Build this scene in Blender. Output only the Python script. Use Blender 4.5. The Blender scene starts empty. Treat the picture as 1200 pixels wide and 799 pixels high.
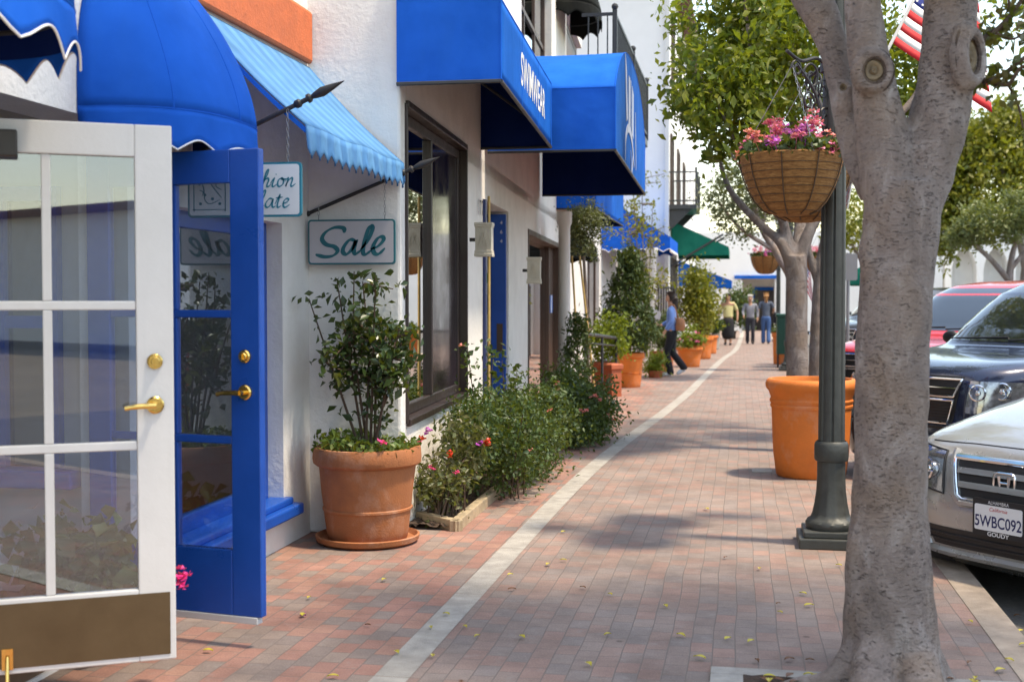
import bpy, bmesh, math, random
import numpy as np
from mathutils import Vector, Matrix

random.seed(7); RNG = np.random.default_rng(7)
SC = bpy.context.scene
COL = SC.collection
PI = math.pi

# ------------------------------------------------------------------ camera
FPX = 1480.0                                   # focal length in pixels of a 1200 px wide frame
PSI, THE = math.radians(10.26), math.radians(1.99)
CH = 1.57
CF = Vector((-math.sin(PSI)*math.cos(THE), math.cos(PSI)*math.cos(THE), -math.sin(THE)))
CR = Vector((math.cos(PSI), math.sin(PSI), 0.0))
CU = CR.cross(CF)
CAMLOC = Vector((0, 0, CH))
cd = bpy.data.cameras.new('camera'); cam = bpy.data.objects.new('camera', cd); COL.objects.link(cam)
m = Matrix((CR, CU, -CF)).transposed().to_4x4(); m.translation = CAMLOC
cam.matrix_world = m
cd.sensor_width = 36; cd.sensor_fit = 'HORIZONTAL'; cd.lens = FPX/1200*36
cd.clip_start = 0.05; cd.clip_end = 2000
cd.dof.use_dof = True; cd.dof.focus_distance = 8.2; cd.dof.aperture_fstop = 3.0
SC.camera = cam

def pos(px, py, s):
    """world point seen at pixel (px, py) whose scale is s pixels per metre"""
    return CAMLOC + (FPX/s)*(CF + CR*((px-600)/FPX) - CU*((py-399.5)/FPX))
def gnd(px, py, z=0.0):
    d = CF + CR*((px-600)/FPX) - CU*((py-399.5)/FPX)
    return CAMLOC + d*((z-CH)/d.z)

# ------------------------------------------------------------------ light
SUN = Vector((0.42, -0.06, 1.0)).normalized()  # direction towards the sun
elev = math.asin(SUN.z)
w = bpy.data.worlds.new("World"); SC.world = w; w.use_nodes = True
nt = w.node_tree
bg = nt.nodes['Background']
sky = nt.nodes.new('ShaderNodeTexSky'); sky.sky_type = 'NISHITA'; sky.sun_disc = False
sky.sun_elevation = elev; sky.sun_rotation = math.atan2(SUN.x, SUN.y)
sky.air_density = 1.2; sky.dust_density = 0.8; sky.ozone_density = 1.0
nt.links.new(sky.outputs[0], bg.inputs[0]); bg.inputs[1].default_value = 0.15
sd = bpy.data.lights.new('sun', 'SUN'); sd.energy = 1.9; sd.angle = math.radians(5.0); sd.color = (1, .95, .87)
so = bpy.data.objects.new('sun', sd); COL.objects.link(so)
so.rotation_euler = SUN.to_track_quat('Z', 'Y').to_euler()
SC.view_settings.view_transform = 'Standard'; SC.view_settings.look = 'None'
SC.view_settings.exposure = 1.55; SC.view_settings.gamma = 1; SC.view_settings.use_curve_mapping = False
SC.view_settings.use_white_balance = True; SC.view_settings.white_balance_temperature = 8000
SC.cycles.use_denoising = True
SC.cycles.max_bounces = 8; SC.cycles.diffuse_bounces = 6; SC.cycles.transparent_max_bounces = 10
SC.cycles.caustics_reflective = False; SC.cycles.caustics_refractive = False

# ------------------------------------------------------------------ materials
def nmat(name):
    M_ = bpy.data.materials.new(name); M_.use_nodes = True
    return M_, M_.node_tree, M_.node_tree.nodes['Principled BSDF']
def nd(t, typ, **kw):
    n = t.nodes.new(typ)
    for k, v in kw.items():
        if k.startswith('i_'):
            n.inputs[k[2:].replace('_', ' ')].default_value = v
        else: setattr(n, k, v)
    return n
def ramp(t, stops, fac=None, interp='LINEAR'):
    r = t.nodes.new('ShaderNodeValToRGB'); r.color_ramp.interpolation = interp
    e = r.color_ramp.elements
    while len(e) < len(stops): e.new(0.5)
    for k, (p, c) in enumerate(stops):
        e[k].position = p; e[k].color = (*c, 1) if len(c) == 3 else c
    if fac is not None: t.links.new(fac, r.inputs[0])
    return r
def mixc(t, fac, a, b, mode='MIX'):
    n = t.nodes.new('ShaderNodeMix'); n.data_type = 'RGBA'; n.blend_type = mode
    for sock, v in ((n.inputs[0], fac), (n.inputs[6], a), (n.inputs[7], b)):
        if isinstance(v, (int, float)): sock.default_value = v
        elif isinstance(v, tuple): sock.default_value = (*v, 1) if len(v) == 3 else v
        else: t.links.new(v, sock)
    return n.outputs[2]
def sc_(c, k): return tuple(min(1, x*k) for x in c)
def mat(name, col, rough=.6, metal=0, var=.15, scale=6, bump=0, bscale=60, spec=.5, coat=0, stain=0, stretch=(1, 1, 1), sheen=0, bloom=0, streak=0):
    M_, t, b = nmat(name)
    tc = nd(t, 'ShaderNodeTexCoord'); mp = nd(t, 'ShaderNodeMapping'); mp.inputs['Scale'].default_value = stretch
    t.links.new(tc.outputs['Object'], mp.inputs[0])
    n1 = nd(t, 'ShaderNodeTexNoise', i_Scale=scale, i_Detail=6.0, i_Roughness=.6); t.links.new(mp.outputs[0], n1.inputs['Vector'])
    r = ramp(t, [(.3, sc_(col, 1-var)), (.7, sc_(col, 1+var))], n1.outputs[0])
    c = r.outputs[0]
    if stain:
        n3 = nd(t, 'ShaderNodeTexNoise', i_Scale=1.7, i_Detail=8.0, i_Roughness=.7); t.links.new(mp.outputs[0], n3.inputs['Vector'])
        r3 = ramp(t, [(.45, (0, 0, 0)), (.75, (1, 1, 1))], n3.outputs[0])
        mu = nd(t, 'ShaderNodeMath', operation='MULTIPLY'); t.links.new(r3.outputs[0], mu.inputs[0]); mu.inputs[1].default_value = stain
        c = mixc(t, mu.outputs[0], c, (col[0]*.55, col[1]*.5, col[2]*.43))
    for amt, sc3, pr, cc in ((bloom, (1, 1, .8), (.52, .74), (.62, .50, .42)), (streak, (9, 9, .35), (.55, .8), (col[0]*.62, col[1]*.6, col[2]*.56))):
        if amt:
            mp5 = nd(t, 'ShaderNodeMapping'); mp5.inputs['Scale'].default_value = sc3; t.links.new(tc.outputs['Object'], mp5.inputs[0])
            n5 = nd(t, 'ShaderNodeTexNoise', i_Scale=4.0 if amt is bloom else 1.0, i_Detail=9.0, i_Roughness=.7); t.links.new(mp5.outputs[0], n5.inputs['Vector'])
            r5 = ramp(t, [(pr[0], (0, 0, 0)), (pr[1], (amt,)*3)], n5.outputs[0]); c = mixc(t, r5.outputs[0], c, cc)
    t.links.new(c, b.inputs['Base Color'])
    rr = ramp(t, [(.3, (max(0, rough-.1),)*3), (.7, (min(1, rough+.1),)*3)], n1.outputs[0]); t.links.new(rr.outputs[0], b.inputs['Roughness'])
    b.inputs['Metallic'].default_value = metal; b.inputs['Specular IOR Level'].default_value = spec
    b.inputs['Coat Weight'].default_value = coat; b.inputs['Coat Roughness'].default_value = .05
    if sheen: b.inputs['Sheen Weight'].default_value = sheen
    if bump:
        n2 = nd(t, 'ShaderNodeTexNoise', i_Scale=bscale, i_Detail=5.0, i_Roughness=.6); t.links.new(mp.outputs[0], n2.inputs['Vector'])
        bp = nd(t, 'ShaderNodeBump', i_Strength=1.0, i_Distance=bump); t.links.new(n2.outputs[0], bp.inputs['Height'])
        t.links.new(bp.outputs[0], b.inputs['Normal'])
    return M_
def leafmat(name, cols, trans=.35, rough=.45):
    M_, t, b = nmat(name)
    g = nd(t, 'ShaderNodeNewGeometry')
    r = ramp(t, [(i/(len(cols)-1), c) for i, c in enumerate(cols)], g.outputs['Random Per Island'])
    t.links.new(r.outputs[0], b.inputs['Base Color']); b.inputs['Roughness'].default_value = rough
    tl = nd(t, 'ShaderNodeBsdfTranslucent')
    c2 = mixc(t, .6, r.outputs[0], (.30, .34, .02)); t.links.new(c2, tl.inputs[0])
    mx = nd(t, 'ShaderNodeMixShader'); mx.inputs[0].default_value = trans
    t.links.new(b.outputs[0], mx.inputs[1]); t.links.new(tl.outputs[0], mx.inputs[2])
    t.links.new(mx.outputs[0], t.nodes['Material Output'].inputs[0])
    return M_
def glassmat(name, tint=(.85, .9, .92), refl=1.0, base=.03):
    M_, t, b = nmat(name)
    tr = nd(t, 'ShaderNodeBsdfTransparent'); tr.inputs[0].default_value = (*tint, 1)
    gl = nd(t, 'ShaderNodeBsdfGlossy'); gl.inputs['Roughness'].default_value = .01
    fr = nd(t, 'ShaderNodeFresnel'); fr.inputs[0].default_value = 1.5
    mu = nd(t, 'ShaderNodeMath', operation='MULTIPLY_ADD'); t.links.new(fr.outputs[0], mu.inputs[0]); mu.inputs[1].default_value = 1.6*refl; mu.inputs[2].default_value = base
    mu.use_clamp = True
    mx = nd(t, 'ShaderNodeMixShader'); t.links.new(mu.outputs[0], mx.inputs[0])
    t.links.new(tr.outputs[0], mx.inputs[1]); t.links.new(gl.outputs[0], mx.inputs[2])
    t.links.new(mx.outputs[0], t.nodes['Material Output'].inputs[0])
    return M_
def brickmat():
    M_, t, b = nmat('brick_paving')
    g = nd(t, 'ShaderNodeNewGeometry')
    # slight wobble so that the courses are not ruler straight
    wn = nd(t, 'ShaderNodeTexNoise', i_Scale=1.3, i_Detail=2.0); t.links.new(g.outputs['Position'], wn.inputs['Vector'])
    wv = nd(t, 'ShaderNodeVectorMath', operation='MULTIPLY_ADD'); t.links.new(wn.outputs['Color'], wv.inputs[0]); wv.inputs[1].default_value = (.03, .03, 0); t.links.new(g.outputs['Position'], wv.inputs[2])
    mp = nd(t, 'ShaderNodeMapping'); mp.inputs['Rotation'].default_value = (0, 0, PI/2); t.links.new(wv.outputs[0], mp.inputs[0])
    def br(c1, c2, mo, off):
        n = nd(t, 'ShaderNodeTexBrick'); n.offset = .5; n.squash = 1
        n.inputs['Color1'].default_value = c1; n.inputs['Color2'].default_value = c2; n.inputs['Mortar'].default_value = mo
        n.inputs['Scale'].default_value = 1; n.inputs['Mortar Size'].default_value = .0028; n.inputs['Mortar Smooth'].default_value = .4
        n.inputs['Brick Width'].default_value = .150; n.inputs['Row Height'].default_value = .098
        t.links.new(mp.outputs[0], n.inputs['Vector']); return n
    n = br((0, 0, 0, 1), (1, 1, 1, 1), (.5, .5, .5, 1), 0)
    # near the shop wall the mix is redder, beyond it greyer
    r = ramp(t, [(0, (.30, .16, .115)), (.2, (.225, .165, .135)), (.38, (.20, .185, .165)), (.55, (.36, .165, .115)), (.7, (.255, .2, .165)), (.85, (.165, .165, .16)), (1, (.33, .22, .165))], n.outputs['Color'], 'CONSTANT')
    sp = nd(t, 'ShaderNodeSeparateXYZ'); t.links.new(g.outputs['Position'], sp.inputs[0])
    rx = nd(t, 'ShaderNodeMapRange'); rx.inputs['From Min'].default_value = -1.45; rx.inputs['From Max'].default_value = -1.35; t.links.new(sp.outputs[0], rx.inputs[0])
    red = ramp(t, [(0, (.40, .15, .10)), (.25, (.2, .165, .145)), (.45, (.44, .19, .12)), (.65, (.27, .21, .17)), (.8, (.36, .135, .09)), (1, (.2, .18, .17))], n.outputs['Color'], 'CONSTANT')
    c = mixc(t, rx.outputs[0], red.outputs[0], r.outputs[0])
    mxr = nd(t, 'ShaderNodeMapRange'); mxr.inputs['From Min'].default_value = -1.45; mxr.inputs['From Max'].default_value = -1.35; mxr.inputs['To Min'].default_value = .48; mxr.inputs['To Max'].default_value = .68; t.links.new(sp.outputs[0], mxr.inputs[0])
    c = mixc(t, mxr.outputs[0], c, (.292, .222, .190))
    n2 = nd(t, 'ShaderNodeTexNoise', i_Scale=2.2, i_Detail=9.0, i_Roughness=.72); t.links.new(g.outputs['Position'], n2.inputs['Vector'])
    r2 = ramp(t, [(.3, (.64, .62, .62)), (.7, (1.2, 1.18, 1.18))], n2.outputs[0])
    c = mixc(t, 1.0, c, r2.outputs[0], 'MULTIPLY')
    n4 = nd(t, 'ShaderNodeTexNoise', i_Scale=130.0, i_Detail=4.0); t.links.new(g.outputs['Position'], n4.inputs['Vector'])
    r4 = ramp(t, [(.25, (.75, .75, .75)), (.75, (1.2, 1.2, 1.2))], n4.outputs[0])
    c = mixc(t, 1.0, c, r4.outputs[0], 'MULTIPLY')
    n6 = nd(t, 'ShaderNodeTexVoronoi', i_Scale=2.6); t.links.new(wv.outputs[0], n6.inputs['Vector'])
    r6 = ramp(t, [(.035, (.55, .54, .53)), (.05, (1, 1, 1))], n6.outputs['Distance']); c = mixc(t, 1.0, c, r6.outputs[0], 'MULTIPLY')
    n7 = nd(t, 'ShaderNodeTexNoise', i_Scale=.9, i_Detail=10.0, i_Roughness=.75); t.links.new(g.outputs['Position'], n7.inputs['Vector'])
    r7 = ramp(t, [(.52, (1, 1, 1)), (.7, (.72, .70, .68))], n7.outputs[0]); c = mixc(t, 1.0, c, r7.outputs[0], 'MULTIPLY')
    n8 = nd(t, 'ShaderNodeTexNoise', i_Scale=9.0, i_Detail=6.0, i_Roughness=.7); t.links.new(g.outputs['Position'], n8.inputs['Vector'])
    r8 = ramp(t, [(.56, (0, 0, 0)), (.74, (.5, .5, .5))], n8.outputs[0]); c = mixc(t, r8.outputs[0], c, (.30, .275, .255))
    c = mixc(t, n.outputs['Fac'], c, (.19, .152, .13))
    t.links.new(c, b.inputs['Base Color']); b.inputs['Roughness'].default_value = .82
    inv = nd(t, 'ShaderNodeMath', operation='SUBTRACT'); inv.inputs[0].default_value = 1; t.links.new(n.outputs['Fac'], inv.inputs[1])
    ad = nd(t, 'ShaderNodeMath', operation='MULTIPLY_ADD'); t.links.new(n4.outputs[0], ad.inputs[0]); ad.inputs[1].default_value = .25; t.links.new(inv.outputs[0], ad.inputs[2])
    ad2 = nd(t, 'ShaderNodeMath', operation='MULTIPLY_ADD'); t.links.new(n.outputs['Color'], ad2.inputs[0]); ad2.inputs[1].default_value = .4; t.links.new(ad.outputs[0], ad2.inputs[2])
    bp = nd(t, 'ShaderNodeBump', i_Strength=.8, i_Distance=.004); t.links.new(ad2.outputs[0], bp.inputs['Height']); t.links.new(bp.outputs[0], b.inputs['Normal'])
    return M_
def barkmat(name, base=(.265, .212, .188), pale=(.43, .385, .36), dark=(.06, .042, .034)):
    M_, t, b = nmat(name)
    tc = nd(t, 'ShaderNodeTexCoord'); mp = nd(t, 'ShaderNodeMapping'); mp.inputs['Scale'].default_value = (1, 1, .5); t.links.new(tc.outputs['Object'], mp.inputs[0])
    n1 = nd(t, 'ShaderNodeTexNoise', i_Scale=7.0, i_Detail=8.0, i_Roughness=.68, i_Distortion=.6); t.links.new(mp.outputs[0], n1.inputs['Vector'])
    r1 = ramp(t, [(.28, sc_(base, .62)), (.5, base), (.72, pale)], n1.outputs[0])
    mp2 = nd(t, 'ShaderNodeMapping'); mp2.inputs['Scale'].default_value = (1, 1, 2.2); t.links.new(tc.outputs['Object'], mp2.inputs[0])
    n2 = nd(t, 'ShaderNodeTexNoise', i_Scale=24.0, i_Detail=6.0, i_Roughness=.65, i_Distortion=1.3); t.links.new(mp2.outputs[0], n2.inputs['Vector'])
    r2a = ramp(t, [(.585, (0, 0, 0)), (.72, (.9, .9, .9))], n2.outputs[0])
    vo = nd(t, 'ShaderNodeTexVoronoi', i_Scale=34.0); vm = nd(t, 'ShaderNodeVectorMath', operation='MULTIPLY_ADD'); t.links.new(n1.outputs['Color'], vm.inputs[0]); vm.inputs[1].default_value = (.12, .12, .12); t.links.new(mp2.outputs[0], vm.inputs[2]); t.links.new(vm.outputs[0], vo.inputs['Vector'])
    rv = ramp(t, [(.16, (.75, .75, .75)), (.30, (0, 0, 0))], vo.outputs['Distance'])
    np_ = nd(t, 'ShaderNodeTexNoise', i_Scale=4.5, i_Detail=4.0); t.links.new(tc.outputs['Object'], np_.inputs['Vector'])
    rp = ramp(t, [(.42, (0, 0, 0)), (.6, (1, 1, 1))], np_.outputs[0])
    vmul = nd(t, 'ShaderNodeMath', operation='MULTIPLY'); t.links.new(rv.outputs[0], vmul.inputs[0]); t.links.new(rp.outputs[0], vmul.inputs[1])
    r2 = nd(t, 'ShaderNodeMath', operation='MAXIMUM'); t.links.new(r2a.outputs[0], r2.inputs[0]); t.links.new(vmul.outputs[0], r2.inputs[1])
    c = mixc(t, r2.outputs[0], r1.outputs[0], dark)
    n3 = nd(t, 'ShaderNodeTexNoise', i_Scale=3.0, i_Detail=3.0); t.links.new(tc.outputs['Object'], n3.inputs['Vector'])
    r3 = ramp(t, [(.48, (0, 0, 0)), (.72, (.75, .75, .75))], n3.outputs[0])
    c = mixc(t, r3.outputs[0], c, (.27, .18, .115))
    t.links.new(c, b.inputs['Base Color']); b.inputs['Roughness'].default_value = .8
    n4 = nd(t, 'ShaderNodeTexNoise', i_Scale=45.0, i_Detail=8.0, i_Roughness=.7, i_Distortion=.8); t.links.new(mp2.outputs[0], n4.inputs['Vector'])
    sub = nd(t, 'ShaderNodeMath', operation='MULTIPLY_ADD'); t.links.new(r2.outputs[0], sub.inputs[0]); sub.inputs[1].default_value = -.8; t.links.new(n4.outputs[0], sub.inputs[2])
    ad = nd(t, 'ShaderNodeMath', operation='MULTIPLY_ADD'); t.links.new(n1.outputs[0], ad.inputs[0]); ad.inputs[1].default_value = 1.5; t.links.new(sub.outputs[0], ad.inputs[2])
    bp = nd(t, 'ShaderNodeBump', i_Strength=1.0, i_Distance=.014); t.links.new(ad.outputs[0], bp.inputs['Height']); t.links.new(bp.outputs[0], b.inputs['Normal'])
    return M_
def coirmat():
    M_, t, b = nmat('coir_liner')
    tc = nd(t, 'ShaderNodeTexCoord')
    mp = nd(t, 'ShaderNodeMapping'); mp.inputs['Scale'].default_value = (1, 1, 4); t.links.new(tc.outputs['Object'], mp.inputs[0])
    n1 = nd(t, 'ShaderNodeTexNoise', i_Scale=22.0, i_Detail=8.0, i_Roughness=.75); t.links.new(mp.outputs[0], n1.inputs['Vector'])
    r = ramp(t, [(.3, (.16, .065, .02)), (.55, (.36, .17, .055)), (.75, (.5, .27, .1))], n1.outputs[0])
    t.links.new(r.outputs[0], b.inputs['Base Color']); b.inputs['Roughness'].default_value = .95
    bp = nd(t, 'ShaderNodeBump', i_Strength=1.0, i_Distance=.012); t.links.new(n1.outputs[0], bp.inputs['Height']); t.links.new(bp.outputs[0], b.inputs['Normal'])
    return M_
def stripefabric(name, ca, cb, axis=1, freq=30):
    M_, t, b = nmat(name)
    tc = nd(t, 'ShaderNodeTexCoord'); sp = nd(t, 'ShaderNodeSeparateXYZ'); t.links.new(tc.outputs['Object'], sp.inputs[0])
    mu = nd(t, 'ShaderNodeMath', operation='MULTIPLY'); t.links.new(sp.outputs[axis], mu.inputs[0]); mu.inputs[1].default_value = freq
    si = nd(t, 'ShaderNodeMath', operation='SINE'); t.links.new(mu.outputs[0], si.inputs[0])
    r = ramp(t, [(.35, ca), (.65, cb)], None); mr = nd(t, 'ShaderNodeMapRange'); mr.inputs['From Min'].default_value = -1; t.links.new(si.outputs[0], mr.inputs[0]); t.links.new(mr.outputs[0], r.inputs[0])
    n1 = nd(t, 'ShaderNodeTexNoise', i_Scale=9.0, i_Detail=5.0); t.links.new(tc.outputs['Object'], n1.inputs['Vector'])
    r2 = ramp(t, [(.3, (.85, .85, .85)), (.7, (1.1, 1.1, 1.1))], n1.outputs[0])
    c = mixc(t, 1.0, r.outputs[0], r2.outputs[0], 'MULTIPLY'); t.links.new(c, b.inputs['Base Color']); b.inputs['Roughness'].default_value = .8
    tl = nd(t, 'ShaderNodeBsdfTranslucent'); t.links.new(c, tl.inputs[0]); mx = nd(t, 'ShaderNodeMixShader'); mx.inputs[0].default_value = .25
    t.links.new(b.outputs[0], mx.inputs[1]); t.links.new(tl.outputs[0], mx.inputs[2]); t.links.new(mx.outputs[0], t.nodes['Material Output'].inputs[0])
    return M_
def fabricmat(name, col, trans=.0, rough=.7):
    M_, t, b = nmat(name)
    tc = nd(t, 'ShaderNodeTexCoord')
    n1 = nd(t, 'ShaderNodeTexNoise', i_Scale=2.2, i_Detail=6.0, i_Roughness=.6); t.links.new(tc.outputs['Object'], n1.inputs['Vector'])
    r = ramp(t, [(.3, sc_(col, .82)), (.7, (min(1, col[0]*1.15+.004), min(1, col[1]*1.15+.004), min(1, col[2]*1.12)))], n1.outputs[0])
    mpf = nd(t, 'ShaderNodeMapping'); mpf.inputs['Scale'].default_value = (3, 3, .6); t.links.new(tc.outputs['Object'], mpf.inputs[0])
    nf = nd(t, 'ShaderNodeTexNoise', i_Scale=1.6, i_Detail=9.0, i_Roughness=.72); t.links.new(mpf.outputs[0], nf.inputs['Vector'])
    rf = ramp(t, [(.45, (0, 0, 0)), (.75, (.10, .10, .10))], nf.outputs[0])
    cf = mixc(t, rf.outputs[0], r.outputs[0], (min(1, col[0]+.04), min(1, col[1]*1.25+.06), min(1, col[2]*.9+.06)))
    t.links.new(cf, b.inputs['Base Color']); b.inputs['Roughness'].default_value = rough; b.inputs['Specular IOR Level'].default_value = .03
    n2 = nd(t, 'ShaderNodeTexNoise', i_Scale=3.0, i_Detail=2.0, i_Distortion=.3); t.links.new(tc.outputs['Object'], n2.inputs['Vector'])
    n3 = nd(t, 'ShaderNodeTexNoise', i_Scale=500.0, i_Detail=1.0); t.links.new(tc.outputs['Object'], n3.inputs['Vector'])
    ad = nd(t, 'ShaderNodeMath', operation='MULTIPLY_ADD'); t.links.new(n3.outputs[0], ad.inputs[0]); ad.inputs[1].default_value = .03; t.links.new(n2.outputs[0], ad.inputs[2])
    bp = nd(t, 'ShaderNodeBump', i_Strength=.4, i_Distance=.03); t.links.new(ad.outputs[0], bp.inputs['Height']); t.links.new(bp.outputs[0], b.inputs['Normal'])
    if trans:
        tl = nd(t, 'ShaderNodeBsdfTranslucent'); t.links.new(r.outputs[0], tl.inputs[0]); mx = nd(t, 'ShaderNodeMixShader'); mx.inputs[0].default_value = trans
        t.links.new(b.outputs[0], mx.inputs[1]); t.links.new(tl.outputs[0], mx.inputs[2]); t.links.new(mx.outputs[0], t.nodes['Material Output'].inputs[0])
    return M_

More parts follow.
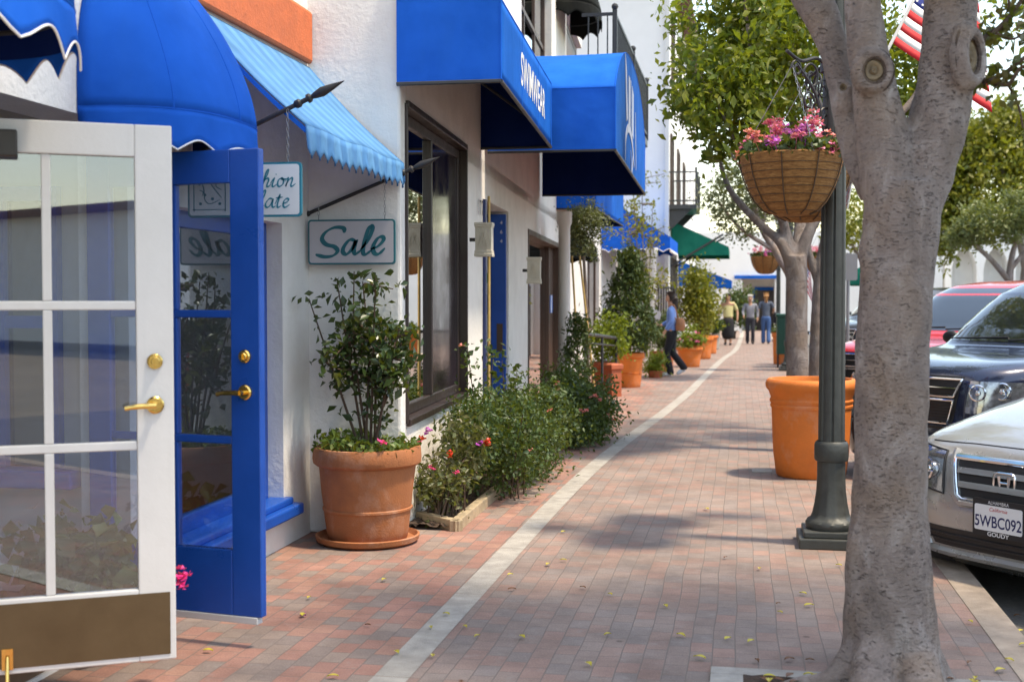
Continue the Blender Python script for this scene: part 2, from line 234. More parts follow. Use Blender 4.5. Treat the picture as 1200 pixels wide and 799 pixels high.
M = dict(
    brick=brickmat(),
    concrete=mat('pale_concrete', (.36, .335, .30), .85, var=.22, scale=9, bump=.004, bscale=120, stain=.5),
    kerb=mat('kerb_concrete', (.36, .29, .23), .85, var=.25, scale=9, bump=.005, bscale=100, stain=.5),
    asphalt=mat('asphalt', (.13, .123, .115), .85, var=.3, scale=40, bump=.006, bscale=160, stain=.3),
    earth=mat('far_ground', (.2, .17, .13), .9, var=.2, scale=.4),
    soil=mat('soil', (.075, .045, .03), .95, var=.5, scale=60, bump=.02, bscale=70),
    stucco=mat('white_stucco', (.78, .765, .74), .85, var=.05, scale=3, bump=.006, bscale=26, stain=.2, streak=.22),
    stucco2=mat('cream_stucco', (.84, .80, .74), .85, var=.06, scale=3, bump=.006, bscale=26, stain=.22, streak=.2),
    white=mat('white_paint', (.61, .61, .60), .4, var=.03, scale=5, bump=.0008, bscale=40, stain=.12, streak=.16),
    whitefar=mat('far_white_wall', (.84, .83, .81), .85, var=.03, scale=2, stain=.06),
    bluepaint=mat('blue_gloss_paint', (.002, .075, .39), .36, var=.1, scale=4, bump=.0008, bscale=50, stain=.25, streak=.3),
    navy=mat('navy_paint', (.006, .02, .1), .4, var=.1),
    kick=mat('brown_kick_plate', (.115, .075, .036), .45, metal=.35, var=.16, scale=5, stain=.35, bump=.0006, bscale=30, streak=.22),
    brass=mat('polished_brass', (.78, .52, .16), .18, metal=1, var=.1, scale=20),
    iron=mat('black_iron', (.02, .02, .022), .5, var=.3, scale=20, bump=.001),
    blackbox=mat('dark_bronze_metal', (.035, .03, .028), .4, metal=.3, var=.2),
    chain=mat('steel_chain', (.3, .3, .3), .4, metal=1, var=.2),
    terra=mat('terracotta', (.38, .135, .05), .78, var=.2, scale=7, bump=.003, bscale=80, stain=.55, bloom=.3, streak=.3),
    terra2=mat('orange_terracotta', (.72, .19, .032), .7, var=.12, scale=5, bump=.003, bscale=70, stain=.4, bloom=.28, streak=.3),
    terra3=mat('red_terracotta', (.42, .11, .05), .75, var=.15, scale=7, bump=.002, stain=.3),
    orange=mat('orange_plaster', (.62, .15, .055), .8, var=.12, scale=8, bump=.005, bscale=40, stain=.2),
    brownwood=mat('brown_wood', (.075, .042, .03), .5, var=.3, scale=7, stretch=(1, 1, .15), bump=.001),
    darkwood=mat('dark_brown_frame', (.03, .018, .016), .4, var=.3, scale=7, bump=.001),
    bluefab=fabricmat('royal_blue_canvas', (.0005, .105, .55)),
    bluefab2=fabricmat('blue_canvas', (.002, .125, .55), .12),
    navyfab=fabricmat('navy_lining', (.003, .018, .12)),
    blackfab=fabricmat('black_canvas', (.012, .012, .013)),
    greenfab=fabricmat('green_canvas', (.004, .14, .10)),
    striped=stripefabric('light_blue_striped_canvas', (.075, .27, .56), (.115, .34, .62)),
    piping=mat('white_piping', (.8, .8, .78), .7, var=.04),
    signface=mat('white_sign_board', (.70, .72, .74), .45, var=.04, scale=3, stain=.08),
    teal=mat('teal_paint', (.005, .19, .27), .5, var=.08),
    dteal=mat('dark_teal_paint', (.004, .12, .15), .45, var=.08),
    bark=barkmat('smooth_grey_bark'),
    bark2=barkmat('pale_bark', (.25, .20, .18), (.38, .34, .32)),
    woodscar=mat('old_cut_wood', (.17, .125, .075), .85, var=.35, scale=22, bump=.005, bscale=50, stain=.5),
    twig=mat('brown_twig', (.09, .055, .035), .8, var=.3, scale=20),
    bamboo=mat('bamboo_stake', (.55, .36, .12), .6, var=.2, scale=20),
    coir=coirmat(),
    lampmetal=mat('dark_green_grey_iron', (.055, .058, .053), .5, metal=.2, var=.2, scale=14, bump=.0015, bscale=60, stain=.3),
    plaster=mat('ivory_plaster', (.6, .55, .45), .8, var=.12, scale=12, bump=.003, bscale=50, stain=.4),
    rail=mat('grey_black_railing', (.03, .032, .035), .5, var=.2),
    glass=glassmat('window_glass'),
    shopglass=glassmat('shop_window_glass', (.5, .53, .56), 2.2, .06),
    doorglass=glassmat('door_glass', (.86, .92, 1.0), 1.0, .075),
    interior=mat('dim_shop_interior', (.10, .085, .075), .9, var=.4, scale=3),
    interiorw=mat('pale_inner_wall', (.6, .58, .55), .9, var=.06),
    floorin=mat('shop_floor', (.16, .1, .06), .6, var=.3),
    roof=mat('clay_roof_tile', (.17, .075, .05), .85, var=.3, scale=6, bump=.01),
    gravel=mat('gravel', (.3, .25, .21), .9, var=.4, scale=50),
    timber=mat('weathered_edging', (.40, .31, .2), .85, var=.25, scale=12, bump=.003, stain=.4),
    rubber=mat('black_rubber', (.015, .015, .015), .7, var=.2),
    chrome=mat('chrome', (.75, .76, .78), .12, metal=1, var=.05),
    alloy=mat('alloy_rim', (.5, .5, .52), .3, metal=1, var=.08),
    trim=mat('black_plastic_trim', (.015, .015, .017), .5, var=.2),
    carglass=mat('dark_car_glass', (.012, .016, .018), .04, var=.1, spec=1.0, coat=1),
    amber=mat('amber_lens', (.75, .2, .01), .2, var=.05, coat=.6),
    plate=mat('plate_white', (.72, .72, .74), .45, var=.03),
    plateblue=mat('plate_navy_ink', (.01, .016, .09), .5, var=.05),
    platered=mat('plate_red_ink', (.5, .02, .03), .5, var=.05),
    skin=mat('skin', (.52, .28, .18), .6, var=.06, scale=10),
    hairdk=mat('dark_hair', (.02, .011, .008), .5, var=.3, scale=40),
    hairgrey=mat('white_hair', (.55, .53, .5), .6, var=.15, scale=40),
    hairblond=mat('auburn_blond_hair', (.32, .14, .035), .5, var=.3, scale=40),
    cblue=mat('light_blue_knit', (.14, .27, .62), .9, var=.08, scale=12, sheen=.2),
    cblack=mat('black_cloth', (.012, .012, .016), .9, var=.2),
    cdark=mat('charcoal_cloth', (.03, .03, .04), .9, var=.2),
    cgrey=mat('grey_knit', (.25, .25, .28), .9, var=.1),
    cyellow=mat('pale_yellow_knit', (.62, .56, .27), .9, var=.08),
    cslate=mat('slate_shirt', (.09, .11, .15), .9, var=.1),
    cdenim=mat('blue_denim', (.06, .13, .30), .9, var=.15),
    cwhite=mat('white_cloth', (.75, .78, .82), .8, var=.05),
    leather=mat('tan_leather', (.36, .15, .06), .55, var=.15),
    binmat=mat('dark_green_bin', (.006, .065, .045), .45, var=.15),
    flagred=mat('flag_red', (.55, .012, .02), .75, var=.06), flagwhite=mat('flag_white', (.8, .8, .8), .75, var=.03), flagblue=mat('flag_blue', (.02, .04, .25), .75, var=.08),
    signgrey=mat('grey_sign_back', (.3, .31, .32), .5, metal=.4, var=.08),
    paper=mat('white_poster', (.7, .72, .74), .6, var=.06), postergreen=mat('poster_green', (.03, .3, .12), .6), posterblue=mat('poster_blue', (.04, .12, .4), .6),
    petalpink=leafmat('pink_petals', [(.75, .07, .28), (.85, .2, .42), (.8, .1, .3)], .3), petalmag=leafmat('magenta_petals', [(.5, .03, .5), (.62, .08, .62)], .3),
    petalred=leafmat('red_petals', [(.75, .02, .015), (.8, .06, .02)], .25), petalhot=leafmat('hot_pink_petals', [(.8, .02, .2), (.85, .06, .32)], .25), petalcoral=leafmat('coral_petals', [(.8, .2, .2), (.85, .3, .28)], .25),
    lf_bright=leafmat('bright_green_leaves', [(.06, .11, .014), (.11, .17, .018), (.17, .23, .025), (.25, .25, .03), (.08, .14, .02)], .46, .35),
    lf_crown=leafmat('green_crown_leaves', [(.035, .07, .012), (.06, .11, .016), (.10, .15, .02), (.05, .085, .015)], .35, .4),
    lf_olive=leafmat('olive_grey_leaves', [(.085, .11, .05), (.12, .145, .07), (.16, .18, .09), (.07, .09, .04)], .25),
    lf_yel=leafmat('yellow_green_leaves', [(.14, .17, .015), (.22, .22, .02), (.28, .25, .03), (.09, .13, .015)], .35),
    lf_dark=leafmat('dark_glossy_leaves', [(.018, .04, .012), (.03, .06, .016), (.045, .08, .022), (.025, .05, .016)], .22, .32),
    lf_bush=leafmat('rose_bush_leaves', [(.018, .048, .012), (.035, .08, .018), (.065, .115, .025), (.03, .06, .02), (.09, .13, .03)], .25, .5),
    lf_scruff=leafmat('dry_green_leaves', [(.07, .09, .03), (.11, .12, .04), (.15, .13, .06), (.05, .09, .025)], .3),
    lf_conifer=leafmat('conifer_needles', [(.022, .05, .012), (.04, .075, .014), (.055, .09, .018)], .15, .6),
    lf_lime=leafmat('lime_leaves', [(.15, .22, .02), (.22, .28, .03), (.1, .17, .02)], .4),
    lf_fallen=leafmat('yellow_fallen_leaf', [(.55, .42, .03), (.6, .5, .06), (.5, .36, .03)], .1), lf_fallenb=leafmat('brown_fallen_leaf', [(.13, .05, .02), (.2, .08, .03)], .05),
)

# ------------------------------------------------------------------ object helpers
OFF = {}
def thing(name, label, cat, loc=(0, 0, 0), rotz=0.0, group=None, world=True):
    """Empty at a thing's base; world=True: its parts are given in world coordinates"""
    o = bpy.data.objects.new(name, None); COL.objects.link(o)
    o.location = loc; o.rotation_euler = (0, 0, rotz); o.empty_display_size = .1
    o['label'] = label; o['category'] = cat
    if group: o['group'] = group
    OFF[o.name] = Vector(loc) if world else Vector((0, 0, 0))
    return o
def tag(o, label, cat, group=None):
    o['label'] = label; o['category'] = cat
    if group: o['group'] = group
    return o
def kind(o, k): o['kind'] = k; return o
def link(name, me, parent=None, label=None):
    o = bpy.data.objects.new(name, me); COL.objects.link(o)
    if parent is not None: o.parent = parent; OFF[o.name] = OFF[parent.name]
    else: OFF[o.name] = Vector((0, 0, 0))
    if label: o['label'] = label
    return o
def dup(root, loc, rotz=None, label=None, group=None, scale=None):
    r = root.copy(); COL.objects.link(r); r.location = loc
    if rotz is not None: r.rotation_euler = (0, 0, rotz)
    if label: r['label'] = label
    if group: r['group'] = group
    if scale: r.scale = (scale,)*3 if isinstance(scale, (int, float)) else scale
    for ch in list(root.children):
        c = ch.copy(); COL.objects.link(c); c.parent = r
        for g in ch.children:
            d = g.copy(); COL.objects.link(d); d.parent = c
    return r

class MB:
    def __init__(s): s.v = []; s.f = []; s.m = []; s.cur = 0
    def add(s, vs, fs):
        o = len(s.v); s.v += [tuple(v) for v in vs]
        for f in fs: s.f.append([i+o for i in f]); s.m.append(s.cur)
        return s
    def box(s, a, b):
        x0, y0, z0 = a; x1, y1, z1 = b
        return s.add([(x0, y0, z0), (x1, y0, z0), (x1, y1, z0), (x0, y1, z0), (x0, y0, z1), (x1, y0, z1), (x1, y1, z1), (x0, y1, z1)],
                     [(0, 3, 2, 1), (4, 5, 6, 7), (0, 1, 5, 4), (1, 2, 6, 5), (2, 3, 7, 6), (3, 0, 4, 7)])
    def obox(s, c, ax, ay, az):
        """box with centre c and half-axis vectors"""
        c = Vector(c); ax, ay, az = Vector(ax), Vector(ay), Vector(az); vs = []
        for k in (-1, 1):
            for i, j in ((-1, -1), (1, -1), (1, 1), (-1, 1)): vs.append(c+ax*i+ay*j+az*k)
        return s.add(vs, [(0, 3, 2, 1), (4, 5, 6, 7), (0, 1, 5, 4), (1, 2, 6, 5), (2, 3, 7, 6), (3, 0, 4, 7)])
    def tube(s, pts, r, n=8, caps=True):
        pts = [Vector(p) for p in pts]; k = len(pts)
        rs = [r]*k if isinstance(r, (int, float)) else list(r)
        up = None; rings = []
        for i, p in enumerate(pts):
            d = (pts[min(i+1, k-1)]-pts[max(i-1, 0)])
            d = d.normalized() if d.length > 1e-9 else Vector((0, 0, 1))
            if up is None:
                up = Vector((0, 0, 1)) if abs(d.z) < .9 else Vector((1, 0, 0))
            a = (up-d*up.dot(d)); a = a.normalized() if a.length > 1e-6 else d.orthogonal().normalized()
            b = d.cross(a); up = a
            rings.append([p+(a*math.cos(2*PI*j/n)+b*math.sin(2*PI*j/n))*rs[i] for j in range(n)])
        vs = [q for rg in rings for q in rg]; fs = []
        for i in range(k-1):
            for j in range(n): fs.append((i*n+j, i*n+(j+1) % n, (i+1)*n+(j+1) % n, (i+1)*n+j))
        if caps: fs.append(tuple(range(n-1, -1, -1))); fs.append(tuple((k-1)*n+j for j in range(n)))
        return s.add(vs, fs)
    def lathe(s, prof, c=(0, 0, 0), n=32, wob=0):
        cx, cy, cz = c; vs = []; fs = []
        for i, (r, z) in enumerate(prof):
            for j in range(n):
                a = 2*PI*j/n; q = 1+wob*math.sin(3*a+i)
                vs.append((cx+r*q*math.cos(a), cy+r*q*math.sin(a), cz+z))
        for i in range(len(prof)-1):
            for j in range(n): fs.append((i*n+j, i*n+(j+1) % n, (i+1)*n+(j+1) % n, (i+1)*n+j))
        fs.append(tuple(range(n-1, -1, -1))); fs.append(tuple((len(prof)-1)*n+j for j in range(n)))
        return s.add(vs, fs)
    def grid(s, fn, nu, nv):
        vs = [fn(i/nu, j/nv) for i in range(nu+1) for j in range(nv+1)]
        fs = [(i*(nv+1)+j, (i+1)*(nv+1)+j, (i+1)*(nv+1)+j+1, i*(nv+1)+j+1) for i in range(nu) for j in range(nv)]
        return s.add(vs, fs)
    def prism(s, poly, o, u, v, wv):
        """polygon (list of 2D) in plane o,u,v extruded by vector wv"""
        o, u, v, wv = Vector(o), Vector(u), Vector(v), Vector(wv); n = len(poly)
        vs = [o+u*a+v*b for a, b in poly]+[o+u*a+v*b+wv for a, b in poly]
        fs = [tuple(range(n-1, -1, -1)), tuple(range(n, 2*n))]+[(i, (i+1) % n, n+(i+1) % n, n+i) for i in range(n)]
        return s.add(vs, fs)
    def ball(s, c, r, n=10, sq=(1, 1, 1)):
        prof = [(math.sin(PI*i/n)*1.0, -math.cos(PI*i/n)) for i in range(n+1)]
        k = 2*n; vs = []; fs = []
        for a, b in prof:
            for j in range(k): vs.append((c[0]+r*sq[0]*a*math.cos(2*PI*j/k), c[1]+r*sq[1]*a*math.sin(2*PI*j/k), c[2]+r*sq[2]*b))
        for i in range(n):
            for j in range(k): fs.append((i*k+j, i*k+(j+1) % k, (i+1)*k+(j+1) % k, (i+1)*k+j))
        return s.add(vs, fs)
    def mesh(s, name, mats, off=Vector((0, 0, 0)), smooth=False, angle=None):
        me = bpy.data.meshes.new(name)
        me.from_pydata([(a-off.x, b-off.y, c-off.z) for a, b, c in s.v], [], s.f)
        for mm in (mats if isinstance(mats, (list, tuple)) else [mats]): me.materials.append(mm)
        me.polygons.foreach_set('material_index', s.m)
        if smooth: me.polygons.foreach_set('use_smooth', [True]*len(me.polygons))
        me.update(); return me
    def build(s, name, mats, parent=None, smooth=False, label=None, solid=0, bevel=0, off=None):
        o_ = OFF[parent.name] if parent is not None else (off or Vector((0, 0, 0)))
        me = s.mesh(name, mats, o_, smooth)
        o = link(name, me, parent, label)
        if smooth:
            try: me.set_sharp_from_angle(angle=math.radians(38))
            except Exception: pass
        if solid:
            md = o.modifiers.new('solid', 'SOLIDIFY'); md.thickness = solid; md.offset = 0
        if bevel:
            md = o.modifiers.new('bevel', 'BEVEL'); md.width = bevel; md.segments = 2; md.limit_method = 'ANGLE'
        return o

def catmull(pts, n=8):
    P = [Vector(p) for p in pts]; out = []
    for i in range(len(P)-1):
        a, b, c, d = P[max(i-1, 0)], P[i], P[i+1], P[min(i+2, len(P)-1)]
        for k in range(n):
            t = k/n
            out.append(.5*((2*b)+(c-a)*t+(2*a-5*b+4*c-d)*t*t+(3*b-a-3*c+d)*t*t*t))
    out.append(P[-1]); return out

def leaf_obj(name, mt, parent, C, size, up=.3, aspect=2.2, fold=.25, jitter=.35, out=None, label=None):
    """C: (n,3) world centres. Each leaf is a folded rhomb of its own."""
    n = len(C); d = RNG.normal(size=(n, 3)); 
    if out is not None: d = d*.8+out
    d[:, 2] += up*RNG.normal(size=n)-.1
    d /= np.linalg.norm(d, axis=1)[:, None]+1e-9
    q = RNG.normal(size=(n, 3)); q[:, 2] += 0
    a = np.cross(d, q); a /= np.linalg.norm(a, axis=1)[:, None]+1e-9
    nn = np.cross(d, a)
    flip = np.where(nn[:, 2] < 0, -1, 1)[:, None]; nn = nn*flip
    L = size*(1+jitter*RNG.normal(size=n)).clip(.45, 1.8)[:, None]; W = L/aspect
    v = np.stack([C-d*L*.5, C+a*W*.5+nn*W*fold, C+d*L*.5, C-a*W*.5+nn*W*fold], 1).reshape(-1, 3)
    off = OFF[parent.name] if parent is not None else Vector((0, 0, 0))
    v = v-np.array(off)
    me = bpy.data.meshes.new(name); me.vertices.add(4*n); me.vertices.foreach_set('co', v.ravel())
    idx = (np.arange(n)[:, None]*4+np.array([0, 1, 2, 0, 2, 3])).ravel()
    me.loops.add(6*n); me.loops.foreach_set('vertex_index', idx)
    me.polygons.add(2*n); me.polygons.foreach_set('loop_start', np.arange(0, 6*n, 3)); 
    me.materials.append(mt); me.update(calc_edges=True); me.validate()
    return link(name, me, parent, label)

def clumps(center, rad, nclump, per, cr, shell=.55, flat=1.0, keep=None):
    """leaf centres gathered in clumps within an ellipsoid"""
    c = np.array(center); r = np.array(rad); out = []
    k = 0
    while k < nclump:
        p = RNG.normal(size=3); p /= np.linalg.norm(p); p *= (shell+(1-shell)*RNG.random())
        if keep is not None and not keep(c+p*r): continue
        cc = c+p*r; k += 1
        m_ = int(per*(.5+RNG.random()))
        q = RNG.normal(size=(m_, 3))*cr*(.6+.8*RNG.random()); q[:, 2] *= flat
        out.append(cc+q)
    return np.concatenate(out)

def bloom(c, r, n=7, mb=None):
    """ruffled flower head: petals round a centre"""
    mb = mb or MB()
    for i in range(n):
        a = 2*PI*i/n+random.random()*.6; el = random.uniform(-.2, .9)
        d = Vector((math.cos(a)*math.cos(el), math.sin(a)*math.cos(el), math.sin(el)))
        s_ = d.cross(Vector((random.random()-.5, random.random()-.5, 1))).normalized()
        c0 = Vector(c); k = r*random.uniform(.8, 1.15); nn = d.cross(s_)
        mb.add([c0, c0+d*k*.6+s_*k*.5+nn*k*.15, c0+d*k, c0+d*k*.6-s_*k*.5+nn*k*.15], [(0, 1, 2, 3)])
    return mb

def ribbon(mb, pts, o, u, v, nrm, wmax, wmin, pen=.8, th=.002):
    """brush stroke in plane (o,u,v): pts 2D; width follows a slanted pen"""
    P = catmull([Vector((a, b, 0)) for a, b in pts], 7); o, u, v, nrm = Vector(o), Vector(u), Vector(v), Vector(nrm)
    L, R_ = [], []
    for i, p in enumerate(P):
        d = (P[min(i+1, len(P)-1)]-P[max(i-1, 0)]).normalized()
        ang = math.atan2(d.y, d.x); wd = wmin+(wmax-wmin)*abs(math.sin(ang-pen))
        e = min(i, len(P)-1-i)/4; wd *= .45+.55*min(1, e)
        q = Vector((-d.y, d.x, 0))*wd*.5
        L.append(p+q); R_.append(p-q)
    vs = []
    for k in (0, 1):
        for p in L+R_: vs.append(o+u*p.x+v*p.y+nrm*th*k)
    n = len(P); fs = []
    for i in range(n-1):
        fs.append((2*n+i, 2*n+i+1, 3*n+i+1, 3*n+i)); fs.append((i, i+1, 2*n+i+1, 2*n+i)); fs.append((n+i, 3*n+i, 3*n+i+1, n+i+1))
    fs.append((0, 2*n, 3*n, n)); fs.append((n-1, 2*n-1, 4*n-1, 3*n-1))
    return mb.add(vs, fs)

def text_mb(mb, s, o, u, v, size, nrm, th=.002, shear=0, bold=0, align='CENTER', sx=1.0):
    cu = bpy.data.curves.new('txt', 'FONT'); cu.body = s; cu.size = 1; cu.align_x = align; cu.shear = shear; cu.offset = bold; cu.extrude = 0
    ob = bpy.data.objects.new('txt', cu); COL.objects.link(ob)
    dg = bpy.context.evaluated_depsgraph_get(); me = bpy.data.meshes.new_from_object(ob.evaluated_get(dg))
    o, u, v, nrm = Vector(o), Vector(u), Vector(v), Vector(nrm)
    vs = [o+u*(p.co.x*size*sx)+v*(p.co.y*size)+nrm*th for p in me.vertices]
    mb.add(vs, [tuple(f.vertices) for f in me.polygons])
    bpy.data.objects.remove(ob); bpy.data.meshes.remove(me); bpy.data.curves.remove(cu)
    return mb

def wall_cells(mb, ys, zs, holes, x_front, th, back=True):
    """wall in plane x = x_front (outward +x), thickness th, cut by holes [(y0,y1,z0,z1)]"""
    Y = sorted(set([round(v, 5) for v in list(ys)+[h[0] for h in holes]+[h[1] for h in holes]]))
    Z = sorted(set([round(v, 5) for v in list(zs)+[h[2] for h in holes]+[h[3] for h in holes]]))
    def filled(i, j):
        if i < 0 or j < 0 or i >= len(Y)-1 or j >= len(Z)-1: return False
        cy, cz = (Y[i]+Y[i+1])/2, (Z[j]+Z[j+1])/2
        return not any(h[0] < cy < h[1] and h[2] < cz < h[3] for h in holes)
    xf, xb = x_front, x_front-th
    for i in range(len(Y)-1):
        for j in range(len(Z)-1):
            if not filled(i, j): continue
            y0, y1, z0, z1 = Y[i], Y[i+1], Z[j], Z[j+1]
            mb.add([(xf, y0, z0), (xf, y1, z0), (xf, y1, z1), (xf, y0, z1)], [(0, 1, 2, 3)])
            mb.add([(xb, y0, z0), (xb, y1, z0), (xb, y1, z1), (xb, y0, z1)], [(3, 2, 1, 0)])
            if not filled(i-1, j): mb.add([(xb, y0, z0), (xf, y0, z0), (xf, y0, z1), (xb, y0, z1)], [(0, 1, 2, 3)])
            if not filled(i+1, j): mb.add([(xb, y1, z0), (xf, y1, z0), (xf, y1, z1), (xb, y1, z1)], [(3, 2, 1, 0)])
            if not filled(i, j-1): mb.add([(xb, y0, z0), (xf, y0, z0), (xf, y1, z0), (xb, y1, z0)], [(3, 2, 1, 0)])
            if not filled(i, j+1): mb.add([(xb, y0, z1), (xf, y0, z1), (xf, y1, z1), (xb, y1, z1)], [(0, 1, 2, 3)])
    return mb

def remeshed(name, mb, mt, parent, voxel=.015, smooth=2, disp=0, off=None):
    """union of overlapping tubes as one skin"""
    me = mb.mesh('tmp', [mt]); ob = bpy.data.objects.new('tmp', me); COL.objects.link(ob)
    md = ob.modifiers.new('r', 'REMESH'); md.mode = 'VOXEL'; md.voxel_size = voxel; md.use_smooth_shade = True
    if smooth:
        ms = ob.modifiers.new('s', 'SMOOTH'); ms.factor = .5; ms.iterations = smooth
    dg = bpy.context.evaluated_depsgraph_get(); m2 = bpy.data.meshes.new_from_object(ob.evaluated_get(dg)); m2.name = name
    bpy.data.objects.remove(ob); bpy.data.meshes.remove(me)
    o_ = OFF[parent.name] if parent is not None else Vector((0, 0, 0))
    n = len(m2.vertices); co = np.empty(n*3); m2.vertices.foreach_get('co', co); co = co.reshape(-1, 3)
    if disp:
        no = np.empty(n*3); m2.vertices.foreach_get('normal', no); no = no.reshape(-1, 3)
        f = (np.sin(co[:, 0]*31+co[:, 2]*9)*np.sin(co[:, 1]*27-co[:, 2]*13)+.6*np.sin(co[:, 2]*37+co[:, 0]*17)*np.sin(co[:, 1]*41))
        co = co+no*(f*disp)[:, None]
    co = co-np.array(o_); m2.vertices.foreach_set('co', co.ravel()); m2.update()
    m2.materials.clear(); m2.materials.append(mt)
    m2.polygons.foreach_set('use_smooth', [True]*len(m2.polygons))
    return link(name, m2, parent)

def skin_obj(name, chains, mt, parent, sub=2, root=0, label=None):
    """chains: dict id -> (co, radius), edges list"""
    V, E = chains
    me = bpy.data.meshes.new('sk'); me.from_pydata([v[0] for v in V], E, []); ob = bpy.data.objects.new('sk', me); COL.objects.link(ob)
    md = ob.modifiers.new('skin', 'SKIN'); md.use_smooth_shade = True
    for i, v in enumerate(V):
        sv = me.skin_vertices[0].data[i]; r = v[1]; sv.radius = r if isinstance(r, tuple) else (r, r); sv.use_root = (i == root)
    ms = ob.modifiers.new('sub', 'SUBSURF'); ms.levels = sub; ms.render_levels = sub
    dg = bpy.context.evaluated_depsgraph_get(); m2 = bpy.data.meshes.new_from_object(ob.evaluated_get(dg)); m2.name = name
    bpy.data.objects.remove(ob); bpy.data.meshes.remove(me)
    m2.materials.clear(); m2.materials.append(mt); m2.polygons.foreach_set('use_smooth', [True]*len(m2.polygons))
    return link(name, m2, parent, label)

# ================================================================== THE SETTING
WX = -2.82                                    # wall of the near shop
def slab(name, mt, a, b_):
    return kind(MB().box(a, b_).build(name, mt), 'structure')
kind(MB().add([(-600, -600, -.30), (600, -600, -.30), (600, 600, -.30), (-600, 600, -.30)], [(0, 1, 2, 3)]).build('ground', M['earth']), 'structure')
slab('pavement', M['brick'], (-7, -8, -.28), (1.14, 75, 0))
slab('kerb', M['kerb'], (1.14, -8, -.28), (1.30, 75, .004))
slab('road', M['asphalt'], (1.30, -8, -.28), (15.5, 75, -.15))
slab('far_kerb', M['kerb'], (15.5, -8, -.28), (15.66, 75, .004))
slab('far_pavement', M['concrete'], (15.66, -8, -.28), (19, 75, 0))
# pale concrete strip that runs through the bricks
sp = [(-1.45, -8), (-1.41, 5), (-1.33, 11.6), (-1.02, 17.2), (-.84, 20.8), (-.70, 25), (-.45, 32), (-.1, 40), (.1, 60), (.1, 75)]
mb = MB(); cv = catmull([(a, b_, 0) for a, b_ in sp], 6)
for i in range(len(cv)-1):
    a, b_ = cv[i], cv[i+1]; hw = .076
    mb.add([(a.x-hw, a.y, .004), (a.x+hw, a.y, .004), (b_.x+hw, b_.y-.004, .004), (b_.x-hw, b_.y-.004, .004)], [(0, 1, 2, 3)])
kind(mb.build('concrete_strip', M['concrete']), 'structure')
# white line of the parking bay edge and the tree well in the bricks
mb = MB(); X0, X1, Y0, Y1, bw = -.115, 1.13, 4.05, 5.36, .135
mb.box((X0, Y1-.10, -.05), (X1, Y1, .012)).box((X0, Y0, -.05), (X0+bw, Y1-.10, .012)).box((X0+bw, Y0, -.05), (X1, Y0+.1, .012))
kind(mb.build('tree_well_border', M['concrete'], bevel=.004), 'structure')
mb = MB().grid(lambda u, v: (X0+bw+(X1-X0-bw)*u, Y0+.1+(Y1-Y0-.2)*v, .006+.012*random.random()), 30, 30)
kind(mb.build('tree_well_soil', M['soil'], smooth=True), 'structure')

# ================================================================== NEAR SHOP (white wall, blue joinery)
shop = thing('shop_building', 'white stucco shop with blue window frames and an orange plaster band, nearest on the left', 'building', (WX, 5, 0))
W0, W1, WZ0, WZ1 = 6.05, 7.52, .30, 2.03      # display window
D0, D1 = 4.14, 5.50                           # doorway
mb = wall_cells(MB(), [1.5, 8.06], [0, 6.3], [(D0, D1, .02, 2.36), (W0, W1, WZ0, WZ1)], WX, .25)
mb.build('wall', M['stucco'], shop)
MB().box((-9, 1.5, 6.3), (WX+.12, 8.05, 6.5)).build('roof', M['roof'], shop)
MB().box((-9, 1.5, 0), (WX-.25, 1.7, 6.3)).box((-9.2, 1.5, 0), (-9, 8.05, 6.3)).build('side_wall', M['stucco'], shop)
# orange band above the striped awning
mb = MB().prism([(WX+.002, 3.10), (WX+.03, 3.10), (WX+.04, 3.12), (WX+.04, 3.42), (WX+.03, 3.44), (WX+.002, 3.45)], (0, 6.1, 0), (1, 0, 0), (0, 0, 1), (0, 1.90, 0))
mb.build('plaster_band', M['orange'], shop, bevel=.008)
# window: frame, sill, glass, dim room behind
mb = MB(); xf = WX-.10
for a, b_ in (((xf-.06, W0, WZ0), (xf, W0+.09, WZ1)), ((xf-.06, W1-.09, WZ0), (xf, W1, WZ1)), ((xf-.06, W0+.09, WZ1-.09), (xf, W1-.09, WZ1)), ((xf-.06, W0+.09, WZ0), (xf, W1-.09, WZ0+.1))): mb.box(a, b_)
win = mb.build('window_frame', M['bluepaint'], shop, bevel=.006)
MB().box((xf-.034, W0+.09, WZ0+.1), (xf-.028, W1-.09, WZ1-.09)).build('pane', M['shopglass'], win)
MB().box((WX-.1, W0-.08, WZ0-.10), (WX+.10, W1+.10, WZ0-.03)).box((WX-.1, W0-.03, WZ0-.032), (WX+.05, W1+.05, WZ0+.012)).build('window_sill', M['bluepaint'], shop, bevel=.012)
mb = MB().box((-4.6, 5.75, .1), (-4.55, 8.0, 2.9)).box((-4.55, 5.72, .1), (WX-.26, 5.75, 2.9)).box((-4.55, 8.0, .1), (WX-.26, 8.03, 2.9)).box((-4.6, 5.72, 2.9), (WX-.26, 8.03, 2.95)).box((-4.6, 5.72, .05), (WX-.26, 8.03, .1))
mb.build('display_room', M['interior'], shop)
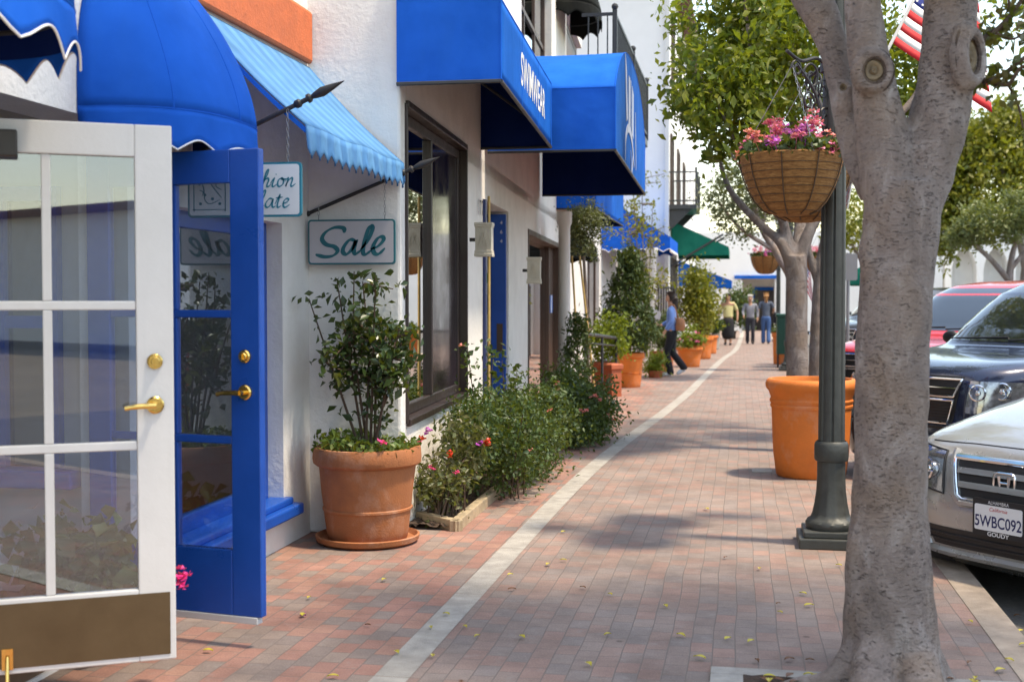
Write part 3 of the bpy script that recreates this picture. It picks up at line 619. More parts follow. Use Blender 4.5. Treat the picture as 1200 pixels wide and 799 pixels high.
# entrance recess behind the doors
mb = MB().box((-3.62, 3.9, .13), (-3.57, 5.62, 2.7)).box((-3.57, 5.62, .13), (WX-.26, 5.68, 2.7)).box((-3.62, 3.84, .13), (WX-.26, 3.9, 2.7)).box((-3.62, 3.84, 2.7), (WX-.26, 5.68, 2.75))
mb.build('inner_wall', M['white'], shop)
MB().box((-3.6, 3.9, .0), (WX-.01, 5.62, .125)).build('door_step', M['floorin'], shop)
mb = MB(); yb = 5.615
for a, b_ in (((-3.56, yb-.05, .75), (-3.50, yb, 2.1)), ((-3.28, yb-.05, .75), (-3.22, yb, 2.1)), ((-3.50, yb-.05, 2.03), (-3.28, yb, 2.1)), ((-3.50, yb-.04, 1.42), (-3.28, yb, 1.48))): mb.box(a, b_)
iw = mb.build('inner_window', M['bluepaint'], shop)
MB().box((-3.50, yb-.012, .75), (-3.28, yb-.004, 2.03)).build('pane', M['shopglass'], iw)
MB().box((-3.56, yb-.16, .66), (-3.10, yb-.003, .748)).build('inner_sill', M['bluepaint'], shop, bevel=.01)

def door_frame(hx, hy, dx, dy):
    d = Vector((dx, dy, 0)).normalized(); n = Vector((d.y, -d.x, 0))   # n faces the camera side
    def P(u, q, z): return Vector((hx, hy, 0))+d*u+n*q+Vector((0, 0, z))
    def bar(mb, u0, u1, z0, z1, q0, q1):
        mb.obox(P((u0+u1)/2, (q0+q1)/2, (z0+z1)/2), d*(u1-u0)/2, n*(q1-q0)/2, Vector((0, 0, (z1-z0)/2)))
    return P, bar, d, n
def handle_set(P, d, n, u, zl, zk, parent, q, lever):
    mb = MB()
    def disc(mb, c, r, t):
        a = d; b_ = Vector((0, 0, 1)); k = 24
        mb.tube([c, c+n*t*.6, c+n*t], [r, r, r*.82], k)
    c = P(u, q, zl); disc(mb, c, .034, .014); mb.tube([c+n*.012, c+n*.05], [.013, .011], 14)
    L = c+n*.048; mb.tube(catmull([L, L-d*.03*lever, L-d*.08*lever+Vector((0, 0, -.002)), L-d*.118*lever+Vector((0, 0, -.008))], 5), [.0125]*6+[.011]*5+[.0095]*5, 12)
    mb.build('handle', M['brass'], parent, smooth=True)
    mb = MB(); c = P(u, q, zk); disc(mb, c, .030, .016); disc(mb, c+n*.016, .018, .010); mb.obox(c+n*.03, d*.004, n*.006, Vector((0, 0, .013)))
    mb.build('deadbolt', M['brass'], parent, smooth=True)

# white leaf, hinged nearer the camera, seen from its outer side
P, bar, d, n = door_frame(-3.0, 4.17, .86, .51)
Wd, z0, z1, T = .935, .145, 2.235, .022
mb = MB(); st = .125
px_ = [st, st+.33, st+.33+.035, Wd-.14]; zs = [z0+.285, z0+.83, z0+.865, z0+1.375, z0+1.41, z0+1.965]
bar(mb, 0, st, z0, z1, -T, T); bar(mb, Wd-.14, Wd, z0, z1, -T, T)
bar(mb, st, Wd-.14, z0, z0+.285, -T, T); bar(mb, st, Wd-.14, zs[5], z1, -T, T)
for a in (1, 3): bar(mb, st, Wd-.14, zs[a], zs[a+1], -T*.75, T*.75)
for a, b_ in ((zs[0], zs[1]), (zs[2], zs[3]), (zs[4], zs[5])): bar(mb, px_[1], px_[2], a, b_, -T*.75, T*.75)
wd = mb.build('door', M['white'], shop, label='white french door with six panes standing open', bevel=.005)
for i, (a, b_) in enumerate(((px_[0], px_[1]), (px_[2], px_[3]))):
    for j in range(3):
        g = MB(); bar(g, a, b_, zs[2*j], zs[2*j+1], -.003, .003); g.build('pane', M['doorglass'], wd)
mb = MB(); bar(mb, .02, Wd-.022, z0+.022, z0+.268, T+.001, T+.0035); mb.build('kick_plate', M['kick'], wd, bevel=.001)
mb = MB(); bar(mb, .06, .375, z1-.145, z1-.045, T+.001, T+.05); mb.build('door_closer', M['blackbox'], wd, bevel=.006)
handle_set(P, d, n, Wd-.072, z0+1.005, z0+1.175, wd, T, 1)
mb = MB(); c = P(.315, T+.004, z0+.05); bar(mb, .295, .335, z0+.02, z0+.1, T+.0037, T+.012)
mb.tube([c+n*.012+Vector((0, 0, .02)), c+n*.05+Vector((0, 0, -.03)), c+n*.055+Vector((0, 0, -.19))], [.007, .008, .008], 10); mb.build('door_stop', M['brass'], wd, smooth=True)
# blue leaf, hinged at the far jamb, seen from its inner side
P, bar, d, n = door_frame(-3.0, 5.475, .93, -.165)
Wd, z0, z1 = .927, .112, 2.225
mb = MB(); px_ = [.125, .455, .49, Wd-.15]; zs = [z0+.325, z0+.80, z0+.835, z0+1.365, z0+1.40, z0+1.965]
bar(mb, 0, .125, z0+.03, z1, -T, T); bar(mb, Wd-.15, Wd, z0+.03, z1, -T, T)
bar(mb, .125, Wd-.15, z0+.03, zs[0], -T, T); bar(mb, .125, Wd-.15, zs[5], z1, -T, T)
for a in (1, 3): bar(mb, .125, Wd-.15, zs[a], zs[a+1], -T*.75, T*.75)
for a, b_ in ((zs[0], zs[1]), (zs[2], zs[3]), (zs[4], zs[5])): bar(mb, px_[1], px_[2], a, b_, -T*.75, T*.75)
bd = mb.build('door', M['bluepaint'], shop, label='blue french door with six panes standing open', bevel=.005)
for i, (a, b_) in enumerate(((px_[0], px_[1]), (px_[2], px_[3]))):
    for j in range(3):
        g = MB(); bar(g, a, b_, zs[2*j], zs[2*j+1], -.003, .003); g.build('pane', M['doorglass'], bd)
mb = MB(); bar(mb, .0, Wd-.02, z0-.002, z0+.029, -T*.9, T*1.25); mb.build('door_sweep', M['white'], bd, bevel=.003)
handle_set(P, d, n, Wd-.075, z0+1.035, z0+1.195, bd, T, 1)

# ------------------------------------------------------------------ dome awnings over the near shop front
def dome_awning(name, label, yc, b, a, z0, H, valance, nsc, mts, x0=WX, amp=.045, pipe=True, group=None):
    t = thing(name, label, 'awning', (x0, yc, z0), group=group)
    x0 = x0+.004
    def out(u, h):
        k = min(h/H, .9999); A = a*(1-k**1.6)**.9 if h > 0 else a; B = b*math.sqrt(1-k**3)
        th = PI*u; cy = -math.cos(th); cy = math.copysign(abs(cy)**.75, cy)
        return Vector((x0+A*math.sin(th)**.8, yc+B*cy, z0+h))
    MB().grid(lambda u, v: out(u, H*v*.999), 36, 18).build('canopy', mts[0], t, smooth=True, solid=.006)
    def inn(p): return Vector((x0+.004+(p.x-x0)*.975, yc+(p.y-yc)*.985, p.z-.004))
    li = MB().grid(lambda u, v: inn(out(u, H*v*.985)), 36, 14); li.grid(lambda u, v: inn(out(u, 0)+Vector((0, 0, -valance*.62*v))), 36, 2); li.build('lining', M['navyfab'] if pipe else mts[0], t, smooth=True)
    # seams between the gores
    mb = MB()
    for u in (.25, .5, .75): mb.tube([out(u, H*k/16*.99)+Vector((.003, 0, 0)) for k in range(17)], .0035, 6)
    mb.tube([out(k/36, 0)+Vector((.002, 0, 0)) for k in range(37)], .004, 6)
    mb.build('seam', mts[0], t, smooth=True)
    def low(u): return -valance+amp*abs(math.cos(PI*nsc*u))*.99-amp*.3
    N = nsc*12
    def vf(u, v):
        p = out(u, 0); q = low(u)*v; return Vector((p.x+.012*v*math.sin(9*u*PI)+.006*v, p.y, z0+q))
    MB().grid(vf, N, 5).build('valance', mts[1], t, smooth=True, solid=.005)
    if pipe: MB().tube([vf(k/N, 1.0)+Vector((.003, 0, -.003)) for k in range(N+1)], .0042, 6).build('edge_piping', M['piping'], t, smooth=True)
    mb = MB()
    fr = [Vector((x0+(out(k/24, 0).x-x0)*.93, yc+(out(k/24, 0).y-yc)*.95, z0-.015)) for k in range(25)]; mb.tube(fr, .010, 6)
    mb.build('frame', M['iron'], t)
    return t
dome_awning('dome_awning', 'blue dome awning with white scalloped edge at the top left corner of the view', 3.60, .79, .60, 2.57, .80, .17, 9, (M['bluefab2'], M['bluefab']), amp=.08)
dome_awning('dome_awning', 'large blue dome awning on the white wall behind the two open doors', 5.63, .58, .50, 2.39, .84, .16, 6, (M['bluefab'], M['bluefab']), amp=.05)

# ------------------------------------------------------------------ light blue striped awning carried on spear rods
ya, yb_ = 6.13, 8.02; zo, zw = 2.44, 3.08; xo = -2.17
t = thing('spear_awning', 'sagging light blue striped awning with fringed edge above the shop window', 'awning', (WX, 7.2, 2.4))
def sl(u, v):
    y = ya+(yb_-ya)*u; x = WX+.01+(xo-WX-.01)*v; sag = .035*math.sin(PI*v)
    return Vector((x, y, zw+(zo-zw)*v-sag*.8+.008*math.sin(u*14)*v*math.sin(PI*u)))
MB().grid(sl, 40, 12).build('canopy', M['striped'], t, smooth=True, solid=.006)
MB().grid(lambda u, v: sl(0, u)+Vector((0, -.003, -.012-.03*v)), 12, 1).build('side_trim', M['bluefab2'], t, solid=.006)
nf = 15
def fr_(u, v):
    p = sl(u, 1); k = (u*nf) % 1.0
    lo = .115+.05*math.sin(PI*min(max(k, .0), 1))**.6
    return Vector((p.x+.012*math.sin(u*nf*2*PI)*v+.01*v, p.y, p.z-lo*v))
MB().grid(fr_, nf*10, 4).build('fringe', M['striped'], t, smooth=True, solid=.004)
def spear(t, y, za, xa, xb, zb):
    a = Vector((xa, y, za)); b_ = Vector((xb, y, zb)); d = (b_-a).normalized()
    mb = MB().tube([a, b_], .012, 8)
    c = b_; prof = [(0, .014), (.01, .022), (.03, .022), (.04, .013), (.07, .013), (.075, .024), (.09, .024), (.10, .012), (.12, .018), (.16, .026), (.22, .016), (.285, .002)]
    mb.tube([c+d*p for p, r in prof], [r for p, r in prof], 10)
    mb.ball(a, .02, 6)
    return mb.build('spear_rod', M['iron'], t, smooth=True)
spear(t, ya-.02, 2.27, WX, -2.22, 2.535)
spear(t, 8.00, 2.12, WX, -2.19, 2.37)

# ------------------------------------------------------------------ hanging signs
GLY = {
 'F': [[(.05, .8), (.2, .95), (.75, .95)], [(.45, .93), (.38, .5), (.25, .1), (.1, .05)], [(.22, .52), (.6, .55)]],
 'P': [[(.42, .92), (.35, .5), (.22, .05)], [(.12, .75), (.25, .95), (.6, .95), (.72, .75), (.55, .5), (.35, .48)]],
 'a': [[(.5, .5), (.3, .52), (.12, .3), (.12, .1), (.25, .03), (.42, .2), (.52, .48), (.5, .15), (.58, .03), (.72, .12)]],
 's': [[(.0, .1), (.25, .35), (.36, .55), (.4, .35), (.42, .12), (.28, .02), (.12, .08)], [(.4, .05), (.55, .12)]],
 'h': [[(.0, .15), (.3, .6), (.38, .95), (.28, .9), (.18, .4), (.1, .02), (.2, .35), (.38, .5), (.45, .38), (.38, .1), (.45, .02), (.62, .15)]],
 'i': [[(.0, .2), (.2, .5), (.12, .12), (.2, .02), (.38, .15)], [(.27, .68), (.29, .74)]],
 'o': [[(.3, .5), (.12, .38), (.1, .12), (.22, .02), (.4, .15), (.42, .4), (.3, .5), (.36, .42), (.58, .45)]],
 'n': [[(.0, .3), (.18, .5), (.15, .25), (.08, .02), (.18, .3), (.38, .5), (.44, .38), (.38, .1), (.46, .02), (.66, .18)]],
 'l': [[(.0, .15), (.28, .55), (.38, .92), (.28, .95), (.16, .45), (.12, .12), (.22, .02), (.4, .15)]],
 't': [[(.0, .2), (.25, .75), (.15, .2), (.2, .02), (.38, .12)], [(.02, .55), (.42, .6)]],
 'e': [[(.05, .22), (.3, .3), (.4, .44), (.3, .52), (.14, .38), (.12, .12), (.25, .02), (.5, .18)]],
}
ADV = dict(F=.72, P=.66, a=.66, s=.5, h=.58, i=.34, o=.5, n=.6, l=.36, t=.38, e=.48)
def script_word(mb, word, o, u, v, nrm, size, wmax, wmin):
    x = 0
    for ch in word:
        for stk in GLY[ch]: ribbon(mb, [((x+a+.12*b_)*size, b_*size) for a, b_ in stk], o, u, v, nrm, wmax, wmin)
        x += ADV[ch]
def rrect(w, h, r, k=6):
    pts = []
    for cx, cy, a0 in ((w-r, r, -PI/2), (w-r, h-r, 0), (r, h-r, PI/2), (r, r, PI)):
        for i in range(k+1):
            a = a0+PI/2*i/k; pts.append((cx+r*math.cos(a), cy+r*math.sin(a)))
    return pts
M['signshadegrey'] = mat('shade_grey_sign_board', (.46, .45, .48), .5, var=.05, scale=3, stain=.12)  # Sale board face: shade under the awning put into its grey
def hanging_sign(name, label, x0, x1, y, za, zb, edge, chain_top):
    t = thing(name, label, 'sign', ((x0+x1)/2, y, za)); w_, h_ = x1-x0, zb-za
    MB().prism(rrect(w_, h_, .022), (x0, y, za), (1, 0, 0), (0, 0, 1), (0, .018, 0)).build('board', edge, t)
    MB().prism(rrect(w_-.022, h_-.022, .015), (x0+.011, y-.002, za+.011), (1, 0, 0), (0, 0, 1), (0, .022, 0)).build('face', M['signface'] if edge is M['teal'] else M['signshadegrey'], t)
    for f in (.12, .88):
        mb = MB(); p = Vector((x0+w_*f, y+.009, zb)); q = Vector((x0+w_*f, y+.009, chain_top(x0+w_*f)))
        k = max(2, int((q.z-p.z)/.022))
        for i in range(k):
            c = p.lerp(q, (i+.5)/k); L = (q.z-p.z)/k*.62; ax = Vector((1, 0, 0)) if i % 2 else Vector((0, 1, 0))
            mb.tube([c+ax*.006*math.cos(2*PI*j/8)+Vector((0, 0, L*math.sin(2*PI*j/8))) for j in range(9)], .0016, 5, caps=False)
        mb.build('chain', M['chain'], t)
    return t
# Sale
x0, x1, za, zb, ys = -2.795, -2.205, 1.782, 2.075, 7.93
s1 = hanging_sign('hanging_sign', 'grey white sign toned for shade reading Sale hanging above the potted tree', x0, x1, ys, za, zb, M['dteal'], lambda x: 2.12+(x-WX)/(-2.19-WX)*.25)
def S_(p): return ((p[0]-275)/565*(x1-x0), (708-p[1])/268*(zb-za))
mb = MB(); o_ = (x0, ys-.0022, za)
for stk in ([(512, 520), (508, 492), (450, 488), (392, 515), (368, 555), (395, 588), (448, 602), (468, 628), (440, 655), (385, 662), (325, 648)],
            [(585, 566), (548, 562), (512, 600), (504, 634), (530, 646), (566, 612), (590, 566), (574, 622), (588, 645), (622, 622)],
            [(618, 622), (668, 562), (696, 500), (688, 480), (668, 502), (645, 570), (634, 632), (652, 648), (690, 622)],
            [(684, 618), (732, 600), (766, 565), (758, 545), (728, 556), (700, 602), (706, 640), (736, 646), (776, 612)]):
    ribbon(mb, [S_(p) for p in stk], o_, (1, 0, 0), (0, 0, 1), (0, -1, 0), .032, .013, .5)
mb.build('lettering', M['dteal'], s1)
# Fashion Plate
x0, x1, za, zb, ys = -2.79, -2.18, 1.975, 2.25, 6.09
s2 = hanging_sign('hanging_sign', 'white sign with teal script reading Fashion Plate beside the blue door', x0, x1, ys, za, zb, M['teal'], lambda x: 2.26+(x-WX)/(-2.22-WX)*.27)
mb = MB()
script_word(mb, 'Fashion', (x0+.225, ys-.0022, za+.150), (1, 0, 0), (0, 0, 1), (0, -1, 0), .0895, .0105, .004)
script_word(mb, 'Plate', (x0+.318, ys-.0022, za+.045), (1, 0, 0), (0, 0, 1), (0, -1, 0), .0895, .0105, .004)
mb.build('lettering', M['teal'], s2)
mb = MB(); ox, oz = x0+.035, za+.04
fr = rrect(.17, .2, .006, 2); fr.append(fr[0])
for stk in (fr, [(.01, .17), (.05, .12), (.06, .05), (.09, .03), (.14, .05)], [(.06, .19), (.1, .12), (.15, .06)], [(.03, .10), (.05, .09), (.045, .07)], [(.1, .17), (.13, .15), (.12, .12), (.15, .1)]):
    ribbon(mb, stk, (ox, ys-.0022, oz), (1, 0, 0), (0, 0, 1), (0, -1, 0), .005, .003)
for a, b_ in ((.035, .03), (.06, .075), (.1, .055), (.03, .13), (.08, .14), (.14, .03)):
    mb.prism([(a+.008*math.cos(k*PI/4), b_+.008*math.sin(k*PI/4)) for k in range(8)], (ox, ys-.0022, oz), (1, 0, 0), (0, 0, 1), (0, -.002, 0))
mb.build('drawing', M['teal'], s2)

# ================================================================== SECOND BUILDING (rotated a little away from the street)
B2O, B2R = Vector((-2.2, 8.05, 0)), .055
def b2w(x, t, z):
    c, s = math.cos(B2R), math.sin(B2R); return Vector((B2O.x+x*c-t*s, B2O.y+x*s+t*c, z))
def t_of(px, x=0.0):
    """distance along the wall (offset x) where image column px meets it"""
    d = CF+CR*((px-600)/FPX); c, s = math.cos(B2R), math.sin(B2R)
    n_ = Vector((c, s)); t_ = Vector((-s, c)); o = B2O.to_2d()+n_*x
    k = n_.dot(o)/n_.dot(d.to_2d()); return t_.dot(d.to_2d()*k-o)
b2 = thing('shop_building', 'two storey white building with brown window frames under the square blue awnings', 'building', B2O, B2R, world=False)
tw0, tw1 = t_of(475), t_of(546); tr0, tr1 = t_of(566), t_of(596); tb0, tb1 = t_of(618.5), t_of(657); te = t_of(667)
H2 = 6.9
u0, u1, u2, u3 = t_of(611), t_of(646), t_of(663), t_of(681)
holes = [(tw0, tw1, .72, 2.86), (tr0, tr1, .02, 2.50), (tb0, tb1, .02, 2.42), (u0, u1, 3.9, 6.1), (u2, u3, 4.0, 6.5)]
mb = wall_cells(MB(), [.2, te], [0, 2.75], holes[:3], 0, .28)
wall_cells(mb, [.2, 14.2], [2.86, H2], holes[3:], 0, .28)
# strip between the two heights, in front of the window heads
for a, b_ in ((.2, tw0), (tw1, te)): mb.add([(0, a, 2.75), (0, b_, 2.75), (0, b_, 2.86), (0, a, 2.86)], [(0, 1, 2, 3)])
mb.build('wall', M['stucco2'], b2)
MB().box((-.9, 0, 0), (0, .2, H2)).build('end_wall', M['stucco'], b2, bevel=.02)
# curved bracket where the upper floor runs past the last pillar
pl = [(te, 2.86), (te, 2.42)]+[(te+.12+1.3*(1-math.cos(a)), 2.42+.44*math.sin(a)) for a in [k*PI/2/10 for k in range(11)]][1:]
MB().prism(pl, (0, 0, 0), (0, 1, 0), (0, 0, 1), (-.28, 0, 0)).build('bracket', M['stucco2'], b2)
MB().box((-7, 0, H2), (.25, 14.2, H2+.2)).build('roof', M['roof'], b2)
MB().box((-7, .21, 2.88), (-.29, 14.1, 2.98)).build('upper_floor', M['interior'], b2)
MB().box((-7, 13.92, 0), (-.29, 14.15, H2-.01)).box((-7.2, .01, 0), (-7, 14.15, H2-.01)).build('side_wall', M['stucco'], b2)
# big shop window
mb = MB(); xg = -.05; k = .075; tp = t_of(512)
for a, b_ in (((xg-.05, tw0+.03, .75), (xg, tw0+.03+k, 2.83)), ((xg-.05, tw1-.03-k, .75), (xg, tw1-.03, 2.83)), ((xg-.05, tw0+.03+k, 2.83-k), (xg, tw1-.03-k, 2.83)), ((xg-.05, tw0+.03+k, .75), (xg, tw1-.03-k, .75+k))): mb.box(a, b_)
mb.box((-.28, tw0, .72), (.02, tw0+.028, 2.86)).box((-.28, tw1-.028, .72), (.02, tw1, 2.86)).box((-.28, tw0+.03, 2.832), (.025, tw1-.03, 2.88)).box((-.28, tw0+.03, .70), (.03, tw1-.03, .748))
mb.box((xg-.045, tp, .75+k), (xg+.012, tp+.05, 2.83-k))
w2 = mb.build('shop_window', M['darkwood'], b2, bevel=.006)
MB().box((xg-.04, tp+.05, .75+k), (xg-.012, tw1-.03-k, 2.83-k)).build('dark_panel', mat('dark_purple_gloss_panel', (.022, .014, .022), .16, var=.25, scale=3, coat=.3), w2)
MB().box((xg-.03, tw0+.03+k, .75+k), (xg-.024, tp, 2.83-k)).build('pane', M['shopglass'], w2)
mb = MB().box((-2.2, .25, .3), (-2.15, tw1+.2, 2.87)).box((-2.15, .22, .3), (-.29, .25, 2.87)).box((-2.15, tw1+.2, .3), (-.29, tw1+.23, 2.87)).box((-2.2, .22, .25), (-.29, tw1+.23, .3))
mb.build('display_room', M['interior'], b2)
# entrance recess with the blue door
mb = MB().box((-1.35, tr0-.05, 0), (-1.3, tr1+.25, 2.6)).box((-1.3, tr0-.1, 0), (-.29, tr0-.002, 2.6)).box((-1.3, tr1+.12, 0), (-.29, tr1+.25, 2.6)).box((-1.35, tr0-.1, 2.6), (-.29, tr1+.25, 2.66))
mb.build('recess_wall', M['interiorw'], b2)
mb = MB(); yb = tr1-.075
for a, b_ in (((-.185, yb, .03), (-.02, yb+.05, 2.47)), ((-1.1, yb, .03), (-.95, yb+.05, 2.47)), ((-.95, yb, 2.3), (-.185, yb+.05, 2.47)), ((-.95, yb, .03), (-.185, yb+.05, .3))): mb.box(a, b_)
MB().box((.004, tr0-.03, .0), (.03, tr0+.05, 2.49)).build('door_post', M['navy'], b2)
bd2 = mb.build('door', M['bluepaint'], b2, label='blue shop door with posters on its glass', bevel=.004)
MB().box((-.95, yb+.02, .3), (-.185, yb+.026, 2.3)).build('pane', M['carglass'], bd2)
mb = MB().box((-.50, yb+.01, .85), (-.19, yb+.019, 2.05)); mb.build('poster', M['paper'], bd2)
mb = MB().box((-.33, yb+.006, 1.72), (-.215, yb+.0095, 1.83)).build('poster', M['postergreen'], bd2)
mb = MB().box((-.33, yb+.006, 1.38), (-.215, yb+.0095, 1.6)).build('poster', M['posterblue'], bd2)
mb = MB().box((-.12, yb-.008, .98), (-.055, yb, 1.28)).build('push_plate', M['brownwood'], bd2)
mb = MB()
for i, ch in enumerate('464'): text_mb(mb, ch, (-.07, yb, 2.36-.1*i), (1, 0, 0), (0, 0, 1), .055, (0, -1, 0), .002)
mb.build('door_number', M['plate'], bd2)
# brown door beyond
mb = MB(); xd = -.13
for a, b_ in (((xd-.06, tb0, .02), (.012, tb0+.07, 2.42)), ((xd-.06, tb1-.07, .02), (.012, tb1, 2.42)), ((xd-.06, tb0+.07, 2.35), (.012, tb1-.07, 2.42)), ((xd-.05, tb0+.75, .02), (xd+.01, tb0+1.0, 2.35)), ((xd-.05, tb1-.75, .02), (xd+.01, tb1-.07, 2.35)), ((xd-.05, tb0+.07, .02), (xd, tb0+.75, .12))): mb.box(a, b_)
br = mb.build('brown_door', M['brownwood'], b2, bevel=.004)
MB().box((xd-.035, tb0+.07, .12), (xd-.03, tb0+.75, 2.35)).box((xd-.035, tb0+1.0, .02), (xd-.03, tb1-.75, 2.35)).build('pane', M['shopglass'], br)
MB().box((-.4, tb0-.1, 0), (-.35, tb1+.1, 2.6)).build('door_room', M['interior'], b2)
mb = MB()
for i in range(3): mb.cur = i % 2; mb.box((xd+.012, tb1-.62+.14*i, 1.32), (xd+.018, tb1-.48+.14*i, 1.60))
mb.build('open_flag_sticker', [M['posterblue'], M['paper']], br)
# upstairs joinery
mb = MB()
def frame_(mb, a, b_, z0_, z1_, k=.09, x=-.1, mul=()):
    mb.box((x-.06, a, z0_), (x, a+k, z1_)).box((x-.06, b_-k, z0_), (x, b_, z1_)).box((x-.06, a+k, z1_-k), (x, b_-k, z1_)).box((x-.06, a+k, z0_), (x, b_-k, z0_+k))
    for f in mul: mb.box((x-.05, a+(b_-a)*f-.03, z0_+k), (x-.01, a+(b_-a)*f+.03, z1_-k))
frame_(mb, u0, u1, 3.9, 6.1, mul=(.33, .66)); mb.box((-.15, u0+.09, 5.2), (-.11, u1-.09, 5.26)).box((-.15, u0+.09, 4.5), (-.11, u1-.09, 4.56))
uw = mb.build('upper_window', M['brownwood'], b2); MB().box((-.135, u0+.09, 3.99), (-.13, u1-.09, 6.01)).build('pane', M['shopglass'], uw)
mb = MB(); frame_(mb, u2, u3, 4.0, 6.5, .12); mb.box((-.15, u2+.12, 4.12), (-.11, u3-.12, 6.38)).build('balcony_door', M['brownwood'], b2)
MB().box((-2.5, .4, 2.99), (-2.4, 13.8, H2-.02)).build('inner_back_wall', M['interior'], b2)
# number beside the recess, iron figures on the white pillar
mb = MB(); c_ = (tw1+tr0)/2
for i, ch in enumerate('177'): text_mb(mb, ch, (.006, tr0-.34+.115*i, 2.33), (0, 1, 0), (0, 0, 1), .2, (1, 0, 0), .006)
mb.build('house_number', M['iron'], b2)

# plaster wall lanterns
def sconce(px, py, s, k, label):
    p = pos(px, py, s); t = thing('wall_lantern', label, 'wall lantern', p, B2R, 'plaster wall lanterns', world=False)
    w_, h_ = .072*k, .14*k
    mb = MB()
    prof = [(-h_, w_*1.03), (-h_+.02, w_*1.05), (-h_+.025, w_), (-h_*.66, w_*1.0), (-h_*.64, w_*.93), (h_*.72, w_*.93), (h_*.74, w_*1.0), (h_-.025, w_), (h_-.02, w_*1.05), (h_, w_*1.03)]
    for i in range(len(prof)-1):
        (a, r1), (b_, r2) = prof[i], prof[i+1]
        mb.add([(-r1, -r1, a), (r1, -r1, a), (r1, r1, a), (-r1, r1, a), (-r2, -r2, b_), (r2, -r2, b_), (r2, r2, b_), (-r2, r2, b_)], [(0, 1, 5, 4), (1, 2, 6, 5), (2, 3, 7, 6), (3, 0, 4, 7)])
    r = prof[0][1]; mb.add([(-r, -r, -h_), (r, -r, -h_), (r, r, -h_), (-r, r, -h_)], [(3, 2, 1, 0)]); mb.add([(-r, -r, h_), (r, -r, h_), (r, r, h_), (-r, r, h_)], [(0, 1, 2, 3)])
    mb.build('body', M['plaster'], t)
    mb = MB()
    q = w_*.93+.004
    ribbon(mb, [(-w_*.5, -h_*.4), (-w_*.2, h_*.1), (0, h_*.45), (w_*.2, h_*.1), (w_*.5, -h_*.4), (0, -h_*.1), (-w_*.4, h_*.3)], (0, -q, 0), (1, 0, 0), (0, 0, 1), (0, -1, 0), .006, .004)
    mb.build('relief', M['plaster'], t)
    MB().box((-w_-.05, -.015, -.015), (-w_, .015, .015)).build('bracket', M['iron'], t)
sconce(567.5, 281, 141, 1.0, 'nearer ivory plaster lantern on the white pillar right of the big shop window')
sconce(626, 317, 113, .98, 'farther ivory plaster lantern on the pillar beside the brown door')
# bamboo pole leaning in the recess
p0, p1 = gnd(572, 560), pos(573, 230, 138)
tag(MB().tube([Vector((p1.x, p1.y-.02, 0)), p1], [.014, .012], 8).build('bamboo_pole', M['bamboo'], off=None), 'thin yellow bamboo pole standing before the posters on the blue shop door', 'pole')

# ------------------------------------------------------------------ square blue awnings
def box_awning(name, label, nb, fb, nw, fw, zt_n, zt_f, z_n, z_f, rise, text=None, group=None, mts=None):
    """nb/fb outer near/far (x,y); nw/fw at the wall; z bottom, zt front top"""
    t = thing(name, label, 'awning', (nw[0], nw[1], z_n), group=group)
    A0, A1 = Vector((*nb, z_n)), Vector((*fb, z_f)); T0, T1 = Vector((*nb, zt_n)), Vector((*fb, zt_f))
    W0_, W1_ = Vector((*nw, z_n)), Vector((*fw, z_f)); R0, R1 = Vector((*nw, zt_n+rise)), Vector((*fw, zt_f+rise))
    def q4(a, b_, c, d_, nu=14, nv=6): return lambda u, v: (a.lerp(b_, u)).lerp(d_.lerp(c, u), v)
    MB().grid(q4(A0, A1, T1, T0, 24, 8), 24, 8).build('front_panel', M['bluefab2'], t, smooth=True, solid=.006)
    MB().grid(q4(T0+Vector((-.002, .004, .002)), T1+Vector((-.002, -.004, .002)), R1, R0), 20, 8).build('top_panel', M['bluefab2'], t, smooth=True, solid=.006)
    MB().add([W0_, A0, T0, R0], [(0, 1, 2, 3)]).build('near_panel', M['bluefab'], t, solid=.006)
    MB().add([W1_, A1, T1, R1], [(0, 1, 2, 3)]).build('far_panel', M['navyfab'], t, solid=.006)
    e = Vector((0, 0, .012)); mb = MB()
    for a, b_ in ((W0_, A0), (A0, A1), (A1, W1_)): mb.tube([a-e, b_-e], .014, 6)
    for f in (0.5,): mb.tube([W0_.lerp(W1_, f)+Vector((0, 0, .5)), A0.lerp(A1, f)], .012, 6)
    mb.tube([W0_+Vector((.02, .03, .35)), A0+Vector((-.03, .03, .0))], .012, 6)
    mb.build('frame', M['rail'], t)
    # lining seen from below
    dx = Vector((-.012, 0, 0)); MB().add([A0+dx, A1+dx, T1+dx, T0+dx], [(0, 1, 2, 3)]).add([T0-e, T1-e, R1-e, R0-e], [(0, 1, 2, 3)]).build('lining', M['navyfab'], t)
    mb = MB()
    for f in (.33, .66): mb.tube([A0.lerp(A1, f)+Vector((.003, 0, 0)), T0.lerp(T1, f)+Vector((.003, 0, .004)), R0.lerp(R1, f)+Vector((0, 0, .004))], .0035, 5)
    for a, b_ in ((T0, T1), (A0, A1), (T0, A0), (T1, A1)): mb.tube([a.lerp(b_, i/10) for i in range(11)], .007, 6)
    mb.build('seam', M['bluefab'], t, smooth=True)
    return t, A0, A1, T0, T1
t, A0, A1, T0, T1 = box_awning('box_awning', 'square blue awning lettered in white on its street side, above the big shop window',
    (-1.52, 8.0), (-1.735, 11.6), (-2.21, 8.0), (-2.40, 11.6), 3.47, 3.535, 2.965, 2.965, .35)
u = (A1-A0).normalized(); v = Vector((0, 0, 1)); nr = u.cross(v)
mb = MB(); text_mb(mb, 'SWIMWEAR', A0.lerp(A1, .56)+v*.155, u, v, .34, nr, .006, bold=.012, sx=1.02); mb.build('lettering', M['piping'], t)
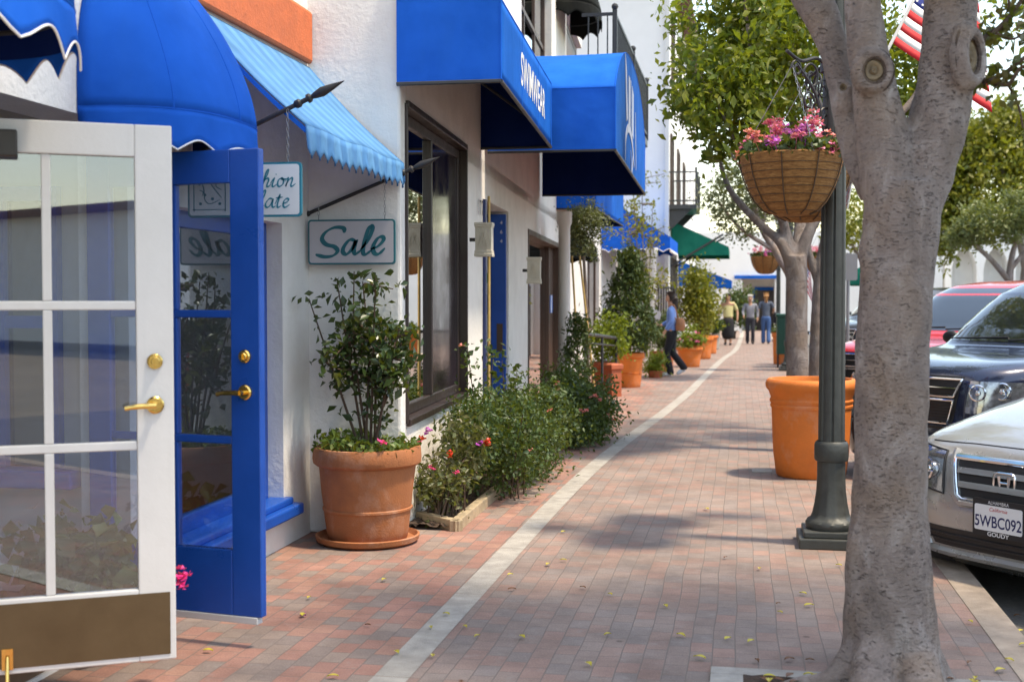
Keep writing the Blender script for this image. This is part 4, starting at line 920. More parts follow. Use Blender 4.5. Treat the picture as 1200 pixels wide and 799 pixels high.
box_awning('box_awning', 'farther square blue awning half hidden behind the arched blue canopy', (-2.22, 19.5), (-2.24, 24.4), (-3.28, 19.5), (-3.28, 24.4), 3.57, 3.57, 2.95, 2.95, .3)
# arched canopy over the entrance
t = thing('arched_canopy', 'blue barrel shaped entrance canopy with a pale emblem on its street end', 'awning', (-2.3, 14.4, 2.95))
yn, yf, xo0, xo1, xw0, xw1 = 11.85, 17.0, -1.165, -1.27, -2.38, -2.66
zb, zs_ = 2.955, 3.53
def vault(u, v):
    """u along the arch from near to far, v from the wall to the street end"""
    y = yn+(yf-yn)*u; k = 2*u-1; z = zs_+.66*(1-abs(k)**2.3)**.75*(1 if abs(k) < 1 else 0)
    xo_ = xo0+(xo1-xo0)*u; xw_ = xw0+(xw1-xw0)*u
    return Vector((xw_+(xo_-xw_)*v, y, z-.012*math.sin(PI*v)*math.sin(PI*u)))
us = [.5-.5*math.cos(PI*i/40) for i in range(41)]
MB().grid(lambda a, v: vault(us[int(round(a*40))], v), 40, 8).build('vault_panel', M['bluefab2'], t, smooth=True, solid=.006)
MB().grid(lambda a, v: (Vector((xw0+(xo0-xw0)*a, yn, zb+(zs_-zb)*v))), 8, 5).build('near_panel', M['bluefab'], t, solid=.006)
MB().grid(lambda a, v: (Vector((xw1+(xo1-xw1)*a, yf, zb+(zs_-zb)*v))), 8, 5).build('far_panel', M['navyfab'], t, solid=.006)
mb = MB()
for i in range(40):
    a, b_ = vault(us[i], 1), vault(us[i+1], 1); mb.add([(a.x, a.y, zb), (b_.x, b_.y, zb), b_, a], [(0, 1, 2, 3)])
mb.build('front_panel', M['bluefab2'], t, solid=.006)
mb = MB()
for i in range(40):
    for v in (.02, .98):
        pass
    a0, a1, b0, b1 = vault(us[i], 0.02), vault(us[i], .985), vault(us[i+1], .02), vault(us[i+1], .985); e = Vector((0, 0, -.02)); mb.add([a0+e, a1+e, b1+e, b0+e], [(0, 1, 2, 3)])
    mb.add([(a1.x, a1.y, zb), (b1.x, b1.y, zb), b1+e, a1+e], [(0, 1, 2, 3)])
mb.build('lining', M['navyfab'], t)
mb = MB(); mb.tube([Vector((xw0, yn, zb-.01)), Vector((xo0, yn, zb-.01)), Vector((xo1, yf, zb-.01)), Vector((xw1, yf, zb-.01))], .014, 6); mb.build('frame', M['rail'], t)
mb = MB(); mb.tube([vault(us[i], 1.0) for i in range(41)], .008, 6); mb.tube([Vector((xw0+(xo0-xw0)*k/6, yn, zs_)) for k in range(7)], .008, 6); mb.tube([Vector((xo0, yn, zb)), Vector((xo0, yn, zs_))], .008, 6); mb.build('seam', M['bluefab'], t, smooth=True)
d_ = (Vector((xo1, yf, 0))-Vector((xo0, yn, 0))).normalized(); o_ = Vector((xo0, yn, zb))+Vector((.006, 0, 0)); nr = Vector((1, 0.02, 0))
mb = MB()
for pl in ([(1.15, .95), (1.5, .62), (1.75, .42), (1.78, 1.05), (1.45, 1.22), (1.15, 1.05)][:0], [(1.2, 1.12), (1.42, 1.0), (1.62, .5), (1.42, .45)], [(1.75, .98), (1.95, .98), (1.95, .45), (1.75, .45)], [(2.05, .98), (2.12, .98), (2.12, .42), (2.05, .42)], [(2.3, .96), (2.55, .9), (2.55, .40), (2.3, .42)]):
    mb.prism(pl, o_, d_, (0, 0, 1), nr*.004) if pl else None
ribbon(mb, [(1.25, .02), (1.35, .28), (1.75, .42), (2.3, .36), (2.7, .1)], o_, d_, (0, 0, 1), nr, .09, .05, 1.4, .004)
ribbon(mb, [(2.9, .75), (3.0, .3), (3.05, .1)], o_, d_, (0, 0, 1), nr, .08, .05, 0, .004); ribbon(mb, [(2.1, .22), (2.3, -.0), (2.5, .2)], o_, d_, (0, 0, 1), nr, .05, .04, 0, .004)
mb.build('emblem', mat('pale_blue_print', (.45, .55, .75), .8, var=.05), t)

# ------------------------------------------------------------------ iron balconies
def balcony(label, x0, x1, y0, y1, zf, zr, step=.12, narrow=False):
    t = thing('balcony', label, 'balcony', (x0, (y0+y1)/2, zf))
    MB().box((x0, y0, zf-.12), (x1, y1, zf)).build('floor_slab', M['rail'], t)
    mb = MB()
    for z in (zr, zf+.10):
        mb.box((x1-.035, y0, z-.02), (x1-.005, y1, z+.02)).box((x1-.45 if narrow else x0, y0, z-.02), (x1-.036, y0+.03, z+.02)).box((x0, y1-.03, z-.02), (x1-.036, y1, z+.02))
    mb.build('handrail', M['rail'], t)
    mb = MB(); k = int((y1-y0)/step)
    for i in range(k+1):
        y = y0+.03+(y1-y0-.06)*i/k; mb.box((x1-.028, y-.009, zf+.12), (x1-.012, y+.009, zr-.02))
    k = max(2, int((x1-x0)/step))
    for i in range(k):
        if narrow and i < k*.62: continue
        x = x0+(x1-x0)*i/k
        for y in (y0+.008, y1-.022): mb.box((x, y, zf+.12), (x+.016, y+.014, zr-.02))
    mb.build('balusters', M['rail'], t)
    for y in (y0, (y0+y1)/2, y1): MB().box((x1-.05, y-.025, zf+.0), (x1+.01, y+.025, zr+.05)).ball((x1-.02, y, zr+.09), .045, 6).build('post', M['rail'], t)
    for y in (y0+.15, y1-.15): MB().prism([(x0, zf-.13), (x1-.15, zf-.13), (x0, zf-.75)], (0, y-.03, 0), (1, 0, 0), (0, 0, 1), (0, .06, 0)).build('bracket', M['rail'], t)
balcony('dark iron balcony rail running above the arched blue canopy', -2.72, -1.6, 16.4, 22.0, 4.27, 5.22, narrow=True)
# black dome awning upstairs
dome_awning('dome_awning', 'small black scalloped dome awning at an upstairs window above the blue canopy', 20.3, .95, .62, 6.12, .95, .22, 6, (M['blackfab'], M['blackfab']), x0=-2.86, amp=.1, pipe=False)

# ================================================================== FURTHER SHOPS ON THE LEFT
b3 = thing('shop_building', 'low white shop behind the potted conifers and the farther blue awnings', 'building', (-3.3, 26, 0))
mb = wall_cells(MB(), [16.6, 34.2], [0, 3.75], [(18.2, 20.6, .8, 2.5), (23.2, 24.6, .02, 2.4), (27.4, 29.8, .8, 2.5)], -3.3, .3); mb.build('wall', M['stucco'], b3)
MB().box((-7.5, 22.3, 3.75), (-3.25, 34.2, 3.9)).build('roof', M['roof'], b3)
MB().box((-4.4, 16.7, 0), (-4.3, 34, 3.7)).build('inner_wall', M['interior'], b3)
for a, b_ in ((18.2, 20.6), (27.4, 29.8)):
    mb = MB(); x = -3.38
    for p, q in (((x-.06, a, .8), (x, a+.08, 2.5)), ((x-.06, b_-.08, .8), (x, b_, 2.5)), ((x-.06, a+.08, 2.42), (x, b_-.08, 2.5)), ((x-.06, a+.08, .8), (x, b_-.08, .88)), ((x-.05, (a+b_)/2-.03, .88), (x-.01, (a+b_)/2+.03, 2.42))): mb.box(p, q)
    wf = mb.build('window_frame', M['brownwood'], b3); MB().box((x-.03, a+.08, .88), (x-.025, b_-.08, 2.42)).build('pane', M['shopglass'], wf)
MB().box((-3.42, 23.2, .02), (-3.36, 24.6, 2.4)).build('door', M['brownwood'], b3)
for i, (px, s) in enumerate(((661, 88), (763, 51))):
    p = gnd(px, 348+1.57*s)
    t = thing('porch_pillar', ['round white pillar between the brown door and the olive tree', 'slim white pillar behind the tall sapling'][i], 'pillar', (p.x, p.y, 0))
    r = .085 if i == 0 else .12
    MB().lathe([(r*1.3, 0), (r*1.3, .12), (r, .15), (r*.92, 2.5), (r*1.2, 2.55), (r*1.2, 2.7)], (p.x, p.y, 0), 20).build('shaft', M['stucco'], t, smooth=True)
dome_awning('dome_awning', 'black dome awning at street level beside the olive tree', 21.6, 1.05, .85, 2.35, .72, .16, 6, (M['blackfab'], M['blackfab']), x0=-3.3, amp=.05, pipe=False)
def shed_awning(name, label, x0, xo, y0, y1, zw_, zo_, val, fab, sc=6, pipe=True, amp=.07):
    t = thing(name, label, 'awning', (x0, (y0+y1)/2, zo_))
    MB().grid(lambda u, v: Vector((x0+(xo-x0)*v, y0+(y1-y0)*u, zw_+(zo_-zw_)*v-.03*math.sin(PI*v))), 16, 8).build('canopy', fab, t, smooth=True, solid=.006)
    for y in (y0, y1): MB().add([(x0, y, zo_), (xo, y, zo_), (x0, y, zw_)], [(0, 1, 2)]).build('side_panel', fab, t, solid=.005)
    pts = [Vector((x0+.02, y0, zo_)), Vector((xo, y0, zo_)), Vector((xo, y1, zo_)), Vector((x0+.02, y1, zo_))]
    mb = MB(); edge = []
    for i in range(3):
        a, b_ = pts[i], pts[i+1]; k = max(2, int((b_-a).length/ .28)); N = k*8
        def vf(u, v): p = a.lerp(b_, u); return Vector((p.x, p.y, p.z-(val-amp*abs(math.cos(PI*k*u)))*v))
        mb.grid(vf, N, 2); edge += [vf(q/N, 1) for q in range(N+1)]
    mb.build('valance', fab, t, solid=.005)
    if pipe: MB().tube(edge, .011, 5).build('edge_piping', M['piping'], t)
    return t
shed_awning('shed_awning', 'blue sloping awning with white edged scallops behind the thin sapling', -3.3, -1.66, 30.2, 33.9, 4.0, 3.0, .36, M['bluefab'])

# tall white building with balcony
b4 = thing('tall_building', 'tall white building with iron balcony and brown eaves at the left of the street', 'building', (-4, 45, 0))
y4 = 34.4
MB().box((-9, y4, 0), (-2.0, 58, 10.6)).build('wall', M['whitefar'], b4)
MB().box((-9, y4-.3, 10.6), (-1.55, 58.5, 10.8)).box((-9, y4-.25, 10.45), (-1.7, y4-.1, 10.6)).build('eaves', M['roof'], b4)
mb = MB().box((-2.02, y4-.14, 0), (-1.92, y4-.01, 10.4)).build('drainpipe', M['white'], b4)
for y, z in ((36.2, 4.2), (40, 4.2), (44, 4.2), (36.5, 7.6), (41, 7.6)):
    f = MB(); f.box((-1.995, y, z), (-1.94, y+.1, z+2)).box((-1.995, y+1.1, z), (-1.94, y+1.2, z+2)).box((-1.995, y+.1, z+1.9), (-1.94, y+1.1, z+2)); f = f.build('window_frame', M['brownwood'], b4)
    MB().box((-1.995, y+.1, z), (-1.97, y+1.1, z+1.9)).build('pane', M['carglass'], f)
MB().box((-1.995, 36.5, 0), (-1.95, 40, 2.7)).build('shop_front', M['interior'], b4)
balcony('small black iron balcony on the tall white building above the green awning', -2.0, -1.22, 35.6, 38.4, 4.15, 5.05, .16)
shed_awning('shed_awning', 'dark green awning with white edge on the tall white building', -1.98, -.35, 36.6, 40.4, 3.75, 3.0, .24, M['greenfab'], pipe=False, amp=.0)
mb = MB()
for y in (36.5, 38.5): mb.tube([Vector((-1.99, y, 2.45)), Vector((-.5, y, 3.35))], .03, 6)
tag(mb.build('awning_arm', M['rail']), 'black iron arms slanting beneath the green awning', 'bracket')
shed_awning('shed_awning', 'low blue awning under the green awning behind the yellow green shrub', -1.98, -.3, 41.2, 44.5, 2.75, 2.1, .25, M['bluefab2'], pipe=False, amp=.02)
t = thing('shop_sign', 'small white sign with red marks hanging under the green awning', 'sign', pos(824, 344, 37))
p = pos(824, 344, 37)
MB().box((p.x-.42, p.y-.02, p.z-.13), (p.x+.42, p.y+.02, p.z+.13)).build('board', M['signface'], t)
mb = MB()
for i, k in enumerate((.07, .05, .09, .06)): mb.box((p.x-.38+.13*i, p.y-.028, p.z-.07), (p.x-.38+.13*i+k, p.y-.0205, p.z+.06))
mb.build('red_marks', M['platered'], t)
t = thing('iron_gate', 'black iron gate between the white pillars left of the walking woman', 'gate', pos(776, 400, 47))
p = pos(776, 400, 47); mb = MB()
for i in range(9): mb.box((p.x-.2+.05*i, p.y-.6+.22*i, .1), (p.x-.17+.05*i, p.y-.57+.22*i, 1.85))
mb.build('bars', M['iron'], t); q0, q1 = Vector((p.x-.19, p.y-.59, 0)), Vector((p.x+.23, p.y+1.18, 0))
mb = MB()
for z in (.15, 1.0, 1.8): mb.tube([q0+Vector((0, 0, z)), q1+Vector((0, 0, z))], .02, 6)
mb.build('rails', M['iron'], t)

# building that closes the view
be = thing('end_building', 'plain white building with a blue line and dark doorway closing the street', 'building', (3, 58, 0))
yE = 60
mb = MB(); xa, xb, xc = gnd(866, 401).x*0+pos(866, 350, 25.2).x, pos(909, 350, 25.2).x, 0
o0, o1 = pos(868, 350, 25.2).x, pos(908, 350, 25.2).x
yE = pos(888, 350, 25.2).y
zt = 1.57+(348-326)/25.2
mb.box((-7, yE, zt), (9, yE+8, 4.6)).box((-7, yE, 0), (o0, yE+8, zt)).box((o1, yE, 0), (9, yE+8, zt)); mb.build('wall', M['whitefar'], be)
MB().box((o0-.3, yE-.12, zt-.02), (o1+.1, yE-.005, zt+.13)).build('blue_line', M['bluefab2'], be)
mb = MB().box((o0, yE+2.2, 0), (o1, yE+2.3, zt)).build('porch_wall', M['stucco2'], be)
p0, p1 = pos(884, 350, 24).x, pos(906, 350, 24).x
f = MB().box((p0, yE+2.1, 0), (p1, yE+2.19, 1.57+8/24)).build('doorway', M['darkwood'], be)
MB().box((p0-.12, yE+2.08, 0), (p0-.0, yE+2.195, 2.0)).box((p0, yE+2.08, 1.9), (p1, yE+2.195, 2.05)).build('door_frame', M['bluefab2'], be)
mb = MB()
for (a, b_) in ((853, 868),): 
    q = pos(a, 345, 27); mb.box((q.x, q.y, 0), (q.x+.12, q.y+.1, 2.3)); mb.box((q.x+.5, q.y, 0), (q.x+.62, q.y+.1, 2.3)); mb.box((q.x+.12, q.y, 2.15), (q.x+.5, q.y+.1, 2.3))
tag(mb.build('door_frame', M['white']), 'white door surround in the dark shade under the green awning', 'door frame')

# mission building across the street with pointed arches
bm_ = thing('arcade_building', 'white building with pointed arches and pierced wall across the street', 'building', (14, 62, 0))
ya = 62.0; s_ = FPX/(ya*math.cos(PSI)-11*math.sin(PSI))
def axx(px): return pos(px, 348, FPX/(ya*math.cos(PSI)-pos(px, 348, 25).x*math.sin(PSI))).x
zA = 1.57+(348-263)/25.2; 
xs0 = axx(1040); arches = [(axx(1087), axx(1107)), (axx(1114.5), axx(1144.5)), (axx(1152), axx(1182)), (axx(1190), axx(1222))]
def arch_pts(a, b_):
    h0, h1 = 1.57+(348-318)/25.2, 1.57+(348-291)/25.2; L = []
    for k in range(9):
        u = k/8; L.append((a+(b_-a)/2*(u**1.6), h0+(h1-h0)*math.sin(u*PI/2)**1.0))
    return L+[(a+b_-x, z) for x, z in L[-2::-1]]
mb = MB(); prev = xs0
for a, b_ in arches:
    mb.add([(prev, ya, 0), (a, ya, 0), (a, ya, zA), (prev, ya, zA)], [(0, 1, 2, 3)])
    L = arch_pts(a, b_)
    for i in range(len(L)-1):
        (xa_, z_a), (xb_, z_b) = L[i], L[i+1]
        mb.add([(xa_, ya, z_a), (xb_, ya, z_b), (xb_, ya, zA), (xa_, ya, zA)], [(0, 1, 2, 3)]); mb.add([(xa_, ya, z_a), (xa_, ya+1.1, z_a), (xb_, ya+1.1, z_b), (xb_, ya, z_b)], [(0, 1, 2, 3)])
    for x, f_ in ((a, 1), (b_, -1)): mb.add([(x, ya, 0), (x, ya+1.1, 0), (x, ya+1.1, L[0][1]), (x, ya, L[0][1])], [(0, 1, 2, 3)])
    prev = b_
mb.add([(prev, ya, 0), (26, ya, 0), (26, ya, zA), (prev, ya, zA)], [(0, 1, 2, 3)])
mb.box((xs0, ya+1.1, 0), (26, ya+8, zA-.05)); mb.add([(xs0, ya, zA), (26, ya, zA), (26, ya+8, zA), (xs0, ya+8, zA)], [(0, 1, 2, 3)]); mb.add([(xs0, ya, 0), (xs0, ya+8, 0), (xs0, ya+8, zA), (xs0, ya, zA)], [(0, 1, 2, 3)])
mb.build('wall', M['whitefar'], bm_)
mb = MB()
for i in range(9):
    for j in range(4):
        x = axx(1092+4.4*i+(2.2 if j % 2 else 0)); z = zA-.35-.22*j
        if axx(1108)+.1 < x < axx(1150) and z < 1.57+(348-289)/25.2+.1: continue
        mb.box((x-.035, ya-.02, z-.035), (x+.035, ya-.004, z+.035))
mb.build('wall_piercings', M['interior'], bm_)
# plain shops facing ours across the street (seen only in the glass)
bo = thing('street_building', 'long white row of shops with tiled roof across the street', 'building', (19, 25, 0))
mb = wall_cells(MB(), [-50, 52], [0, 4.4], [(y, y+3, .5, 2.7) for y in range(-6, 50, 6)], -19, .3)
mb.v = [(-a, b_, c) for a, b_, c in mb.v]; mb.f = [f[::-1] for f in mb.f]; mb.build('wall', M['stucco2'], bo)
MB().box((18.6, -50.3, 4.4), (26, 52.3, 4.65)).build('roof', M['roof'], bo); MB().box((19.7, -50, 0), (19.8, 52, 4.3)).build('inner_wall', M['interior'], bo)

# ================================================================== TREES
def tpath(L):
    """list of (px, py, width px, s) -> points and radii"""
    return [pos(a, b_, s) for a, b_, w_, s in L], [w_/s/2 for a, b_, w_, s in L]
def smooth_tube(mb, L, n=18, k=5):
    P, R_ = tpath(L); C = catmull(P, k); Rr = catmull([Vector((r, 0, 0)) for r in R_], k)
    mb.tube(C, [max(.004, r.x) for r in Rr], n)
def torus(mb, c, nrm, r, tr, sq=1.0, n=28, k=8):
    nrm = Vector(nrm).normalized(); a = nrm.cross(Vector((0, 0, 1))).normalized(); b_ = a.cross(nrm)
    mb.tube([Vector(c)+a*r*math.cos(2*PI*i/n)+b_*r*sq*math.sin(2*PI*i/n) for i in range(n+1)], tr, k, caps=False)

S0 = 286
M['darkbark'] = barkmat('dark_scar_bark', (.075, .05, .04), (.14, .105, .09), (.03, .02, .015))
base = gnd(1043, 801); base.z = 0
tree = thing('street_tree', 'big smooth grey trunk splitting into heavy limbs with cut branch scars, nearest in the view', 'tree', base)
mb = MB()
smooth_tube(mb, [(1043, 815, 150, S0), (1043, 790, 126, S0), (1043, 755, 112, S0), (1042, 715, 104, S0), (1041, 660, 98, S0), (1042, 600, 88, S0), (1044, 540, 84, S0), (1045, 470, 84, S0), (1047, 390, 84, S0), (1053, 310, 83, S0), (1057, 260, 88, S0), (1058, 215, 84, S0)], 28)
smooth_tube(mb, [(1052, 270, 62, S0), (1040, 200, 66, S0), (1032, 150, 60, S0), (1023, 95, 50, S0), (1015, 45, 44, S0), (1010, -10, 42, S0), (1000, -120, 37, S0), (985, -260, 30, S0), (950, -420, 20, S0-4), (925, -560, 10, S0-8)], 22)
smooth_tube(mb, [(1062, 275, 60, S0), (1082, 210, 66, S0), (1100, 140, 68, S0), (1110, 80, 63, S0), (1114, 0, 60, S0), (1120, -110, 52, S0+6), (1135, -260, 40, S0+14), (1165, -430, 26, S0+20), (1180, -560, 10, S0+24)], 22)
smooth_tube(mb, [(1030, 225, 46, S0-4), (1010, 180, 44, S0-6), (994, 140, 33, S0-10), (985, 100, 30, S0-12), (976, 55, 36, S0-14), (960, 15, 43, S0-16), (940, -25, 45, S0-18), (905, -110, 40, S0-22), (860, -240, 30, S0-30), (800, -400, 18, S0-40), (760, -540, 8, S0-44)], 20)
for rt in ([(1036, 690, 36, S0-4), (1025, 735, 46, S0), (1005, 776, 50, S0+4), (978, 800, 40, S0+6), (940, 806, 26, S0+4), (880, 812, 14, S0+4)],
           [(1050, 650, 40, S0-6), (1060, 720, 50, S0+1), (1072, 775, 56, S0+8), (1088, 830, 48, S0+26), (1100, 870, 30, S0+44)],
           [(1055, 670, 40, S0-4), (1068, 730, 46, S0), (1090, 778, 40, S0), (1112, 806, 30, S0), (1150, 822, 18, S0)],
           [(1040, 640, 40, S0-6), (1032, 720, 52, S0+1), (1024, 785, 56, S0+10), (1012, 850, 40, S0+36), (1000, 900, 26, S0+60)],
           [(1045, 700, 50, S0-8), (1040, 790, 50, S0-26), (1030, 800, 30, S0-40)]): smooth_tube(mb, rt, 14)
# swellings and scar collars
def bump(px, py, s, r, sq=(1, 1, 1)): mb.ball(pos(px, py, s), r, 9, sq)
bump(1012, 655, S0+3, .07, (1, .6, 2.2)); bump(1066, 750, S0+8, .085, (.8, .8, 1.2)); bump(992, 122, S0-9, .058, (1, 1, 1.2)); bump(1068, 600, S0+3, .07, (.6, .6, 2.6)); bump(1068, 238, S0+3, .085, (.8, .6, 1.9)); bump(1022, 300, S0+2, .07, (.8, .8, 2))
fz = -CF
c1 = pos(1024, 83, S0+5.6); torus(mb, c1, fz+CR*-.1, .060, .020, 1.15); torus(mb, c1-fz*.022, fz, .074, .016, 1.15)
c2 = pos(1139, 66, S0+7); n2 = (fz+CR*.85).normalized(); torus(mb, c2, n2, .070, .026, 1.4); torus(mb, c2-n2*.025, n2, .088, .022, 1.35)
c3 = pos(988, 103, S0-7); n3 = (fz+CR*-.2+CU*.25).normalized(); torus(mb, c3, n3, .026, .012, 1.1)
for cc, nn_, rr, sq in ((c1, fz+CR*-.1, .046, 1.15), (c2, n2, .052, 1.4), (c1-fz*.004, fz+CR*-.1, .078, 1.12), (c2-n2*.006, n2, .094, 1.36)):
    q = MB(); torus(q, cc+nn_.normalized()*(.004 if rr < .06 else -.010), nn_, rr, .0085, sq, 40, 8); q.build('scar_collar', M['darkbark'], tree, smooth=True)
trunk = remeshed('trunk', mb, M['bark'], tree, .0105, 2, .0034)
def scar(c, n_, r, sq, depth):
    n_ = n_.normalized(); a = n_.cross(Vector((0, 0, 1))).normalized(); b_ = a.cross(n_); mbs = MB(); vs = []; rings = 6
    for i in range(rings+1):
        for j in range(24):
            q = 2*PI*j/24; rr = r*(i/rings)*(1+.06*math.sin(3*q+i))
            vs.append(c+a*rr*math.cos(q)+b_*rr*sq*math.sin(q)+n_*(depth+.006*math.sin(i*2.2)))
    fs = [(i*24+j, i*24+(j+1) % 24, (i+1)*24+(j+1) % 24, (i+1)*24+j) for i in range(rings) for j in range(24)]
    mbs.add(vs, fs).build('branch_scar', M['woodscar'], tree, smooth=True, solid=.004)
scar(c1, fz+CR*-.1, .048, 1.15, .0); scar(c2, n2, .055, 1.4, -.006); scar(c3, n3, .02, 1.1, .002)
mb = MB(); tw = []
for L in ([(1152, 96, 9, 284), (1175, 88, 6, 284), (1203, 66, 5, 286), (1240, 40, 3, 288)], [(1142, 52, 10, 284), (1165, 38, 7, 284), (1185, 18, 6, 284), (1204, -12, 5, 284), (1225, -60, 3, 284)],
          [(1155, 92, 7, 284), (1180, 100, 5, 286), (1198, 78, 4, 288), (1215, 85, 2, 290)], [(1165, 38, 4, 284), (1188, 46, 3, 284), (1210, 30, 2, 284)], [(1185, 18, 4, 284), (1180, -10, 3, 284), (1172, -40, 2, 284)], [(1175, 88, 4, 284), (1192, 120, 3, 284), (1199, 150, 2, 284)]):
    smooth_tube(mb, L, 7, 4); P, _ = tpath(L); tw += catmull(P, 6)
mb.build('twig', M['twig'], tree, smooth=True)
c = np.array([list(p+Vector(RNG.normal(size=3)*.03)) for p in tw for _ in range(4) if random.random() < .6]); leaf_obj('twig_leaves', leafmat('sparse_brown_green_leaves', [(.09, .06, .015), (.06, .08, .02), (.14, .09, .02), (.05, .07, .02)], .3), tree, c, .05, .4, 1.9)
# high crown above the frame: it shades the pavement in front
c = np.concatenate([clumps((2.9, 5.2, 7.0), (2.1, 1.9, 1.4), 300, 46, .2, .2), clumps((-.25, 4.9, 7.3), (.75, 1.9, .7), 70, 44, .2, .2)])
leaf_obj('crown', M['lf_crown'], tree, c, .105, .3, 2.0)
mb = MB()
for i in range(16):
    a = Vector((.35+.9*random.uniform(-1, 1)*.5, 5.3+random.uniform(-.3, .3), 4.2)); b_ = Vector((2.1+random.uniform(-1.9, 1.9), 6+random.uniform(-1.8, 1.8), random.uniform(6.2, 7.8)))
    mb.tube(catmull([a, a.lerp(b_, .5)+Vector((0, 0, .25)), b_], 5), [.03]*4+[.02]*4+[.01]*3, 6)
mb.build('branch', M['bark'], tree, smooth=True)

# tree behind the orange pot
t1 = thing('street_tree', 'smooth grey tree with bright green glossy crown rising behind the big orange pot', 'tree', gnd(936, 528))
s = 115; mb = MB()
smooth_tube(mb, [(936, 530, 30, s), (935, 470, 27, s), (934, 400, 25, s), (934, 340, 25, s), (932, 300, 27, s)], 16)
LB = [[(932, 318, 20, s), (915, 285, 12, s), (890, 262, 10, s-2), (862, 232, 8, s-4), (848, 205, 6, s-6), (838, 160, 4, s-8)],
      [(931, 310, 17, s), (918, 262, 12, s), (905, 215, 10, s+3), (893, 140, 8, s+4), (880, 60, 6, s+4), (870, -20, 4, s+4)],
      [(934, 310, 18, s), (950, 268, 14, s), (968, 240, 12, s), (1000, 205, 11, s+2), (1040, 150, 10, s+3), (1078, 105, 8, s+3), (1100, 40, 5, s+3)],
      [(933, 310, 18, s), (938, 250, 13, s-3), (932, 170, 11, s-5), (926, 90, 9, s-6), (935, 20, 6, s-6), (950, -80, 4, s-6)],
      [(905, 215, 7, s+3), (870, 180, 5, s+5), (840, 120, 4, s+6), (815, 80, 3, s+6)], [(918, 262, 7, s), (880, 215, 5, s+6), (850, 170, 4, s+8)], [(926, 120, 6, s-5), (900, 95, 5, s-5), (860, 75, 4, s-4), (830, 60, 3, s-4)]]
for L in LB: smooth_tube(mb, L, 9)
remeshed('trunk', mb, M['bark2'], t1, .017, 2, .002)
def ell(px, py, s_, r, n_, per, cr, shell=.45): return clumps(pos(px, py, s_), r, n_, per, cr, shell)
def in_img(C, fn):
    """drop leaves by where they stand, e.g. to keep the space round the limbs open"""
    return C[np.array([fn(*c) for c in C])]
c = np.concatenate([ell(888, 62, s, (.95, 1.15, 1.14), 230, 44, .115, .25), ell(850, 130, s+6, (.52, .6, .55), 60, 42, .1), ell(1066, 100, s-6, (.46, .6, .72), 50, 42, .10), ell(1165, 40, s-8, (.5, .6, .35), 9, 30, .10), ell(965, -30, s-4, (1.0, 1.2, .8), 60, 40, .13)])
leaf_obj('crown', M['lf_bright'], t1, c, .088, .35, 2.1, fold=.2)
t2 = thing('street_tree', 'slender second trunk just right of the tree behind the orange pot', 'tree', gnd(957, 505))
s = 100; mb = MB()
smooth_tube(mb, [(957, 508, 19, s), (956, 440, 17, s), (958, 370, 15, s), (962, 310, 13, s), (972, 260, 11, s), (985, 200, 9, s), (1000, 130, 7, s), (1012, 50, 5, s)], 14)
smooth_tube(mb, [(958, 330, 10, s), (946, 285, 8, s), (941, 220, 6, s), (938, 150, 4, s)], 8)
remeshed('trunk', mb, M['bark2'], t2, .015, 2, .002)
c = np.concatenate([ell(1000, 40, s, (.9, .9, .8), 45, 34, .14)]); leaf_obj('crown', M['lf_bright'], t2, c, .09, .35, 2.1)

M['lf_olive2'] = leafmat('pale_olive_leaves', [(.12, .15, .05), (.17, .2, .07), (.22, .24, .09), (.09, .12, .04)], .3)
def far_tree(label, trunk_L, balls, mt, leaf, per, cr, bark='bark', name='street_tree', shell=.5):
    b_ = trunk_L[0][0]; g0 = pos(b_[0], 348+1.57*b_[3], b_[3]); t = thing(name, label, 'tree', (g0.x, g0.y, 0)); mb = MB()
    for L in trunk_L: smooth_tube(mb, L, 10)
    mb.build('trunk', M[bark], t, smooth=True)
    c = np.concatenate([clumps(pos(a, b2_, s_), r, n_, per, cr, shell) for a, b2_, s_, r, n_ in balls]); leaf_obj('crown', mt, t, c, leaf, .3, 2.0)
    return t
far_tree('tree with small grey green leaves above the green awning', [[(934, 446, 12, 62), (930, 340, 11, 62), (912, 300, 9, 62), (890, 262, 7, 62), (880, 220, 5, 62)], [(905, 292, 6, 62), (868, 268, 4, 62), (842, 236, 3, 62)], [(892, 265, 5, 62), (905, 220, 4, 62)]],
         [(868, 232, 62, (.78, .9, .78), 95), (905, 235, 60, (.5, .7, .55), 34)], M['lf_olive'], .075, 42, .11, 'bark2')
far_tree('tree with yellow green crown beyond the grey street sign', [[(1012, 432, 10, 52), (1012, 340, 9, 52), (1015, 290, 7, 52)], [(1012, 310, 5, 52), (995, 280, 4, 52)]], [(1010, 262, 52, (.85, .8, .75), 60)], M['lf_yel'], .1, 38, .13)
far_tree('large dark and yellow green tree behind the arched building forecourt', [[(1205, 408, 11, 38), (1204, 330, 10, 38), (1190, 260, 8, 38), (1170, 180, 6, 38)], [(1190, 270, 6, 38), (1130, 230, 5, 38)]],
         [(1160, 215, 38, (2.0, 1.8, 1.9), 230), (1190, 165, 38, (1.6, 1.3, 1.2), 130), (1120, 165, 38, (.7, .9, .8), 40), (1105, 225, 38, (1.0, .9, 1.5), 110), (1100, 275, 38, (.6, .7, .7), 40), (1235, 225, 38, (1.5, 1.5, 1.7), 80)], M['lf_yel'], .17, 38, .21)
